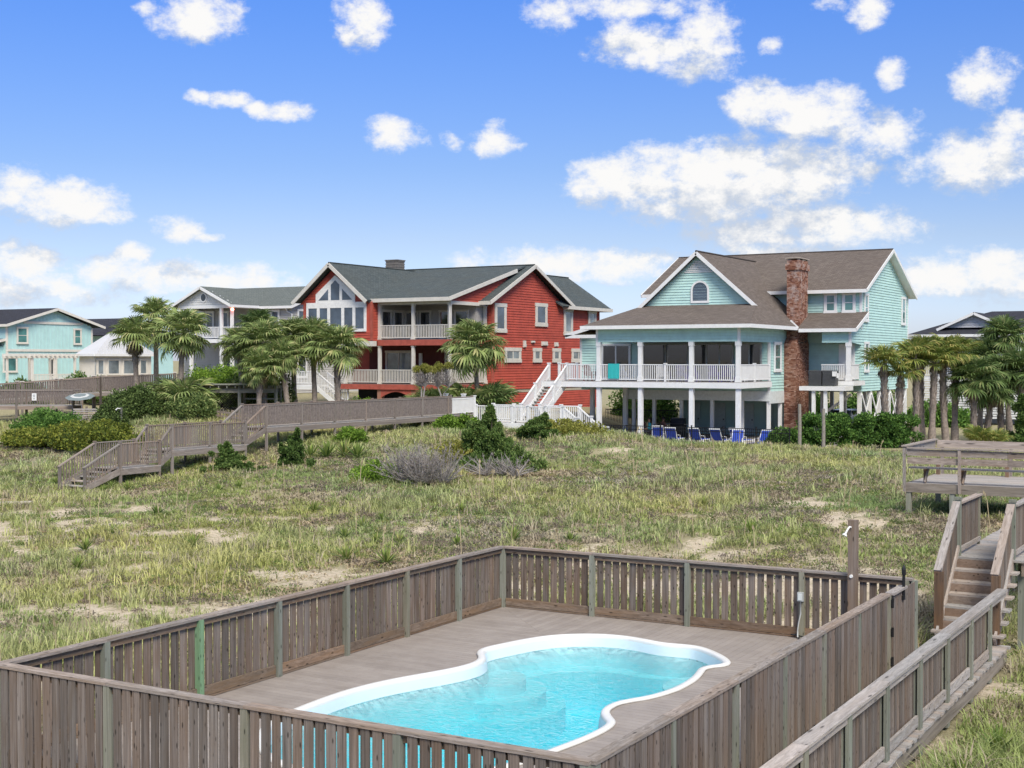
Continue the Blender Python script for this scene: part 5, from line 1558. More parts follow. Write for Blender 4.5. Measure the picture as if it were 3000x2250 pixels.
    for a, b in ((-56.3, -53.7), (-53.4, -50.8)):
        ar = MB(); Fp = Face('f', 79.0)
        pts = [(a, 2.93), (b, 2.93), (b, 2.35)] + [(a + (b - a) * (1 - t), 2.35 + .42 * math.sin(math.pi * t)) for t in [i / 10 for i in range(1, 10)]] + [(a, 2.35)]
        Fp.poly(ar, pts, 0, .05); ar.build('arched_apron', REDD, T)
    lt = MB(); lt.box(-59.4, -50.6, 80.5, 80.6, 1.5, 2.95); lt.build('crawl_space_shade', DARKV, T)  # near-black sheet painted in as the shade beneath the porch
    # porch back walls
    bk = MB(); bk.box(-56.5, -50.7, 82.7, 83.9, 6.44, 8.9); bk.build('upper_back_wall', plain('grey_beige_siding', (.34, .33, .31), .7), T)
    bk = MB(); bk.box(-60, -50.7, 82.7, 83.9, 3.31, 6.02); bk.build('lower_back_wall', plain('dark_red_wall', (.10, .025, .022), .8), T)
    Fb = Face('f', 82.7)
    for a, b in ((-58.35, -57.3), (-57.2, -56.2), (-56.1, -55.1), (-54.4, -53.5), (-53.1, -51.9)): window(T, Fb, a + .6, b + .6, 6.5, 8.6, BEIGE, GL_DK, .1, 'x')
    for (a, b, bar) in ((-58.5, -56.1, 'n2'), (-53.3, -52.2, 'x')): window(T, Fb, a, b, 3.35, 5.7, BEIGE, GL_GY if bar == 'n2' else GL_DK, .14, bar)
    lm = MB(); Fb.box(lm, -55.5, -55.25, .0, .12, 4.6, 5.5); lm.build('wall_panel', plain('white_paint', (.72, .73, .73)), T)
    Fs = Face('s', -50.7)
    for a, b in ((79.6, 80.9), (81.2, 82.6)):
        pass
    # side windows
    for (a, b, z0, z1, bar) in ((84.1, 85.7, 6.98, 9.1, 'x'), (90.1, 91.9, 7.55, 9.32, 'x'), (94.7, 96.15, 6.95, 9.08, 'x'), (98.9, 100.3, 7.5, 9.05, 'x')):
        window(T, sF, a, b, z0, z1, BEIGE, GL_BL if a < 93 else GL_GY, .26, bar, n0=.045, head=.06)
    for (a, b, bar) in ((85.5, 87.85, '2'), (89.75, 91.0, 'x'), (92.85, 94.1, 'x'), (96.0, 98.35, '2')):
        window(T, sF, a, b, 4.82, 5.92, BEIGE, GL_GY, .26, bar, n0=.045, head=.05)
    for (u, z0, z1, wd) in ((88.4, 5.95, 6.45, .34), (89.7, 6.3, 6.45, .5), (91.5, 6.1, 6.42, .9), (93.4, 6.05, 6.38, .55)):
        v = MB(); sF.box(v, u - wd / 2, u + wd / 2, .03, .13, z0, z1); sF.box(v, u - wd / 2 + .06, u + wd / 2 - .06, .13, .19, z0 + .03, (z0 + z1) / 2); v.build('wall_vent', BEIGE, T)
    fd = MB(); fd.box(-58, -50.1, 84.0, 100.8, .9, 2.62); fd.build('foundation', REDD, T)
    fd = MB(); fd.box(-58, -50.06, 83.96, 100.85, 2.62, 2.86); fd.build('water_table', plain('tan_foundation', (.42, .38, .31), .8), T)
    clapboards(T, Face('s', -50.1), 84.0, 100.8, .95, 2.6, RED, .19)
    # small stair at the left corner of the lower porch
    st = thing('white_stairs', (-61.5, 78.4, 2), 'white stairs with railing at the left corner of the red house', 'stairs')
    mb = MB(); mb.box(-63.4, -61.3, 77.9, 79.3, 3.1, 3.2); mb.box(-63.4, -61.3, 77.85, 77.9, 2.9, 3.18); mb.build('landing', WHITE, st)
    for x in (-63.3, -61.4): column(st, x, 78.0, 1.6, 4.25, .12, WHITE, 0, .05)
    railing(st, (-63.25, 78.0, 3.2), (-61.45, 78.0, 3.2), .1, 1.0, WHITE, .13, .045)
    for k in range(8):
        x = -61.3 + 1.9 * k / 8; z = 3.2 - 1.35 * (k + 1) / 8
        t = MB(); t.box(x, x + .26, 78.05, 79.2, z - .04, z); t.build('tread', MATS['stair_tread_grey'], st)
    for y in (78.0, 79.25):
        s = MB(); s.beam((-61.3, y, 3.05), (-59.4, y, 1.75), .06, .3); s.build('stringer', WHITE, st)
        h = MB(); h.beam((-61.3, y, 4.18), (-59.4, y, 2.86), .09, .07); hr = h.build('handrail', WHITE, st)
        b = MB()
        for k in range(14):
            f = (k + .5) / 14; b.box(-61.3 + 1.9 * f - .02, -61.3 + 1.9 * f + .02, y - .02, y + .02, 3.2 - 1.32 * f, 4.15 - 1.32 * f)
        b.build('balusters', WHITE, hr, kind='stuff'); column(st, -59.4, y, 1.5, 2.95, .11, WHITE, 0, .05)


red_house()


# ------------------------------------------------------------------ grey house
def grey_house():
    T = thing('beach_house', (-78, 92, 2), 'grey sided house with white two storey portico behind the palms', 'house')
    mb = MB(); mb.box(-86, -73.85, 90.64, 101, 2.2, 9.5)
    F2 = Face('s', -73.85); F2.poly(mb, [(90.64, 9.5), (101, 9.5), (95.8, 11.35)], -.2, 0)
    g = Face('f', 87.0); mb.build('wall', GREYS, T)
    gb = MB(); g.poly(gb, [(-83.6, 9.62), (-77.0, 9.62), (-80.28, 11.1)], -.12, 0); gb.build('gable_wall', plain('pale_scallop_siding', (.62, .65, .65), .7), T)
    clapboards(T, Face('f', 90.64), -86, -73.85, 2.2, 9.5, GREYS, .2, single=False); clapboards(T, F2, 90.64, 101, 2.2, 9.5, GREYS, .2, single=False)
    clapboards(T, F2, 0, 0, 9.5, 11.3, GREYS, .2, prof=lambda z: (95.8 - 5.2 * (11.35 - z) / 1.85, 95.8 + 5.2 * (11.35 - z) / 1.85), single=False)
    sc = MB()
    for k in range(7):
        z = 9.66 + .19 * k; hw = (11.1 - z) * 2.2 - .15; u = -80.28 - hw + (.1 if k % 2 else 0)
        while u < -80.28 + hw:
            g.box(sc, u, u + .17, 0, .04, z + .04, z + .19); u += .21
    sc.build('scallop_shingles', plain('white_scallop', (.70, .71, .70), .7), T, kind='stuff')
    ov = MB(); ov.add([g.p(-80.28 + .38 * math.cos(t), .1, 10.28 + .42 * math.sin(t)) for t in [2 * math.pi * i / 24 for i in range(24)]] + [g.p(-80.28 + .38 * math.cos(t), 0, 10.28 + .42 * math.sin(t)) for t in [2 * math.pi * i / 24 for i in range(24)]], [tuple(range(24))] + [(i, i + 24, (i + 1) % 24 + 24, (i + 1) % 24) for i in range(24)])
    w = ov.build('window', WHITE, T, label='small oval window in the portico gable')
    op = MB(); op.add([g.p(-80.28 + .27 * math.cos(t), .106, 10.28 + .31 * math.sin(t)) for t in [2 * math.pi * i / 24 for i in range(24)]], [tuple(range(24))]); op.build('pane', GL_DK, w)
    roof(T, [[(-80.28, 86.5, 11.22), (-80.28, 96, 11.22), (-76.95, 96, 9.66), (-76.95, 86.5, 9.66)], [(-80.28, 86.5, 11.22), (-80.28, 96, 11.22), (-83.9, 96, 9.5), (-83.9, 86.5, 9.5)],
             [(-87, 90.1, 9.58), (-73.4, 90.1, 9.58), (-73.4, 95.8, 11.55), (-87, 95.8, 11.55)], [(-87, 101.6, 9.58), (-73.4, 101.6, 9.58), (-73.4, 95.8, 11.55), (-87, 95.8, 11.55)]], ROOF_G)
    trim_line(T, [((-80.28, 86.46, 11.1), (-76.9, 86.46, 9.52)), ((-80.28, 86.46, 11.1), (-83.95, 86.46, 9.36)), ((-76.92, 86.46, 9.52), (-76.92, 90.1, 9.52)), ((-76.9, 90.06, 9.47), (-73.35, 90.06, 9.47)), ((-73.36, 90.06, 9.47), (-73.36, 95.8, 11.44)), ((-73.36, 101.6, 9.47), (-73.36, 95.8, 11.44))], WHITE, .06, .22)
    bm = MB(); bm.box(-83.2, -77.1, 86.95, 87.25, 9.36, 9.62); bm.box(-77.35, -77.1, 87.25, 90.6, 9.36, 9.6); bm.box(-83.2, -77.1, 86.9, 87.0, 6.45, 6.77); bm.box(-77.2, -77.1, 87, 90.6, 6.45, 6.77); bm.build('portico_beam', WHITE, T)
    fl = MB(); fl.box(-83.2, -77.2, 87, 90.6, 6.66, 6.76); fl.box(-83.2, -77.2, 87, 90.6, 3.1, 3.3); fl.build('portico_floor', MATS['porch_floor_grey'], T)
    for x in (-82.95, -81.85, -78.45, -77.3):
        column(T, x, 87.12, 6.77, 9.36, .22, WHITE, 0, 0); column(T, x, 87.12, 2.0, 6.45, .24, WHITE, 0, 0)
    for a, b in ((-82.95, -81.85), (-81.85, -78.45), (-78.45, -77.3)): railing(T, (a + .1, 87.12, 6.77), (b - .1, 87.12, 6.77), .1, 1.03, WHITE, .15, .05)
    railing(T, (-77.25, 87.2, 6.77), (-77.25, 90.6, 6.77), .1, 1.03, WHITE, .15, .05)
    Fb = Face('f', 90.64)
    for (a, b) in ((-84.6, -83.55), (-83.4, -82.4), (-81.9, -80.7), (-77.15, -76.15), (-76.1, -75.05)): window(T, Fb, a, b, 6.9 if a < -80 else 7.65, 9.3, WHITE, GL_BL, .16, 'x' if a < -80 else 'd', n0=.045)
    for (a, b) in ((-81.5, -80.2), (-79.4, -78.2), (-76.9, -75.2)): window(T, Fb, a, b, 3.4, 5.6, WHITE, GL_BL, .16, 'd', n0=.045)
    Fc = Face('s', -77.2)
    window(T, F2, 91.35, 92.6, 7.7, 9.35, WHITE, GL_BL, .16, 'd', n0=.045); window(T, F2, 91.35, 92.6, 3.45, 5.4, WHITE, GL_BL, .16, 'd', n0=.045)
    dp = MB(); dp.tube([(-74.3, 90.4, 9.45), (-74.15, 90.5, 9.1), (-73.75, 90.58, 8.9), (-73.75, 90.58, 2.5)], .06, 6); dp.build('downpipe', WHITE, T)
    # its red lamp is on
    lampm, t, n, l, b = newmat('red_lamp_glow'); b.inputs['Base Color'].default_value = (.5, .06, .04, 1); b.inputs['Emission Color'].default_value = (1, .22, .12, 1); b.inputs['Emission Strength'].default_value = 6
    L = MB(); L.tube([(-77.0, 86.9, 9.32), (-77.0, 86.85, 9.25), (-77.0, 86.8, 9.15)], [.05, .13, .10], 12); lp = L.build('porch_lamp', lampm, T)


grey_house()


# ------------------------------------------------------------------ aqua house with pergola and white roofed pavilion on the far left
def aqua_house():
    T = thing('beach_house', (-104, 86, 2), 'aqua panelled house with dark roof at the far left', 'house')
    mb = MB(); mb.box(-112, -98.04, 81.4, 91.1, 2.2, 8.1); F = Face('s', -98.04); F.poly(mb, [(81.4, 8.1), (91.1, 8.1), (86.6, 9.55)], -.2, 0)
    mb.box(-112, -98.6, 77, 81.4, 2.2, 6.2); mb.build('wall', AQUA, T)
    bt = MB(); y = 81.6
    while y < 91:
        top = 8.1 + (1.4 * (1 - abs(y - 86.4) / 4.9)); F.box(bt, y, y + .05, 0, .03, 2.2, min(top, 9.5)); y += .42
    bt.build('battens', AQUA, T, kind='stuff')
    roof(T, [[(-112.5, 81.0, 8.14), (-97.5, 81.0, 8.14), (-97.5, 86.6, 9.72), (-112.5, 86.6, 9.72)], [(-112.5, 92.2, 8.14), (-97.5, 92.2, 8.14), (-97.5, 86.6, 9.72), (-112.5, 86.6, 9.72)], [(-112, 76.6, 5.9), (-98.2, 76.6, 5.9), (-98.2, 81.5, 6.9), (-112, 81.5, 6.9)]], ROOF_D)
    trim_line(T, [((-97.46, 80.95, 8.03), (-97.46, 86.6, 9.6)), ((-97.46, 92.25, 8.03), (-97.46, 86.6, 9.6)), ((-112, 80.95, 8.03), (-97.46, 80.95, 8.03)), ((-112, 76.55, 5.8), (-98.15, 76.55, 5.8)), ((-98.15, 76.55, 5.8), (-98.15, 81.4, 6.8)), ((-97.98, 81.4, 5.87), (-97.98, 91.1, 5.87)), ((-97.98, 83.2, 8.35), (-97.98, 90, 8.35))], CREAM, .06, .22)
    for (a, b, z0, z1) in ((82.4, 83.65, 6.42, 7.95), (88.85, 89.8, 6.4, 7.92), (80.9, 82.45, 3.9, 5.3)): window(T, F, a, b, z0, z1, CREAM, GL_TL, .13, 'd' if z0 > 6 else 'x', n0=.045)
    window(T, Face('s', -98.6), 77.6, 79.2, 3.9, 5.3, CREAM, GL_TL, .13, 'x', n0=.045); window(T, F, 86.0, 86.9, 3.4, 5.2, CREAM, GL_DK, .12, 'x', n0=.045)
    MB().box(-98.12, -97.98, 81.33, 81.5, 2.2, 8.0).build('corner_board', CREAM, T); MB().box(-98.12, -97.98, 91.0, 91.17, 2.2, 8.0).build('corner_board', CREAM, T)
    B = thing('house_roof_behind', (-112, 104, 2), 'dark roofed house just showing behind the aqua house', 'house')
    mb = MB(); mb.box(-122, -106, 98, 110, 2, 7.5); mb.build('wall', AQUA, B)
    roof(B, [[(-123, 97.5, 7.5), (-104.8, 97.5, 7.5), (-107, 104, 9.4), (-121, 104, 9.4)], [(-123, 110.5, 7.5), (-104.8, 110.5, 7.5), (-107, 104, 9.4), (-121, 104, 9.4)], [(-104.8, 97.5, 7.5), (-104.8, 110.5, 7.5), (-107, 104, 9.4)]], ROOF_D)
    # pergola
    P = thing('pergola', (-86.5, 76, 3), 'cream painted pergola beside the white roofed pavilion', 'pergola')
    for y in (73.9, 76.1, 78.2):
        column(P, -86.1, y, 2.4, 5.2, .16, CREAM, 0, 0); column(P, -89, y, 2.4, 5.2, .16, CREAM, 0, 0)
    b = MB(); b.box(-86.2, -86.0, 73.5, 78.5, 5.15, 5.32); b.box(-89.1, -88.9, 73.5, 78.5, 5.15, 5.32); b.build('beam', CREAM, P)
    for k in range(11): piece('rafter', CREAM, P, (-87.5, 73.7 + .46 * k, 5.42), (3.6, .07, .18))
    railing(P, (-86.1, 73.9, 2.9), (-86.1, 78.2, 2.9), .1, 1.0, CREAM, .14, .05)
    V = thing('pavilion', (-88.5, 82, 3), 'pavilion with pyramid of white standing seam metal beside the aqua house', 'pavilion')
    metal = plain('white_standing_seam_metal', (.52, .53, .55), .35, .05, 1.0, spec=.5)
    A = (-85.9, 82.4, 7.6); c = [(-84.6, 78.9, 5.42), (-87.0, 78.9, 5.42), (-87.0, 86.0, 5.42), (-84.6, 86.0, 5.42)]
    rr = roof(V, [[c[i], c[(i + 1) % 4], A] for i in range(4)], metal, .1)
    sm = MB()
    for k in range(1, 13):
        y = 78.9 + 7.1 * k / 13; f = min((y - 78.9) / 3.5, (86.0 - y) / 3.6, 1)
        sm.beam((-84.6, y, 5.45), (-84.6 - 1.3 * f, y, 5.45 + 2.18 * f), .035, .05)
    sm.build('seams', metal, rr, kind='stuff')
    trim_line(V, [(c[0], c[3]), (c[0], c[1])], WHITE, .08, .2)
    w = MB(); w.box(-86.8, -85.0, 79.3, 85.6, 2.4, 5.4); w.build('wall', CREAM, V)
    FV = Face('s', -85.0)
    for a, bb in ((79.5, 80.3), (80.6, 82.0), (82.3, 84.0), (84.2, 85.1)): window(V, FV, a, bb, 3.75, 5.1, CREAM, GL_GY, .1, 'x')
    dr = MB(); dr.tube([(-84.7, 79.0, 5.3), (-84.85, 79.2, 5.0), (-84.93, 79.3, 4.8), (-84.93, 79.3, 2.6)], .05, 6); dr.build('downpipe', plain('grey_pipe', (.3, .32, .32), .5), V)


aqua_house()


# ------------------------------------------------------------------ grey house behind the right-hand palms
def right_house():
    T = thing('beach_house', (-21, 112, 0), 'grey gabled house with dark blue roof behind the right-hand palms', 'house')
    mb = MB(); mb.box(-25.8, -10, 112.5, 124, 0, 7.0); mb.build('wall', plain('white_grey_siding', (.55, .56, .58), .6), T)
    F = Face('f', 110.4)
    gb = MB(); F.poly(gb, [(-24.4, 7.55), (-19.7, 7.55), (-22.05, 8.6)], -.12, 0); gb.build('gable_wall', plain('pale_grey_gable', (.45, .46, .49), .6), T)
    clapboards(T, F, 0, 0, 7.55, 8.5, MATS['pale_grey_gable'], .2, prof=lambda z: (-22.05 - 2.35 * (8.6 - z) / 1.05, -22.05 + 2.35 * (8.6 - z) / 1.05), single=False)
    roof(T, [[(-26.9, 108.8, 7.0), (-9, 108.8, 7.0), (-9, 112.5, 7.9), (-24.9, 112.5, 7.9)], [(-26.9, 108.8, 7.0), (-24.9, 112.5, 7.9), (-24.9, 121, 7.9), (-26.9, 125, 7.0)],
             [(-22.05, 110.0, 8.75), (-22.05, 118, 8.75), (-19.3, 118, 7.5), (-19.3, 110.0, 7.5)], [(-22.05, 110.0, 8.75), (-22.05, 118, 8.75), (-24.8, 118, 7.5), (-24.8, 110.0, 7.5)], [(-25, 112.5, 7.88), (-9, 112.5, 7.88), (-12, 117, 9.0), (-22, 117, 9.0)]], ROOF_D)
    trim_line(T, [((-26.95, 108.75, 6.9), (-9, 108.75, 6.9)), ((-22.05, 109.95, 8.63), (-19.25, 109.95, 7.37)), ((-22.05, 109.95, 8.63), (-24.85, 109.95, 7.37)), ((-26.95, 108.75, 6.9), (-26.95, 125, 6.9))], plain('white_paint', (.72, .73, .73)), .06, .2)
    for x in (-26.0, -23.3, -21.5, -18.5, -15): column(T, x, 109.3, 0, 6.85, .28, WHITE, 0, .2)
    fl = MB(); fl.box(-26.4, -9, 109.2, 112.5, 3.5, 3.7); fl.build('porch_floor', WHITE, T)
    railing(T, (-26, 109.3, 3.7), (-9, 109.3, 3.7), .1, 1.0, WHITE, .16, .05)
    sl = MB(); z = .5
    while z < 3.4:
        sl.box(-26.3, -9, 109.15, 109.2, z, z + .13); z += .19
    sl.build('lattice_slats', WHITE, T, kind='stuff')


right_house()
# ================================================================== palms
PALM_GREENS = {
    'olive': [(0.0, (0.106, 0.145, 0.051)), (0.35, (0.200, 0.270, 0.089)), (0.7, (0.305, 0.386, 0.140)), (1.0, (0.469, 0.445, 0.211))],
    'yellow': [(0.0, (.09, .14, .035)), (0.35, (.185, .245, .060)), (0.7, (.30, .325, .085)), (1.0, (.40, .35, .12))],
    'dark': [(0.0, (0.058, 0.094, 0.034)), (0.35, (0.114, 0.182, 0.058)), (0.75, (0.189, 0.260, 0.091)), (1.0, (0.299, 0.325, 0.143))],
}
DEADM = leafmat('dead_frond', [(0.0, (.13, .10, .065)), (0.5, (.23, .185, .125)), (1.0, (.33, .27, .19))], .15)
BARK = plain('palm_bark', (.25, .208, .175), .95, .35, 7.0, bump=.6)
BOOT = plain('palm_boots', (.30, .25, .212), .95, .4, 5.0)
FROND = {}


def frond_mesh(key, variant):
    if (key, variant) in FROND: return FROND[(key, variant)]
    rnd = random.Random(variant * 13 + len(key))
    v = []; f = []
    dead = key == 'dead'
    Lp = 1.0; Rf = 1.05
    droop = (.28, .42, .6, .35)[variant % 4] if not dead else .35
    # petiole: a thin three-sided rod
    for i, (x, z) in enumerate(((0, 0), (Lp * .55, .05), (Lp, 0))):
        w = .028 - .006 * i
        v += [(x, -w, z), (x, w, z), (x, 0, z + w * 1.4)]
    for i in range(2):
        a = i * 3
        f += [(a, a + 3, a + 4, a + 1), (a + 1, a + 4, a + 5, a + 2), (a + 2, a + 5, a + 3, a)]
    n = 27
    span = R(150) if not dead else R(62)
    for k in range(n):
        t = -span + 2 * span * k / (n - 1)
        L = Rf * (.62 + .38 * math.cos(t * .55)) * rnd.uniform(.88, 1.06)
        if rnd.random() < .06: continue
        dx, dy = math.cos(t), math.sin(t)
        px, py = -dy, dx
        w = .052 * rnd.uniform(.8, 1.15)
        fold = .12 * abs(math.sin(t))
        tw = rnd.uniform(-.03, .03)
        hx = Lp - .12 * (1 - math.cos(t * .5))
        b = len(v)
        m = .55 * L
        v += [(hx, 0, .02), (hx + dx * m + px * w, dy * m + py * w, fold * m - droop * .30 * m * m + tw), (hx + dx * m - px * w, dy * m - py * w, fold * m - droop * .30 * m * m - tw),
              (hx + dx * L * .82 + px * w * .6, dy * L * .82 + py * w * .6, fold * L * .8 - droop * .62 * L * L * .75), (hx + dx * L * .82 - px * w * .6, dy * L * .82 - py * w * .6, fold * L * .8 - droop * .62 * L * L * .75),
              (hx + dx * L * (1 - droop * .1), dy * L * (1 - droop * .1), fold * L * .75 - droop * L * L * .92 + rnd.uniform(-.08, .04))]
        f += [(b, b + 1, b + 2), (b + 1, b + 3, b + 4, b + 2), (b + 3, b + 5, b + 4)]
    me = bpy.data.meshes.new('frond_' + key)
    me.from_pydata(v, [], f)
    me.materials.append(DEADM if dead else leafmat('palm_leaf_' + key, PALM_GREENS[key], .28, .5))
    FROND[(key, variant)] = me
    return me


def palm(label, base, crown, s, key, nf=34, boots=0.55, ndead=5, name='palm_tree', group='sabal palms', cat='palm', trunk_r=.17, seed=0, upright=False, lo=-38):
    rnd = random.Random(seed * 7 + 11)
    bz = H(base[0], base[1]) - .1
    t = thing(name, (base[0], base[1], bz), label, cat, group)
    c = Vector(crown); b = Vector((base[0], base[1], bz))
    if c.z - bz > .8:
        path = []; rad = []
        n = 12
        bend = Vector((rnd.uniform(-.12, .12), rnd.uniform(-.12, .12), 0))
        for i in range(n):
            f = i / (n - 1)
            p = b.lerp(c - Vector((0, 0, .15)), f) + bend * math.sin(math.pi * f)
            path.append(p); rad.append(trunk_r * (1.25 - .35 * f if f < .2 else 1.0 - .12 * f) * rnd.uniform(.95, 1.05))
        MB().tube(path, rad, 10).build('trunk', BARK, t, smooth=True)
        if boots:
            mb = MB(); nb = int((c.z - bz) * boots * 26)
            for k in range(nb):
                f = 1 - boots + boots * k / nb
                p = b.lerp(c - Vector((0, 0, .15)), f) + bend * math.sin(math.pi * f)
                a = k * 2.39996 + rnd.uniform(-.2, .2)
                o = Vector((math.cos(a), math.sin(a), 0)); q = Vector((-math.sin(a), math.cos(a), 0))
                w = .075 * rnd.uniform(.8, 1.2); r0 = trunk_r * .88; hgt = .30 * rnd.uniform(.8, 1.3); out = rnd.uniform(.05, .13)
                mb.add([p + o * r0 - q * w, p + o * r0 + q * w, p + o * (r0 + out) + q * w * .45 + Vector((0, 0, hgt)), p + o * (r0 + out) - q * w * .45 + Vector((0, 0, hgt)), p + o * (r0 + .035) + Vector((0, 0, hgt * .5))],
                       [(0, 1, 4), (1, 2, 4), (2, 3, 4), (3, 0, 4), (0, 3, 2, 1)])
            mb.build('leaf_bases', BOOT, t, kind='stuff')
    for k in range(nf):
        f = (k + .5) / nf
        el = R(84 - (84 - lo) * f ** .85) + rnd.uniform(-.16, .16)
        if upright: el = R(80 - 62 * f) + rnd.uniform(-.1, .1)
        az = k * 2.39996 + rnd.uniform(-.25, .25)
        sc = s * rnd.uniform(.82, 1.1) * (.75 + .35 * min(1, f * 2.2))
        dead = k >= nf - ndead
        if dead: el = R(rnd.uniform(-82, -58)); sc *= .62
        me = frond_mesh('dead' if dead else key, rnd.randrange(4) if not dead else rnd.randrange(2))
        o = bpy.data.objects.new('frond', me); COL.objects.link(o); o.parent = t
        M = Matrix.Translation(c - b) @ Matrix.Rotation(az, 4, 'Z') @ Matrix.Rotation(-el, 4, 'Y') @ Matrix.Rotation(rnd.uniform(-.35, .35), 4, 'X')
        o.matrix_local = M @ Matrix.Diagonal((sc, sc, sc, 1))
    return t


LP = [
    ('wind-burnt palm with brown crown at the left edge of the palm row', (-63.38, 62.69), (-63.59, 62.63, 6.50), 1.05, 'olive', 26, .35, 10, -30),
    ('tallest palm of the left group, its crown above the others', (-63.89, 64.68), (-63.94, 64.77, 7.86), 1.0, 'olive', 30, .3, 8, -35),
    ('palm with a long bare trunk and full round crown left of the grey arbor', (-59.49, 62.60), (-59.55, 62.66, 6.68), 1.2, 'olive', 38, .12, 6, -40),
    ('low fan palm in front of the grey arbor', (-54.78, 64.18), (-54.71, 64.26, 4.59), .95, 'olive', 30, .5, 4, -40),
    ('full palm rising directly above the low one at the grey arbor', (-55.83, 65.88), (-55.95, 65.88, 6.17), 1.1, 'olive', 36, .4, 6, -40),
    ('small dark crowned palm in front of the grey house windows', (-57.71, 67.11), (-57.56, 67.29, 7.25), .85, 'dark', 26, .3, 3, -25),
    ('short leaning palm at the right end of the grey arbor', (-53.81, 65.90), (-54.28, 65.67, 5.21), .95, 'olive', 30, .5, 5, -40),
    ('palm in front of the corner of the grey house', (-55.45, 68.42), (-55.58, 68.42, 6.52), 1.05, 'olive', 34, .4, 6, -40),
    ('palm with dead skirt in front of the red house left corner', (-53.75, 68.24), (-53.97, 68.19, 6.40), 1.1, 'olive', 34, .2, 9, -40),
    ('thick booted palm below the glazed gable of the red house', (-51.82, 68.20), (-51.99, 68.16, 5.85), 1.15, 'olive', 38, .9, 8, -42),
    ('palm half hidden behind the arbor palms on their left side', (-58.18, 66.84), (-58.59, 66.67, 6.10), .95, 'olive', 30, .4, 5, -40),
    ('big shaggy palm at the right corner of the red house porch', (-45.89, 75.09), (-46.15, 75.01, 6.05), 1.35, 'olive', 48, .3, 8, -52),
    ('first palm from the left in front of the clipped hedge', (-20.09, 77.23), (-20.33, 77.18, 4.81), .80, 'yellow', 24, .6, 2, -15),
    ('shortest palm of the hedge row, second from its left', (-19.69, 78.04), (-19.62, 78.16, 4.13), .68, 'yellow', 22, .6, 2, -15),
    ('third palm of the row right of the teal house', (-19.02, 79.00), (-19.08, 79.07, 5.15), .80, 'yellow', 26, .75, 3, -20),
    ('fourth palm of the row right of the teal house', (-18.87, 80.25), (-18.95, 80.30, 5.49), .78, 'yellow', 26, .75, 3, -20),
    ('fifth palm of the row right of the teal house', (-18.21, 79.47), (-18.10, 79.63, 4.94), .74, 'yellow', 24, .6, 2, -20),
    ('sixth palm of the row right of the teal house', (-17.69, 80.93), (-17.87, 80.92, 5.39), .82, 'yellow', 28, .65, 3, -20),
    ('last palm of the row, its crown the most yellow', (-17.50, 82.19), (-17.49, 82.30, 5.36), .84, 'yellow', 28, .55, 3, -20),
    ('dark green palm leftmost of the dense clump at the right edge', (-16.39, 81.68), (-16.41, 81.74, 3.91), 1.1, 'dark', 36, .9, 4, -45),
    ('lowest dark palm of the right edge clump with booted trunk', (-15.95, 83.10), (-15.74, 83.27, 3.30), 1.0, 'dark', 34, .9, 4, -45),
    ('dark palm with criss-cross trunk in the right edge clump', (-15.25, 84.65), (-15.33, 84.67, 3.99), 1.15, 'dark', 38, .95, 5, -45),
    ('tallest dark palm at the right edge, in front of the blue roof', (-15.41, 88.01), (-15.74, 87.95, 6.47), 1.05, 'dark', 34, .6, 3, -35),
    ('dark palm cut by the right edge of the picture', (-14.16, 84.12), (-14.28, 84.13, 4.40), 1.1, 'dark', 36, .9, 4, -45),
    ('dark palm behind the clump, just right of the yellow palm', (-17.05, 87.07), (-16.91, 87.25, 5.21), .95, 'dark', 32, .6, 3, -40),
]
for k, (lab, b, c, s, key, nf, boots, nd, lo) in enumerate(LP):
    palm(lab, b, c, s * (.88 if key == 'olive' else .86 if key == 'dark' else .95), key, nf + (12 if key != 'yellow' else 2), boots, nd, seed=k + 1, lo=lo - (22 if key == 'olive' else 0), trunk_r=.17 if key != 'yellow' else .185)
for k, (lab, b, s, key) in enumerate((
        ('spreading palmetto below the porch palm of the red house', (-46.6, 74.2), 1.0, 'olive'), ('palmetto right of the dead trees at the red house corner', (-45.3, 75.6), 1.0, 'dark'),
        ('small palmetto under the bare grey trees', (-47.8, 72.6), .85, 'olive'), ('large palmetto at the foot of the left palms', (-61.0, 62.9), .85, 'olive'), ('smaller palmetto beside the grey arbor', (-58.9, 62.0), .9, 'olive'))):
    z = H(*b); palm(lab, b, (b[0], b[1], z + .75), s * 1.2, key, 28, 0, 3, 'palmetto', 'trunkless palmettos', 'palmetto', seed=k + 50, lo=-5)
for k, (lab, b, s) in enumerate((('yellow leaved fan palm on the ground behind the bench deck', (-14.9, 75.7), .62), ('smaller yellow fan palm on the right behind the bench deck', (-14.0, 76.2), .5))):
    z = H(*b); palm(lab, b, (b[0], b[1], z + .45), s, 'yellow', 20, 0, 3, 'fan_palm', 'yellow fan palms', 'palm', seed=k + 80, upright=True)


# ================================================================== shrubs
def leaves(rng, centers, radii, n, size, up=.3, elong=1.7):
    """n small kite-shaped leaves spread through clumps; returns verts, faces"""
    k = rng.integers(0, len(centers), n)
    d = rng.normal(size=(n, 3)); d /= np.linalg.norm(d, axis=1)[:, None]
    r = rng.random(n) ** .45
    P = centers[k] + d * radii[k] * r[:, None]
    a = rng.normal(size=(n, 3)); a[:, 2] += up; a += d * .8; a /= np.linalg.norm(a, axis=1)[:, None]
    b = np.cross(a, rng.normal(size=(n, 3))); b /= np.linalg.norm(b, axis=1)[:, None]
    s = size * rng.uniform(.6, 1.3, n)[:, None]
    V = np.stack([P, P + a * s * elong * .5 + b * s * .5, P + a * s * elong, P + a * s * elong * .5 - b * s * .5], 1).reshape(-1, 3)
    return V, np.arange(len(V), dtype=np.int32)


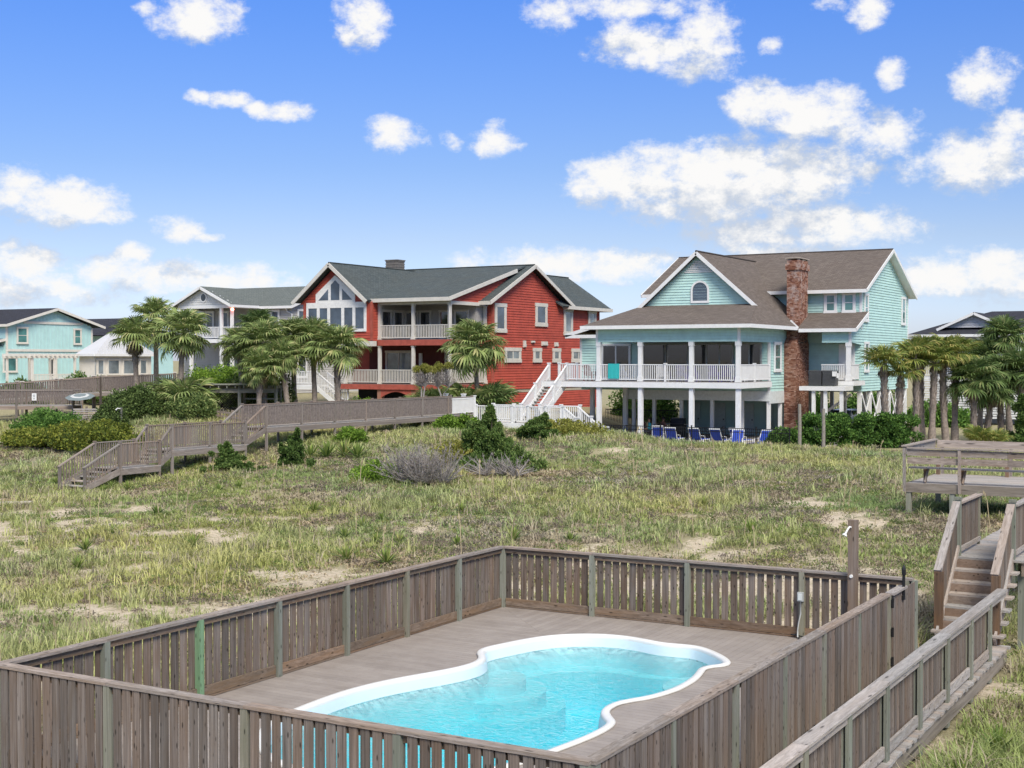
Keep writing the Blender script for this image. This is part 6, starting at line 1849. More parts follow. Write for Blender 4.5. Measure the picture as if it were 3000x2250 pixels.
def shrub(label, c, size, mat, n=9000, leaf=.07, name='shrub', cat='shrub', group=None, shape='mound', seed=1, nc=46, up=.3, elong=1.7, stems=True, inner=None):
    rng = np.random.default_rng(seed)
    x, y = c; z = H(x, y)
    t = thing(name, (x, y, z), label, cat, group)
    sx, sy, sz = size
    C = []; Rr = []
    for i in range(nc):
        if shape == 'mound':
            th = rng.uniform(0, 2 * math.pi); ph = math.acos(rng.uniform(0, 1)); rr = rng.uniform(.55, .92)
            p = (sx * rr * math.sin(ph) * math.cos(th), sy * rr * math.sin(ph) * math.sin(th), sz * (.06 + .86 * rr * math.cos(ph)))
            q = rng.uniform(.16, .30); C.append(p); Rr.append((sx * q, sy * q, sz * q * 1.1))
        elif shape == 'cone':
            h = rng.uniform(0, 1) ** 1.35; th = rng.uniform(0, 2 * math.pi); w = (1 - h) ** .85 * rng.uniform(.25, 1.12) * (1 + .38 * math.sin(th * 2 + seed) + .25 * math.sin(h * 11 + seed))
            C.append((sx * w * math.cos(th) + sx * .22 * math.sin(h * 5 + seed), sy * w * math.sin(th), sz * (.04 + .93 * h * rng.uniform(.86, 1.0)))); q = (.06 + .15 * (1 - h)) * rng.uniform(.6, 1.3); Rr.append((sx * q, sy * q, sz * .075))
        else:
            C.append((rng.uniform(-sx, sx) * .92, rng.uniform(-sy, sy) * .9, rng.uniform(.12, .92) * sz)); q = rng.uniform(.2, .32); Rr.append((q * 1.2, q * 1.2, q))
    C = np.array(C); Rr = np.array(Rr)
    V, Fc = leaves(rng, C, Rr, n, leaf, up, elong)
    V[:, 2] = np.maximum(V[:, 2], -.05)
    npmesh('foliage', V, Fc, 4, mat, t)
    if stems:
        mb = MB()
        for i in range(9):
            p = C[rng.integers(0, nc)]
            mb.tube([(x + p[0] * .06, y + p[1] * .06, z - .1), (x + p[0] * .4 + rng.uniform(-.05, .05), y + p[1] * .4, z + p[2] * .55), (x + p[0] * .95, y + p[1] * .95, z + p[2])], [.04 * max(.6, sz / 2), .025 * max(.6, sz / 2), .008], 5)
        mb.build('stems', plain('shrub_stem', (.09, .075, .06), .9), t)
    return t


L_MYR = leafmat('wax_myrtle_leaf', [(0, (0.058, 0.087, 0.023)), (.4, (0.145, 0.189, 0.032)), (.75, (0.261, 0.290, 0.051)), (1, (0.377, 0.362, 0.080))], .3)
L_DK = leafmat('dark_evergreen_leaf', [(0, (0.041, 0.061, 0.020)), (.5, (0.102, 0.160, 0.049)), (.85, (0.181, 0.254, 0.080)), (1, (0.275, 0.319, 0.116))], .25)
L_JUN = leafmat('cedar_needles', [(0, (0.035, 0.058, 0.017)), (.45, (0.090, 0.160, 0.041)), (.8, (0.160, 0.254, 0.067)), (1, (0.261, 0.341, 0.109))], .25)
L_BRI = leafmat('bright_green_leaf', [(0, (0.072, 0.131, 0.022)), (.5, (0.174, 0.304, 0.043)), (1, (0.319, 0.464, 0.072))], .35)
L_HED = leafmat('hedge_leaf', [(0, (0.038, 0.085, 0.022)), (.5, (0.104, 0.217, 0.047)), (1, (0.226, 0.377, 0.085))], .3)
L_YEL = leafmat('yellow_green_leaf', [(0, (0.102, 0.123, 0.029)), (.5, (0.232, 0.246, 0.051)), (1, (0.392, 0.377, 0.102))], .3)
L_DEAD = leafmat('grey_dead_twig', [(0, (0.123, 0.104, 0.096)), (.5, (0.239, 0.215, 0.200)), (1, (0.392, 0.355, 0.334))], .05)

shrub('large yellow green rounded shrub left of the dune stairs', (-54.4, 50.6), (3.7, 2.2, 1.45), L_MYR, 26000, .085, seed=2, group='yellow green dune shrubs', nc=60)
shrub('low yellow green shrub at the left edge of the dune', (-57.6, 50.2), (3.0, 2.0, .95), L_MYR, 15000, .085, seed=3, group='yellow green dune shrubs')
shrub('taller green shrub behind the yellow green mounds', (-61.5, 54.0), (2.6, 2.0, 1.55), L_HED, 12000, .08, seed=4)
shrub('dark evergreen shrub at the left of the palm row, below the far walkway', (-60.2, 57.4), (1.2, 1.2, 1.9), L_DK, 13000, .085, seed=5, group='dark evergreen shrubs')
shrub('broad dark evergreen shrub under the wind-burnt palm', (-61.2, 60.4), (2.3, 1.8, 1.9), L_DK, 24000, .085, seed=6, group='dark evergreen shrubs', nc=60)
shrub('dark evergreen shrub beside the long bare palm trunk', (-57.4, 61.0), (1.9, 1.5, 1.5), L_DK, 16000, .085, seed=7, group='dark evergreen shrubs')
shrub('bright green vine covered mound between palms and grey house', (-63.2, 70.2), (3.6, 2.4, 3.2), L_BRI, 22000, .10, seed=8, name='vine_mound', cat='vines', nc=60)
shrub('dark shrub mass behind the grey arbor', (-57.5, 67.6), (3.2, 1.8, 2.6), L_DK, 16000, .09, seed=9, group='dark evergreen shrubs')
shrub('round dark juniper in front of the white roofed pavilion', (-75.8, 69.8), (2.6, 1.7, 2.1), L_JUN, 12000, .10, seed=10, name='juniper', group='dark junipers below the aqua house', up=.6)
shrub('spiky dark juniper at the far left below the aqua house', (-79.8, 67.2), (2.4, 1.5, 1.9), L_JUN, 11000, .10, seed=11, name='juniper', group='dark junipers below the aqua house', up=1.4, elong=3)
shrub('bright green shrub below the red house porch', (-51.0, 69.6), (2.0, 1.3, 1.35), L_BRI, 10000, .08, seed=12)
shrub('dark round shrub in front of the red arched apron', (-49.3, 70.2), (1.2, 1.0, 1.15), L_DK, 6000, .075, seed=13)
shrub('tall dark green cedar in the middle of the dune', (-29.7, 49.7), (1.35, 1.2, 2.75), L_JUN, 60000, .05, name='cedar_tree', cat='tree', seed=14, shape='cone', nc=190, up=1.2, elong=2.2)
shrub('smaller dark cedar behind the tall one in front of the white platform', (-33.2, 60.4), (1.3, 1.0, 1.35), L_JUN, 22000, .055, name='cedar_tree', cat='tree', seed=15, shape='cone', nc=110, up=1.2, elong=2.2)
shrub('yellow green bush left of the tall cedar', (-32.6, 52.6), (1.9, 1.4, 1.15), L_YEL, 10000, .075, seed=16, group='yellow green bushes on the dune crest')
shrub('yellow green bush right of the cedars below the white platform', (-32.8, 62.0), (2.6, 1.5, .95), L_YEL, 11000, .075, seed=17, group='yellow green bushes on the dune crest')
shrub('low green bush where the grey boardwalk meets the white railing', (-41.6, 66.0), (1.7, 1.2, .95), L_BRI, 8000, .075, seed=18)
shrub('small green bush under the boardwalk right of the dune stairs', (-42.0, 56.2), (1.0, .9, .8), L_BRI, 5000, .07, seed=19)
shrub('small cedar in front of the dune stairs', (-41.6, 46.6), (.95, .8, 1.35), L_JUN, 22000, .048, name='cedar_tree', cat='tree', seed=20, shape='cone', nc=90, up=.9, elong=2)
shrub('bright young cedar right of the dune stairs', (-38.9, 48.0), (.85, .8, 1.65), L_JUN, 22000, .048, name='cedar_tree', cat='tree', seed=21, shape='cone', nc=90, up=.9, elong=2)
shrub('green bush left of the grey dead shrub', (-32.0, 44.6), (1.25, 1.0, .75), L_BRI, 6500, .06, seed=22)
shrub('clipped dark green hedge beside the teal house', (-21.0, 75.0), (3.7, .75, 1.9), L_HED, 34000, .085, name='hedge', cat='hedge', seed=23, shape='box', nc=150)
for o in list(bpy.data.objects):
    if o.name.startswith('hedge') and o.parent is None: o.rotation_euler.z = R(50)
shrub('loose green bush at the left end of the hedge', (-24.2, 72.4), (1.3, .9, 1.25), L_HED, 8000, .08, seed=24)
shrub('feathery green cedar at the right edge behind the bench deck', (-13.2, 80.5), (1.2, 1.1, 3.0), L_JUN, 12000, .09, name='cedar_tree', cat='tree', seed=25, shape='cone', nc=50, up=.9, elong=2.2)
for k, (bx, by, rx, hz, lab) in enumerate(((-43.5, 96, 3.0, 3.4, 'green bush seen far back between the red and teal houses'), (-39.5, 103, 3.2, 2.8, 'left green bush far back under the teal house'), (-34.0, 104, 3.2, 2.6, 'middle green bush far back under the teal house'), (-28.5, 106, 3.4, 2.8, 'right green bush far back under the teal house'), (-23.0, 104, 2.6, 2.2, 'green bush behind the pilings at the right of the teal house'))):
    shrub(lab, (bx, by), (rx, 1.6, hz), L_HED, 9000, .13, seed=60 + k, group='bushes behind the teal house')
def twigs(label, c, size, n, seed, name, cat, mat, z0=0.0, lean=.4, trunk=None, top=None):
    """bare branching shrub or tree: forked limbs ending in many fine twigs"""
    rnd = random.Random(seed)
    x, y = c; z = H(x, y)
    t = thing(name, (x, y, z), label, cat)
    mb = MB(); tw = MB()
    sx, sz = size
    roots = trunk or [(0, 0)]
    ends = []
    for (rx, ry) in roots:
        if z0 > 0:
            p = [Vector((x + rx, y + ry, z - .1)), Vector((x + rx + rnd.uniform(-.15, .15), y + ry, z + z0 * .4)), Vector((x + rx * 1.6 + rnd.uniform(-.25, .25), y + ry, z + z0 * .8)), Vector((x + rx * 2 + rnd.uniform(-.2, .2), y + ry, z + z0))]
            mb.tube(p, [.07, .055, .05, .04], 7); ends.append(p[-1])
        else:
            ends.append(Vector((x + rx, y + ry, z)))
    for e in ends:
        for k in range(n):
            a = rnd.uniform(0, 2 * math.pi); el = rnd.uniform(.25, 1.35)
            L = sz * rnd.uniform(.55, 1.0)
            d = Vector((math.cos(a) * math.cos(el) * sx / sz + lean * -.3, math.sin(a) * math.cos(el) * sx / sz, math.sin(el)))
            p1 = e + d * L * .5 + Vector((rnd.uniform(-.1, .1), rnd.uniform(-.1, .1), rnd.uniform(-.05, .1))); p2 = e + d * L
            mb.tube([e, p1, p2], [.022, .014, .006], 4, False)
            for j in range(9):
                q = p1.lerp(p2, rnd.random()); dd = (d + Vector((rnd.uniform(-.9, .9), rnd.uniform(-.9, .9), rnd.uniform(-.4, .7)))).normalized()
                ln = rnd.uniform(.15, .42) * sz * .35
                q2 = q + dd * ln; s = Vector((rnd.uniform(-1, 1), rnd.uniform(-1, 1), rnd.uniform(-1, 1))).normalized() * .009
                tw.add([q - s, q + s, q2], [(0, 1, 2)])
                for _ in range(3):
                    g = q.lerp(q2, rnd.random()); g2 = g + (dd + Vector((rnd.uniform(-1, 1), rnd.uniform(-1, 1), rnd.uniform(-.5, .9)))).normalized() * ln * .6
                    tw.add([g - s * .8, g + s * .8, g2], [(0, 1, 2)])
    mb.build('branches', mat, t); tw.build('twigs', L_DEAD, t, kind='stuff')
    if top:
        rng = np.random.default_rng(seed)
        Cc = np.array([(e.x - x + rnd.uniform(-sx, sx) * .7, e.y - y + rnd.uniform(-.4, .4), e.z - z + sz * rnd.uniform(.75, .95)) for e in ends for _ in range(4)])
        V, Fc = leaves(rng, Cc, np.full((len(Cc), 3), .22), 2600, .05)
        npmesh('foliage', V, Fc, 4, top, t)


GREYB = plain('grey_bare_bark', (.30, .28, .265), .9, .2, 8)
twigs('grey leafless shrub in the middle of the dune', (-29.6, 44.4), (1.6, 1.75), 60, 3, 'dead_shrub', 'shrub', GREYB, trunk=[(-1.0, 0), (-.4, .2), (.2, .1), (.7, .3), (0, -.3)])
twigs('second grey leafless shrub under the tall cedar', (-28.2, 47.6), (1.3, 1.0), 40, 4, 'dead_shrub', 'shrub', GREYB, trunk=[(-.5, 0), (.3, .1), (.9, 0)])
twigs('left of the two bare grey trees in front of the red house porch', (-47.1, 70.2), (.75, 1.35), 46, 5, 'bare_tree', 'tree', GREYB, z0=2.3, trunk=[(0, 0), (.08, .05)], top=L_YEL)
twigs('right of the two bare grey trees, forked low', (-46.0, 71.0), (.9, 1.45), 46, 6, 'bare_tree', 'tree', GREYB, z0=2.35, trunk=[(-.15, 0), (.2, .05)], top=L_YEL)


# ================================================================== yuccas
L_YUC = leafmat('yucca_leaf', [(0, (0.074, 0.128, 0.030)), (.5, (0.176, 0.257, 0.061)), (.85, (0.297, 0.365, 0.095)), (1, (0.405, 0.392, 0.162))], .3, .5)
L_YUD = leafmat('yucca_leaf_dry', [(0, (.20, .14, .08)), (.5, (.33, .24, .14)), (1, (.42, .33, .21))], .15)


def yucca_mesh(seed, n=34, dry=False):
    rnd = random.Random(seed); v = []; f = []
    for k in range(n):
        a = k * 2.39996; fr = k / n
        el = R(82 - 78 * fr) + rnd.uniform(-.12, .12) if not dry else R(rnd.uniform(-18, 12))
        L = rnd.uniform(.75, 1.05) * (.75 + .3 * fr); w = .045
        d = Vector((math.cos(a) * math.cos(el), math.sin(a) * math.cos(el), math.sin(el))); s = Vector((-math.sin(a), math.cos(a), 0)) * w
        up = Vector((0, 0, 1)); b = len(v)
        m = d * L * .5; tip = d * L - up * .10 * L * fr
        v += [tuple(-s * .5), tuple(s * .5), tuple(m - s), tuple(m + s), tuple(tip)]
        f += [(b, b + 1, b + 3, b + 2), (b + 2, b + 3, b + 4)]
    me = bpy.data.meshes.new('yucca_leaves'); me.from_pydata(v, [], f)
    me.materials.append(L_YUD if dry else L_YUC)
    return me


YM = [yucca_mesh(k) for k in range(4)]; YD = [yucca_mesh(k + 20, 16, True) for k in range(2)]


def yucca(label, x, y, s, k, dry=False, group='yuccas on the dune'):
    t = thing('yucca', (x, y, H(x, y) + .02), label, 'yucca', group)
    o = bpy.data.objects.new('leaf_rosette', YM[k % 4]); COL.objects.link(o); o.parent = t; o.scale = (s, s, s * .95); o.rotation_euler.z = k * 1.3
    if dry:
        o = bpy.data.objects.new('dry_leaves', YD[k % 2]); COL.objects.link(o); o.parent = t; o.scale = (s * 1.05,) * 3; o.location.z = .03; o.rotation_euler.z = k


yucca('left yucca of the big cluster on the dune', -39.6, 51.2, 1.25, 0); yucca('middle and brightest yucca of the big cluster on the dune', -38.9, 51.6, 1.35, 1); yucca('right yucca of the big cluster on the dune', -37.7, 51.0, 1.2, 2)
yucca('leftmost yucca of the big cluster, dark and low', -40.4, 51.0, 1.15, 3)
yucca('large bright yucca beside the walkway at the bottom right', -3.55, 19.6, .62, 1); yucca('second yucca beside the walkway, nearest the bottom edge', -3.75, 18.0, .58, 2)
yucca('small yellowing yucca further along the walkway', -3.2, 21.3, .42, 3, True)
yucca('yucca with a skirt of brown dead leaves near the back fence corner', -20.2, 28.54, .72, 1, True)
yucca('yucca with dry lower leaves left of the brown skirted one', -21.68, 28.84, .66, 2, True)
for k, (x, y) in enumerate([(-30.63, 28.17), (-26.36, 30.86), (-28.26, 30.11), (-27.23, 30.36), (-22.89, 31.83), (-22.24, 32.09), (-25.80, 35.23), (-26.28, 36.92), (-46.41, 40.08), (-46.59, 41.25), (-42.45, 40.06), (-28.01, 25.52), (-24.74, 32.84), (-20.75, 32.84), (-17.93, 34.35), (-19.32, 33.55), (-36.46, 40.28), (-36.25, 41.22), (-18.88, 40.51), (-17.46, 43.18), (-13.58, 37.21), (-32.20, 30.73), (-34.26, 34.74), (-30.11, 38.17), (-24.24, 38.56), (-23.52, 25.23), (-41.7, 40.6), (-43.0, 41.0)]):
    yucca('small green yucca rosette scattered on the grassy dune', x, y, random.Random(k).uniform(.42, .68), k, False, 'small yucca rosettes scattered on the dune')
# ================================================================== dune grass and ground cover
def build_grass():
    rng = np.random.default_rng(12)
    N = 72000
    yaw = R(30)
    d = rng.uniform(15, 84, N); u = rng.uniform(-.46, .46, N)
    x = d * (-math.sin(yaw) + u * math.cos(yaw)); y = d * (math.cos(yaw) + u * math.sin(yaw))
    cv = cover(x, y)
    cv = np.maximum(cv, 1.0 * (((x + 6.6) / 1.1) ** 2 + ((y - 26.2) / 1.8) ** 2 < 1))
    cv = np.maximum(cv, .9 * (((x + 2.6) / 1.3) ** 2 + ((y - 15.5) / 5) ** 2 < 1))
    keep = (rng.random(N) < np.clip(cv * 1.25 + .04, 0, 1)) & (y < 72.5 + 0 * x)
    keep &= ~((x > -14.25) & (x < -4.25) & (y > 8) & (y < 24.1))
    keep &= ~((x > -5.75) & (x < -4.3) & (y < 27))
    keep &= ~((x > -43) & (x < -23.5) & (y > 71.3))
    x, y, d, cv = x[keep], y[keep], d[keep], cv[keep]
    n = len(x)
    z = Hn(x, y)
    # kind of each tuft: fresh grass, dry low herb, olive ground cover, tall pale grass
    patch = fbm(x, y, 4.0, 3, 77); p2 = fbm(x, y, 9.0, 3, 55)
    r = rng.random(n)
    dry = (patch + (r - .5) * .40) < .455
    tall = (~dry) & ((p2 + (rng.random(n) - .5) * .5 + np.clip((y - 35) / 60, 0, .25)) > .66)
    hgt = np.where(dry, rng.uniform(.07, .16, n), np.where(tall, rng.uniform(.26, .50, n), rng.uniform(.11, .25, n)))
    hgt *= np.where(y > 52, .82, 1.0)
    weeds = ((x + 6.6) / 1.1) ** 2 + ((y - 26.2) / 1.8) ** 2 < 1
    lush = ((x + 3.0) / 1.5) ** 2 + ((y - 15.8) / 4) ** 2 < 1
    hgt = np.where(lush, rng.uniform(.22, .5, n), hgt)
    dry = dry & ~(lush & (rng.random(n) < .8))
    hgt = np.where(weeds, rng.uniform(.35, .8, n), hgt)
    hgt *= np.clip(.6 + cv * .6, .5, 1.1)
    spread = np.where(dry, .26, np.where(tall, .20, .20)) * (.8 + d / 160)
    col = np.where(dry[:, None], np.array([.40, .335, .235]), np.array([.345, .405, .145]))
    col = np.where(tall[:, None], np.array([.43, .455, .20]), col)
    yel = fbm(x, y, 6.0, 2, 91)[:, None]
    col = col + (yel - .5) * np.array([.24, .12, .0])
    col *= rng.uniform(.72, 1.25, n)[:, None]
    tan = rng.random(n) < .16
    col[tan] = np.array([.50, .44, .31]) * rng.uniform(.7, 1.15, tan.sum())[:, None]
    col = np.clip(col, .02, .6)
    B = 12
    T = n * B
    rep = lambda a: np.repeat(a, B, 0)
    px, py, pz, hh, sp = rep(x), rep(y), rep(z), rep(hgt), rep(spread)
    bx = px + rng.normal(0, 1, T) * sp * .45; by = py + rng.normal(0, 1, T) * sp * .45
    az = rng.uniform(0, 2 * math.pi, T); ln = rng.uniform(.25, 1.15, T)
    dr = rep(dry)
    ln = np.where(dr, rng.uniform(.5, 1.4, T), ln)
    h = hh * rng.uniform(.55, 1.15, T)
    w = (.0042 + .00017 * rep(d)) * rng.uniform(.7, 1.5, T) * np.where(dr, 1.7, 1.0)
    dx, dy = np.cos(az), np.sin(az); sx, sy = -dy * w, dx * w
    base = np.stack([bx, by, pz - .03], 1)
    mid = base + np.stack([dx * h * ln * .35, dy * h * ln * .35, h * .62], 1)
    tip = base + np.stack([dx * h * ln, dy * h * ln, h * (1 - .22 * ln)], 1)
    s = np.stack([sx, sy, np.zeros(T)], 1)
    V = np.stack([base - s, base + s, mid + s * .8, mid - s * .8, tip], 1).reshape(-1, 3)
    k = (np.arange(T) * 5)[:, None]
    tris = (k + np.array([[0, 1, 2, 0, 2, 3, 3, 2, 4]])).ravel()
    tone = np.repeat(np.clip(rep(col) * rng.uniform(.85, 1.15, T)[:, None], .01, .7), 5, 0)
    o = npmesh('dune_grass', V, tris, 3, leafmat('dune_grass_blade', None, .32, .6, attr=True), None, tone)
    tag(o, 'olive and tan dune grass and low herbs covering the sand', None, None, 'stuff')
    return n


build_grass()


def ground_cover():
    """low leafy herbs and dead tangles in clumps between the grass"""
    rng = np.random.default_rng(41)
    N = 12000
    d = rng.uniform(15, 72, N); u = rng.uniform(-.45, .45, N)
    x = d * (-.5 + u * .866); y = d * (.866 + u * .5)
    ok = ~((x > -14.3) & (x < -4.2) & (y > 8) & (y < 24.2)) & (y < 70)
    cv = cover(x, y); pt = fbm(x, y, 3.0, 3, 61)
    ok &= ((cv > .12) | (rng.random(N) < .5)) & (pt + rng.uniform(-.2, .2, N) > .44)
    x, y, d = x[ok], y[ok], d[ok]; n = len(x); z = Hn(x, y)
    r = rng.uniform(.10, .30, n) * (.8 + d / 120)
    L = 46
    pal = np.array([(.21, .175, .14), (.25, .20, .15), (.17, .15, .12), (.24, .26, .09), (.16, .24, .07), (.30, .30, .11), (.13, .17, .06)])
    kind = (fbm(x, y, 2.2, 2, 83) * 9 + rng.uniform(0, 3, n)).astype(int) % len(pal)
    T = n * L
    rep = lambda a: np.repeat(a, L, 0)
    ph = rng.normal(size=(T, 3)); ph /= np.linalg.norm(ph, axis=1)[:, None]; ph[:, 2] = np.abs(ph[:, 2])
    P = np.stack([rep(x), rep(y), rep(z)], 1) + ph * rep(r)[:, None] * (rng.random(T) ** .4)[:, None] * np.array([1.15, 1.15, .62])
    a = rng.normal(size=(T, 3)) + ph; a /= np.linalg.norm(a, axis=1)[:, None]
    b = np.cross(a, rng.normal(size=(T, 3))); b /= np.linalg.norm(b, axis=1)[:, None]
    s = (.016 + .00045 * rep(d))[:, None] * rng.uniform(.6, 1.4, T)[:, None]
    V = np.stack([P, P + a * s * .9 + b * s * .42, P + a * s * 1.9, P + a * s * .9 - b * s * .42], 1).reshape(-1, 3)
    tone = np.repeat(np.clip(rep(pal[kind]) * rng.uniform(.75, 1.25, T)[:, None], .01, .6), 4, 0)
    o = npmesh('low_herbs', V, np.arange(len(V), dtype=np.int32), 4, MATS['dune_grass_blade'], None, tone)
    tag(o, 'low leafy herbs and grey brown dead tangles between the grass', None, None, 'stuff')


ground_cover()


# seed heads and taller single stalks that stand out
def stalks():
    rng = random.Random(6); mb = MB()
    for k in range(150):
        d = rng.uniform(20, 70); u = rng.uniform(-.4, .4)
        x = d * (-.5 + u * .866); y = d * (.866 + u * .5)
        if -14.5 < x < -4 and y < 24.5 or y > 70: continue
        z = H(x, y); h = rng.uniform(.6, 1.15); lx, ly = rng.uniform(-.2, .2), rng.uniform(-.2, .2)
        w = .004 + .00018 * d
        p = Vector((x, y, z)); q = p + Vector((lx * .4, ly * .4, h * .7)); e = p + Vector((lx, ly, h))
        s = Vector((.866, .5, 0)) * w
        mb.add([p - s, p + s, q + s, q - s, e + s * .5, e - s * .5], [(0, 1, 2, 3), (3, 2, 4, 5)])
        mb.add([q + (e - q) * .3, q.lerp(e, .6) + s * 3.2, e, q.lerp(e, .6) - s * 3.2], [(0, 1, 2, 3)])
    tag(mb.build('sea_oats', plain('sea_oat_straw', (.36, .30, .19), .8, .2)), 'pale sea oat stalks standing out of the dune grass', None, None, 'stuff')


stalks()


# ================================================================== things around the teal house
def black_fence():
    t = thing('metal_fence', (-32, 71.45, 0), 'black metal pool fence in front of the teal house', 'fence')
    blk = plain('black_fence_paint', (.010, .010, .012), .5, .1)
    xs = [-41.0 + 1.9 * k for k in range(10)]
    for x in xs:
        mb = MB(); mb.box(x - .03, x + .03, 71.42, 71.48, -.2, 1.3); mb.box(x - .04, x + .04, 71.41, 71.49, 1.3, 1.34); mb.build('post', blk, t)
    for z in (1.22, 1.02, .12):
        mb = MB(); mb.box(xs[0], xs[-1], 71.435, 71.465, z - .02, z + .02); mb.build('rail', blk, t)
    mb = MB(); x = xs[0] + .1
    while x < xs[-1]:
        mb.box(x - .01, x + .01, 71.44, 71.46, .05, 1.22); x += .115
    mb.build('pickets', blk, t, kind='stuff')
    t2 = thing('metal_fence', (-40, 88, 0), 'black metal fence seen far back under the teal house', 'fence')
    mb = MB(); x = -43.5
    while x < -37:
        mb.box(x - .012, x + .012, 88.9, 88.93, 0, 1.5); x += .12
    mb.build('pickets', blk, t2, kind='stuff')
    mb = MB(); mb.box(-43.5, -37, 88.9, 88.94, 1.42, 1.47); mb.build('rail', blk, t2)


black_fence()
BLUE = plain('blue_sling_fabric', (.018, .055, .36), .7, .15, 6)
WPL = plain('white_resin', (.74, .75, .75), .4, .05)


def lounger():
    t = thing('sun_lounger', (0, 0, 0), 'x', 'sun lounger', 'sun loungers on the teal house patio', local=True)
    # lies along +Y, head end at y=0.55, raised back
    f = MB()
    for x in (-.32, .32):
        f.tube([(x, -.95, .34), (x, .35, .34), (x, .72, 1.02)], .028, 6); f.tube([(x, -.85, .33), (x, -.95, .0)], .025, 6)
        f.tube([(x, .0, .33), (x, .18, .02), (x, .36, .02), (x, .52, .33)], .025, 6)
    f.build('frame', WPL, t)
    s = MB(); s.beam((0, -.93, .37), (0, .36, .37), .60, .03); s.build('seat', BLUE, t)
    b = MB(); b.slab([(-.30, .36, .385), (.30, .36, .385), (.30, .72, 1.04), (-.30, .72, 1.04)], .03); b.build('backrest', BLUE, t)
    c = MB(); c.box(-.33, .33, .69, .76, 1.0, 1.09); c.build('head_bar', WPL, t)
    for x in (-.36, .36):
        a = MB(); a.tube([(x, -.1, .36), (x, -.05, .56), (x, .42, .60)], .022, 6); a.build('armrest', WPL, t)
    return t


LG = lounger()
spots = [(-33.2, 75.0, 200, 'blue lounger beside the second porch post, partly behind the grass'), (-31.9, 74.3, 185, 'blue lounger with raised back between the second and third porch posts'), (-30.3, 74.2, 178, 'blue lounger right of the third porch post'), (-28.9, 74.0, 176, 'blue lounger left of the corner porch post'),
         (-27.9, 74.6, 172, 'blue lounger partly behind the corner porch post'), (-27.4, 72.6, 10, 'low blue lounger in front of the corner post, its back to the dune'), (-26.0, 72.7, 350, 'low blue lounger at the right end of the patio, its back to the dune'), (-35.4, 72.9, 178, 'blue chair with towel near the leftmost porch post')]
for k, (x, y, a, lab) in enumerate(spots):
    o = LG if k == 0 else copy_tree(LG)
    o.location = (x, y, .03); o.rotation_euler.z = R(a); o['label'] = lab


def chair_proto(mat, name, cat):
    t = thing(name, (0, 0, 0), 'x', cat, None, local=True)
    for k in range(5):
        b = MB(); x = -.22 + .11 * k
        b.slab([(x - .045, .22, .36), (x + .045, .22, .36), (x + .045, .50, 1.02 - abs(k - 2) * .035), (x - .045, .50, 1.02 - abs(k - 2) * .035)], .02); b.build('back_slat', mat, t)
        s = MB(); s.box(-.27, .27, -.30 + .11 * k, -.21 + .11 * k, .37 - .02 * k, .39 - .02 * k); s.build('seat_slat', mat, t)
    for x in (-.29, .29):
        a = MB(); a.box(x - .06, x + .06, -.35, .35, .56, .585); a.build('armrest', mat, t)
        for y in (-.30, .25):
            l = MB(); l.box(x - .03, x + .03, y - .04, y + .04, 0, .56); l.build('leg', mat, t)
    return t


WC = chair_proto(WPL, 'white_chair', 'chair'); PC = chair_proto(plain('purple_resin', (.07, .03, .30), .5, .1), 'purple_chair', 'chair'); RC = chair_proto(plain('brown_red_resin', (.22, .06, .05), .5, .1), 'red_chair', 'chair')
for k, (src, x, y, z, a, lab) in enumerate([
        (WC, -38.9, 72.9, .03, 195, 'white slatted chair on the left below the white stairs'), (WC, -38.1, 72.9, .03, 190, 'white slatted chair on the right below the white stairs'), (WC, -39.6, 72.2, 1.22, 160, 'white chair on the white platform behind its railing'),
        (WC, -37.1, 78.4, 3.7, 180, 'white chair on the teal porch behind the turquoise towel'), (WC, -33.9, 77.2, 3.7, 190, 'white chair on the teal porch right of the second post'), (WC, -29.2, 77.6, 3.7, 150, 'white chair at the right corner of the teal porch'), (WC, -28.9, 79.4, 3.7, 90, 'white chair by the side railing of the teal porch'),
        (PC, -34.4, 78.6, 3.7, 175, 'purple chair right beside the second post of the teal porch'), (PC, -32.7, 77.6, 3.7, 180, 'left purple chair in the middle bay of the teal porch'), (PC, -32.0, 77.6, 3.7, 182, 'right purple chair in the middle bay of the teal porch'), (PC, -30.6, 77.6, 3.7, 180, 'left purple chair in the right bay of the teal porch'), (PC, -29.9, 77.8, 3.7, 178, 'right purple chair in the right bay of the teal porch'),
        (RC, -39.0, 77.4, 3.7, 180, 'dark red chair on the teal porch next to the stairs')]):
    first = 'used' not in src.keys()
    o = src if first else copy_tree(src)
    if first: src['used'] = 1
    o.location = (x, y, z); o.rotation_euler.z = R(a); o['label'] = lab
for s in (WC, PC, RC): del s['used']
for o in bpy.data.objects:
    if 'used' in o.keys(): del o['used']

tw = MB()
for k in range(9):
    x0 = -37.0 + .085 * k; dy = .01 * math.sin(k * 1.9)
    tw.add([(x0, 75.93 + dy, 3.86), (x0 + .085, 75.93 + .01 * math.sin((k + 1) * 1.9), 3.86), (x0 + .085, 75.95, 4.78), (x0, 75.95, 4.78), (x0, 75.94 + dy + .012, 3.86), (x0 + .085, 75.94 + .01 * math.sin((k + 1) * 1.9) + .012, 3.86), (x0 + .085, 75.965, 4.77), (x0, 75.965, 4.77)],
           [(0, 1, 2, 3), (7, 6, 5, 4), (0, 4, 5, 1), (3, 2, 6, 7)])
    tw.add([(x0, 75.95, 4.78), (x0 + .085, 75.95, 4.78), (x0 + .085, 76.08, 4.78), (x0, 76.08, 4.78)], [(0, 1, 2, 3)])
    tw.add([(x0, 76.08, 4.78), (x0 + .085, 76.08, 4.78), (x0 + .085, 76.09, 4.3), (x0, 76.09, 4.3)], [(0, 1, 2, 3)])
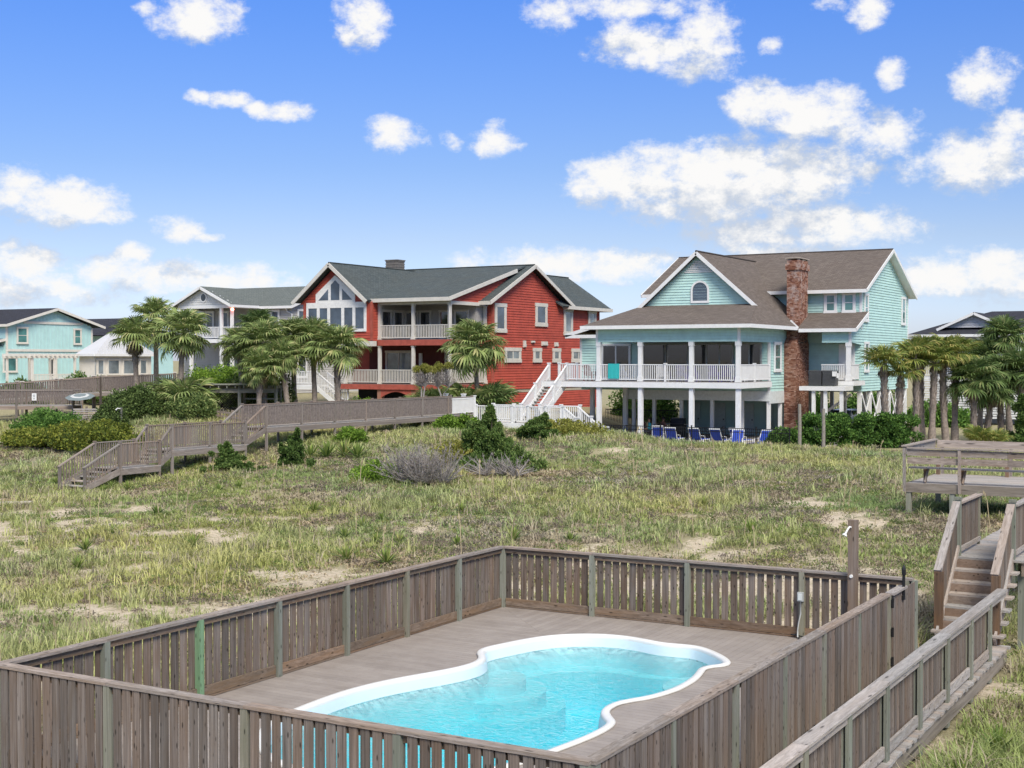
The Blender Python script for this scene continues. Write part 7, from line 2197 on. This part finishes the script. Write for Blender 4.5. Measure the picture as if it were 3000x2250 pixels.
tag(tw.build('towel', plain('turquoise_terry', (.03, .40, .40), .9, .12, 20)), 'turquoise towel hung over the teal porch railing', 'towel')

# air conditioners on the service platform
for k, x in enumerate((-26.1, -25.25)):
    a = thing('air_conditioner', (x, 83.2, 3.38), ('left', 'right')[k] + ' dark grey air conditioner on the platform beside the chimney', 'air conditioner', 'air conditioners')
    mb = MB(); mb.box(x - .38, x + .38, 82.85, 83.6, 3.42, 4.3); mb.build('cabinet', plain('dark_grey_metal', (.055, .058, .062), .5, .1), a)
    mb = MB(); z = 3.5
    while z < 4.2:
        mb.box(x - .36, x + .36, 82.83, 82.85, z, z + .025); mb.box(x + .38, x + .4, 82.88, 83.57, z, z + .025); z += .06
    mb.build('louvres', plain('grey_louvre', (.09, .092, .096), .5), a, kind='stuff')
    mb = MB(); mb.box(x - .4, x + .4, 82.83, 83.62, 4.3, 4.36); mb.build('top', plain('grey_louvre', (.09, .092, .096), .5), a)
mb = MB(); mb.box(-24.98, -24.72, 82.72, 82.83, 4.0, 4.3); mb.box(-24.7, -24.6, 82.72, 82.83, 3.9, 4.2)
o = mb.build('electric_box', plain('white_paint', (.72, .73, .73)), None); tag(o, 'small white electric box on the right air conditioner', 'electric box')

# barbecue grill under the house
gmat = plain('black_enamel', (.012, .012, .014), .35, .1)
g = thing('barbecue_grill', (-34.3, 80.6, 0), 'black barbecue grill standing under the teal house', 'grill')
mb = MB(); mb.box(-34.75, -33.85, 80.35, 80.85, .1, .95); mb.build('cabinet', gmat, g)
mb = MB(); mb.add([(-34.75, 80.35, .96), (-33.85, 80.35, .96), (-33.85, 80.85, .96), (-34.75, 80.85, .96), (-34.75, 80.45, 1.3), (-33.85, 80.45, 1.3), (-33.85, 80.8, 1.32), (-34.75, 80.8, 1.32)], [(0, 1, 5, 4), (4, 5, 6, 7), (1, 2, 6, 5), (3, 0, 4, 7), (2, 3, 7, 6)]); mb.build('lid', gmat, g)
mb = MB(); mb.box(-35.1, -34.77, 80.4, 80.8, .9, .94); mb.box(-33.83, -33.5, 80.4, 80.8, .9, .94); mb.build('side_shelf', plain('steel', (.3, .3, .3), .4, metal=.6), g)

# car parked under the back of the house
def car():
    c = thing('parked_car', (-28.2, 96.5, 0), 'silver blue car parked behind the pilings under the teal house', 'car')
    paint = plain('silver_blue_paint', (.22, .28, .33), .25, .05, spec=.6)
    prof = [(-2.2, .35), (-2.25, .75), (-1.5, .95), (-.8, 1.45), (.7, 1.5), (1.6, 1.05), (2.15, .95), (2.2, .4)]
    v = []
    for w, k in ((-.85, 1.0), (.85, 1.0)):
        v += [(-28.2 + w * (1 if z < 1.1 else .8), 96.5 + y, z) for y, z in prof]
    n = len(prof)
    mb = MB(); mb.add(v, [tuple(range(n)), tuple(range(2 * n - 1, n - 1, -1))] + [(i, i + n, (i + 1) % n + n, (i + 1) % n) for i in range(n)]); mb.build('body', paint, c)
    gl = MB(); gl.slab([(-28.75, 96.5 - 1.42, 1.01), (-27.65, 96.5 - 1.42, 1.01), (-27.65, 96.5 - .86, 1.43), (-28.75, 96.5 - .86, 1.43)], -.02); gl.build('windscreen', GL_BL, c)
    for s in (-1, 1):
        mb = MB(); mb.box(-28.2 + s * .70, -28.2 + s * .80, 95.75, 97.4, 1.08, 1.4); mb.build('side_window', GL_DK, c)
        for y in (95.1, 97.9):
            mb = MB(); mb.tube([(-28.2 + s * .72, y, .33), (-28.2 + s * .9, y, .33)], .33, 16); wv = mb.build('wheel', plain('tyre', (.015, .015, .016), .8), c)
            mb = MB(); mb.tube([(-28.2 + s * .9, y, .33), (-28.2 + s * .92, y, .33)], .2, 12); mb.build('rim', plain('alloy', (.4, .4, .42), .3, metal=.8), wv)
        mb = MB(); mb.box(-28.2 + s * .5 - .15, -28.2 + s * .5 + .15, 94.22, 94.28, .7, .82); mb.build('headlight', WPL, c)


car()


# ================================================================== people under the house
def person(label, loc, rz, shirt, trousers, skin=(.34, .19, .12), hair=(.02, .014, .01), armlift=0.0):
    t = thing('person', loc, label, 'person', 'people under the teal house', rz=rz, local=True)
    # seated: hips at .48, knees forward (-Y)
    J = {'pel': (0, 0, .50, .145), 'waist': (0, .01, .68, .125), 'chest': (0, .02, .90, .150), 'neckb': (0, .0, 1.05, .085), 'neck': (0, -.02, 1.12, .052), 'head': (0, -.03, 1.21, .075), 'crown': (0, -.025, 1.31, .085)}
    for s, k in ((-1, 'l'), (1, 'r')):
        J.update({'hip' + k: (s * .10, -.03, .49, .095), 'kn' + k: (s * .13, -.45, .50, .068), 'an' + k: (s * .13, -.47, .10, .045), 'toe' + k: (s * .14, -.62, .05, .035),
                  'sh' + k: (s * .19, .01, 1.0, .062), 'el' + k: (s * .25, -.06, .74, .046), 'wr' + k: (s * .17, -.29, .66 + armlift, .034), 'ha' + k: (s * .14, -.37, .65 + armlift, .036)})
    E = [('pel', 'waist'), ('waist', 'chest'), ('chest', 'neckb'), ('neckb', 'neck'), ('neck', 'head'), ('head', 'crown')]
    for k in 'lr': E += [('pel', 'hip' + k), ('hip' + k, 'kn' + k), ('kn' + k, 'an' + k), ('an' + k, 'toe' + k), ('chest', 'sh' + k), ('sh' + k, 'el' + k), ('el' + k, 'wr' + k), ('wr' + k, 'ha' + k)]
    names = list(J)
    me = bpy.data.meshes.new('body'); me.from_pydata([J[n][:3] for n in names], [(names.index(a), names.index(b)) for a, b in E], [])
    o = bpy.data.objects.new('body', me); COL.objects.link(o); o.parent = t
    md = o.modifiers.new('skin', 'SKIN'); md.use_smooth_shade = True
    for i, n in enumerate(names):
        me.skin_vertices[0].data[i].radius = (J[n][3], J[n][3])
    me.skin_vertices[0].data[0].use_root = True
    sb = o.modifiers.new('sub', 'SUBSURF'); sb.levels = 2; sb.render_levels = 2
    # clothing by height and reach on one continuous body
    m, tt, n, l, b = newmat('person_cloth_skin'); b.inputs['Roughness'].default_value = .8
    tc = n.new('ShaderNodeTexCoord'); sp = n.new('ShaderNodeSeparateXYZ'); l.new(tc.outputs['Object'], sp.inputs[0])

    def step(sock, v):
        q = n.new('ShaderNodeMath'); q.operation = 'GREATER_THAN'; q.inputs[1].default_value = v; l.new(sock, q.inputs[0]); return q.outputs[0]

    def mix(f, a, bcol):
        x = n.new('ShaderNodeMix'); x.data_type = 'RGBA'; l.new(f, x.inputs['Factor'])
        if isinstance(a, tuple): x.inputs['A'].default_value = (*a, 1)
        else: l.new(a, x.inputs['A'])
        if isinstance(bcol, tuple): x.inputs['B'].default_value = (*bcol, 1)
        else: l.new(bcol, x.inputs['B'])
        return x.outputs['Result']
    c1 = mix(step(sp.outputs[2], .30), skin, trousers); c2 = mix(step(sp.outputs[2], .60), c1, shirt); c3 = mix(step(sp.outputs[2], 1.07), c2, skin)
    arm = n.new('ShaderNodeMath'); arm.operation = 'LESS_THAN'; arm.inputs[1].default_value = -.16; l.new(sp.outputs[1], arm.inputs[0])
    up = n.new('ShaderNodeMath'); up.operation = 'MULTIPLY'; l.new(arm.outputs[0], up.inputs[0]); l.new(step(sp.outputs[2], .585), up.inputs[1])
    l.new(mix(up.outputs[0], c3, skin), b.inputs['Base Color'])
    me.materials.append(m)
    h = MB()
    for i in range(7):
        th = math.pi * .5 * i / 6; z = 1.26 + .115 * math.sin(th); r = .098 * math.cos(th) + .012
        for j in range(14):
            a = 2 * math.pi * j / 14; h.v.append((r * math.cos(a), -.012 + r * 1.1 * math.sin(a) + (.012 if math.sin(a) < -.3 else 0), z - (.05 if math.sin(a) > 0 and i == 0 else 0)))
    for i in range(6):
        for j in range(14): h.f.append((i * 14 + j, i * 14 + (j + 1) % 14, (i + 1) * 14 + (j + 1) % 14, (i + 1) * 14 + j))
    h.build('hair', plain('dark_hair', hair, .7), t, smooth=True)
    hs = plain('skin_plain', skin, .7, .05)
    f = MB(); f.tube([(0, -.105, 1.235), (0, -.13, 1.205), (0, -.108, 1.195)], [.010, .017, .010], 6); f.build('nose', hs, t)
    for s in (-1, 1):
        e = MB(); e.tube([(s * .035, -.106, 1.245), (s * .035, -.115, 1.245)], [.012, .008], 8); e.build('eye', plain('dark_eye', (.015, .012, .01), .4), t)
        for k in range(5):
            g = MB(); x0 = s * (.14 - .03 + .015 * k); g.tube([(x0, -.38, .65 + armlift), (x0, -.415, .648 + armlift), (x0 - s * .003, -.44 + .012 * abs(k - 2), .632 + armlift)], [.010, .009, .006], 5); g.build('finger', hs, t)
    # the stool or chair carrying the figure
    return t


seat = plain('dark_chair_mesh', (.03, .03, .035), .7)
for k, (x, y, rz, lab, sh, tr) in enumerate([(-36.4, 79.6, 20, 'person in a dark red top sitting in the shade under the teal house', (.10, .03, .03), (.03, .03, .04)), (-35.3, 78.4, -60, 'person in a turquoise top sitting beside the blue lounger', (.03, .30, .36), (.05, .05, .06)), (-34.95, 79.7, 150, 'person with bare arms seated furthest right under the teal house', (.20, .10, .07), (.06, .05, .05))]):
    person(lab, (x, y, .03), R(rz), sh, tr)
    c = thing('patio_chair', (x, y, .03), 'dark patio chair ' + ('under the person in dark red', 'under the person in turquoise', 'under the person seated furthest right')[k], 'chair', 'dark patio chairs', rz=R(rz), local=True)
    mb = MB(); mb.box(-.25, .25, -.25, .24, .33, .365); mb.build('seat', seat, c)
    mb = MB(); mb.slab([(-.25, .20, .40), (.25, .20, .40), (.25, .30, .95), (-.25, .30, .95)], .03); mb.build('backrest', seat, c)
    for sx in (-.22, .22):
        for sy in (-.22, .22):
            mb = MB(); mb.box(sx - .02, sx + .02, sy - .02, sy + .02, 0, .33); mb.build('leg', seat, c)

# ================================================================== smaller things on the left
# grey timber arbor with lattice
A = thing('arbor', (-56.6, 64.3, 1.7), 'weathered grey timber arbor with lattice panel between the left palms', 'arbor')
p0, p1 = Vector((-58.6, 63.1, 0)), Vector((-54.55, 65.45, 0)); dA = (p1 - p0).normalized(); sA = Vector((-dA.y, dA.x, 0))
gA = wood('grey_green_arbor_wood', (.14, .14, .115), (.30, .30, .26), (.19, .19, .15), 'x', .12, .4, knots=False, across=3, along=6)
for f in (0, .52, 1.0):
    for w in (0, 1.6):
        p = p0 + (p1 - p0) * f + sA * w
        piece('post', gA, A, (p.x, p.y, 2.3), (.14, .14, 2.2))
for w in (0, 1.6):
    pbeam('beam', gA, A, p0 + sA * w + Vector((0, 0, 3.12)) - dA * .1, p1 + sA * w + Vector((0, 0, 3.12)) + dA * .1, .06, .26)
for k in range(11):
    p = p0 - dA * .3 + (p1 - p0 + dA * .4) * k / 10
    pbeam('rafter', gA, A, p - sA * .35 + Vector((0, 0, 3.36)), p + sA * 1.95 + Vector((0, 0, 3.36)), .05, .16)
for w in (-.2, .3, .8, 1.3, 1.8): pbeam('roof_slat', gA, A, p0 - dA * .5 + sA * w + Vector((0, 0, 3.5)), p0 + dA * 3.0 + sA * w + Vector((0, 0, 3.5)), .4, .05)
lat = MB()
for k in range(26):
    a = p0 + dA * (-.9 + .16 * k); 
    for s in (1, -1):
        q0, q1 = (a, a + dA * 1.2) if s > 0 else (a + dA * 1.2, a)
        t0 = max(0, ((p0 + dA * .1) - q0).dot(q1 - q0) / (q1 - q0).length_squared) if s > 0 else 0
        x0 = (q0 - p0).dot(dA); x1 = (q1 - p0).dot(dA)
        lo, hi = .1, 2.35
        if min(x0, x1) < lo or max(x0, x1) > hi: continue
        lat.beam(q0 + sA * 1.62 + Vector((0, 0, 1.75)), q1 + sA * 1.62 + Vector((0, 0, 2.95)), .015, .035)
lat.build('lattice', plain('dark_lattice', (.05, .05, .045), .9), A, kind='stuff')
piece('bench', gA, A, tuple(p0.lerp(p1, .78) + sA * .9 + Vector((0, 0, 2.6))), (2.0, .4, .08), (0, 0, math.atan2(dA.y, dA.x)))

# low post and rail fence behind the stairs
L = thing('low_fence', (-57, 61, 1.5), 'low weathered picket fence behind the dune stairs', 'fence')
q0, q1 = Vector((-61.3, 60.2, 0)), Vector((-53.8, 62.9, 0))
for k in range(6):
    p = q0.lerp(q1, k / 5); z = H(p.x, p.y); piece('post', W_OLDV, L, (p.x, p.y, z + .2), (.10, .10, .75))
for k in range(5):
    a, b = q0.lerp(q1, k / 5), q0.lerp(q1, (k + 1) / 5); pbeam('rail', W_OLDH, L, (a.x, a.y, H(a.x, a.y) + .38), (b.x, b.y, H(b.x, b.y) + .38), .05, .10); pbeam('rail', W_OLDH, L, (a.x, a.y, H(a.x, a.y) + .15), (b.x, b.y, H(b.x, b.y) + .15), .05, .10)
rl = random.Random(9)
for k in range(46):
    p = q0.lerp(q1, (k + .5) / 46); piece('picket', W_OLDV, L, (p.x, p.y - .04, H(p.x, p.y) + .26), (.035, .03, .55 + rl.uniform(-.08, .12)))

# tilted striped umbrella on the far left platform
U = thing('patio_umbrella', (-65.2, 60.2, 2.2), 'grey and white striped umbrella canopy on the far left platform', 'umbrella')
um1, um2 = plain('umbrella_grey', (.17, .21, .22), .8), plain('umbrella_white', (.50, .52, .52), .8)
ctr = Vector((-65.2, 59.6, 2.86)); tilt = Matrix.Rotation(R(14), 3, Vector((.87, .5, 0)))
for k in range(8):
    a0, a1 = 2 * math.pi * k / 8, 2 * math.pi * (k + 1) / 8
    for (r0, r1, mt) in ((0, .40, um1), (.40, .58, um2), (.58, .9, um1)):
        def q(a, r): return ctr + tilt @ Vector((math.cos(a) * r, math.sin(a) * r, -.16 * r * r))
        mb = MB()
        if r0 == 0: mb.add([q(a0, 0), q(a0, r1), q(a1, r1)], [(0, 1, 2)])
        else: mb.add([q(a0, r0), q(a0, r1), q(a1, r1), q(a1, r0)], [(0, 1, 2, 3)])
        mb.build('canopy_panel', mt, U)
mb = MB(); mb.tube([ctr, ctr + Vector((.1, .1, -1.0))], .015, 8); mb.build('pole', WPL, U)

# white notice on the far left platform's post
S = thing('notice_sign', (-67.9, 57.05, 2.6), 'white notice sign on a post of the far left platform', 'sign')
d0 = Vector((.857, .514, 0)); n0 = Vector((.514, -.857, 0))
c0 = Vector((-68.0, 58.55, 2.72)) + n0 * .12
mb = MB(); mb.slab([c0 - d0 * .14 - Vector((0, 0, .22)), c0 + d0 * .14 - Vector((0, 0, .22)), c0 + d0 * .14 + Vector((0, 0, .22)), c0 - d0 * .14 + Vector((0, 0, .22))], .02); mb.build('panel', WPL, S)
mb = MB()
for (z, w) in ((.12, .07), (.02, .06), (-.10, .06)):
    c1 = c0 + n0 * .03 + Vector((0, 0, z)); mb.beam(c1 - d0 * w, c1 + d0 * w, .006, .035)
mb.build('printed_lines', plain('sign_grey', (.3, .3, .3), .8), S)
# foot shower pole
F2 = thing('shower_pole', (-66.0, 63.8, 1.6), 'slim grey post with a pale shower head among the left shrubs', 'shower')
c2 = Vector((-59.3, 57.3, 0)); zz = H(c2.x, c2.y)
piece('post', gA, F2, (c2.x, c2.y, zz + .62), (.10, .10, 1.4)); mb = MB(); mb.tube([(c2.x, c2.y - .06, zz + 1.25), (c2.x - .12, c2.y - .16, zz + 1.28), (c2.x - .2, c2.y - .2, zz + 1.18)], [.02, .03, .05], 8); mb.build('shower_head', WPL, F2)
# slatted bin box under the far left platform, long pale boards lying on the dune
Sb = thing('slatted_screen', (-63.2, 58.0, 1.2), 'grey horizontal slatted screen below the far left platform', 'screen')
for k in range(7): piece('slat', W_GREY, Sb, (-63.6, 58.6, 1.25 + .13 * k), (1.5, .04, .08), (0, 0, R(31)))
piece('post', W_OLDV, Sb, (-63.6, 58.66, 1.5), (.1, .1, 1.4))
for k, (a, b, lab) in enumerate((((-60.2, 48.9), (-57.6, 50.0), 'long pale board lying on the dune at the left edge'), ((-42.6, 34.7), (-41.3, 35.4), 'short bleached board lying in the sand at the left edge'))):
    pa, pb = Vector((*a, H(*a) + .12)), Vector((*b, H(*b) + .12))
    o = MB().beam(pa, pb, .22, .06).build('driftwood_board', plain('bleached_wood', (.48, .44, .37), .9, .2, 8), None); tag(o, lab, 'board', 'boards on the sand')
# two weathered posts by the hedge
for k, (px_, py_, h, lab) in enumerate(((-23.3, 71.3, 2.35, 'left of the two bare wooden posts in front of the hedge'), (-21.9, 71.0, 2.15, 'right of the two bare wooden posts in front of the hedge'))):
    z = H(px_, py_); mb = MB(); mb.tube([(px_, py_, z - .3), (px_ + .01, py_, z + h * .5), (px_ - .01, py_, z + h)], [.10, .095, .085], 10)
    tag(mb.build('wooden_post', plain('bleached_post', (.24, .22, .19), .9, .25, 9), None), lab, 'post', 'wooden posts by the hedge')
# small pool of the teal house
pw = thing('small_pool', (-29.5, 72.2, 0), 'edge of a pale blue pool just behind the black fence', 'pool')
mb = MB(); mb.box(-31.2, -28.2, 71.6, 72.6, .035, .09); mb.build('coping', plain('pale_blue_coping', (.55, .70, .70), .6), pw)
mb = MB(); mb.box(-31.0, -28.4, 71.75, 72.45, .091, .10); mb.build('water', plain('pale_pool_water', (.12, .45, .50), .1), pw)

# ================================================================== render settings
cy = scene.cycles
cy.max_bounces = 6; cy.diffuse_bounces = 3; cy.glossy_bounces = 2; cy.transmission_bounces = 3; cy.transparent_max_bounces = 8; cy.volume_bounces = 0
cy.caustics_reflective = False; cy.caustics_refractive = False
cy.use_adaptive_sampling = True; cy.adaptive_threshold = 0.015
cy.use_denoising = True
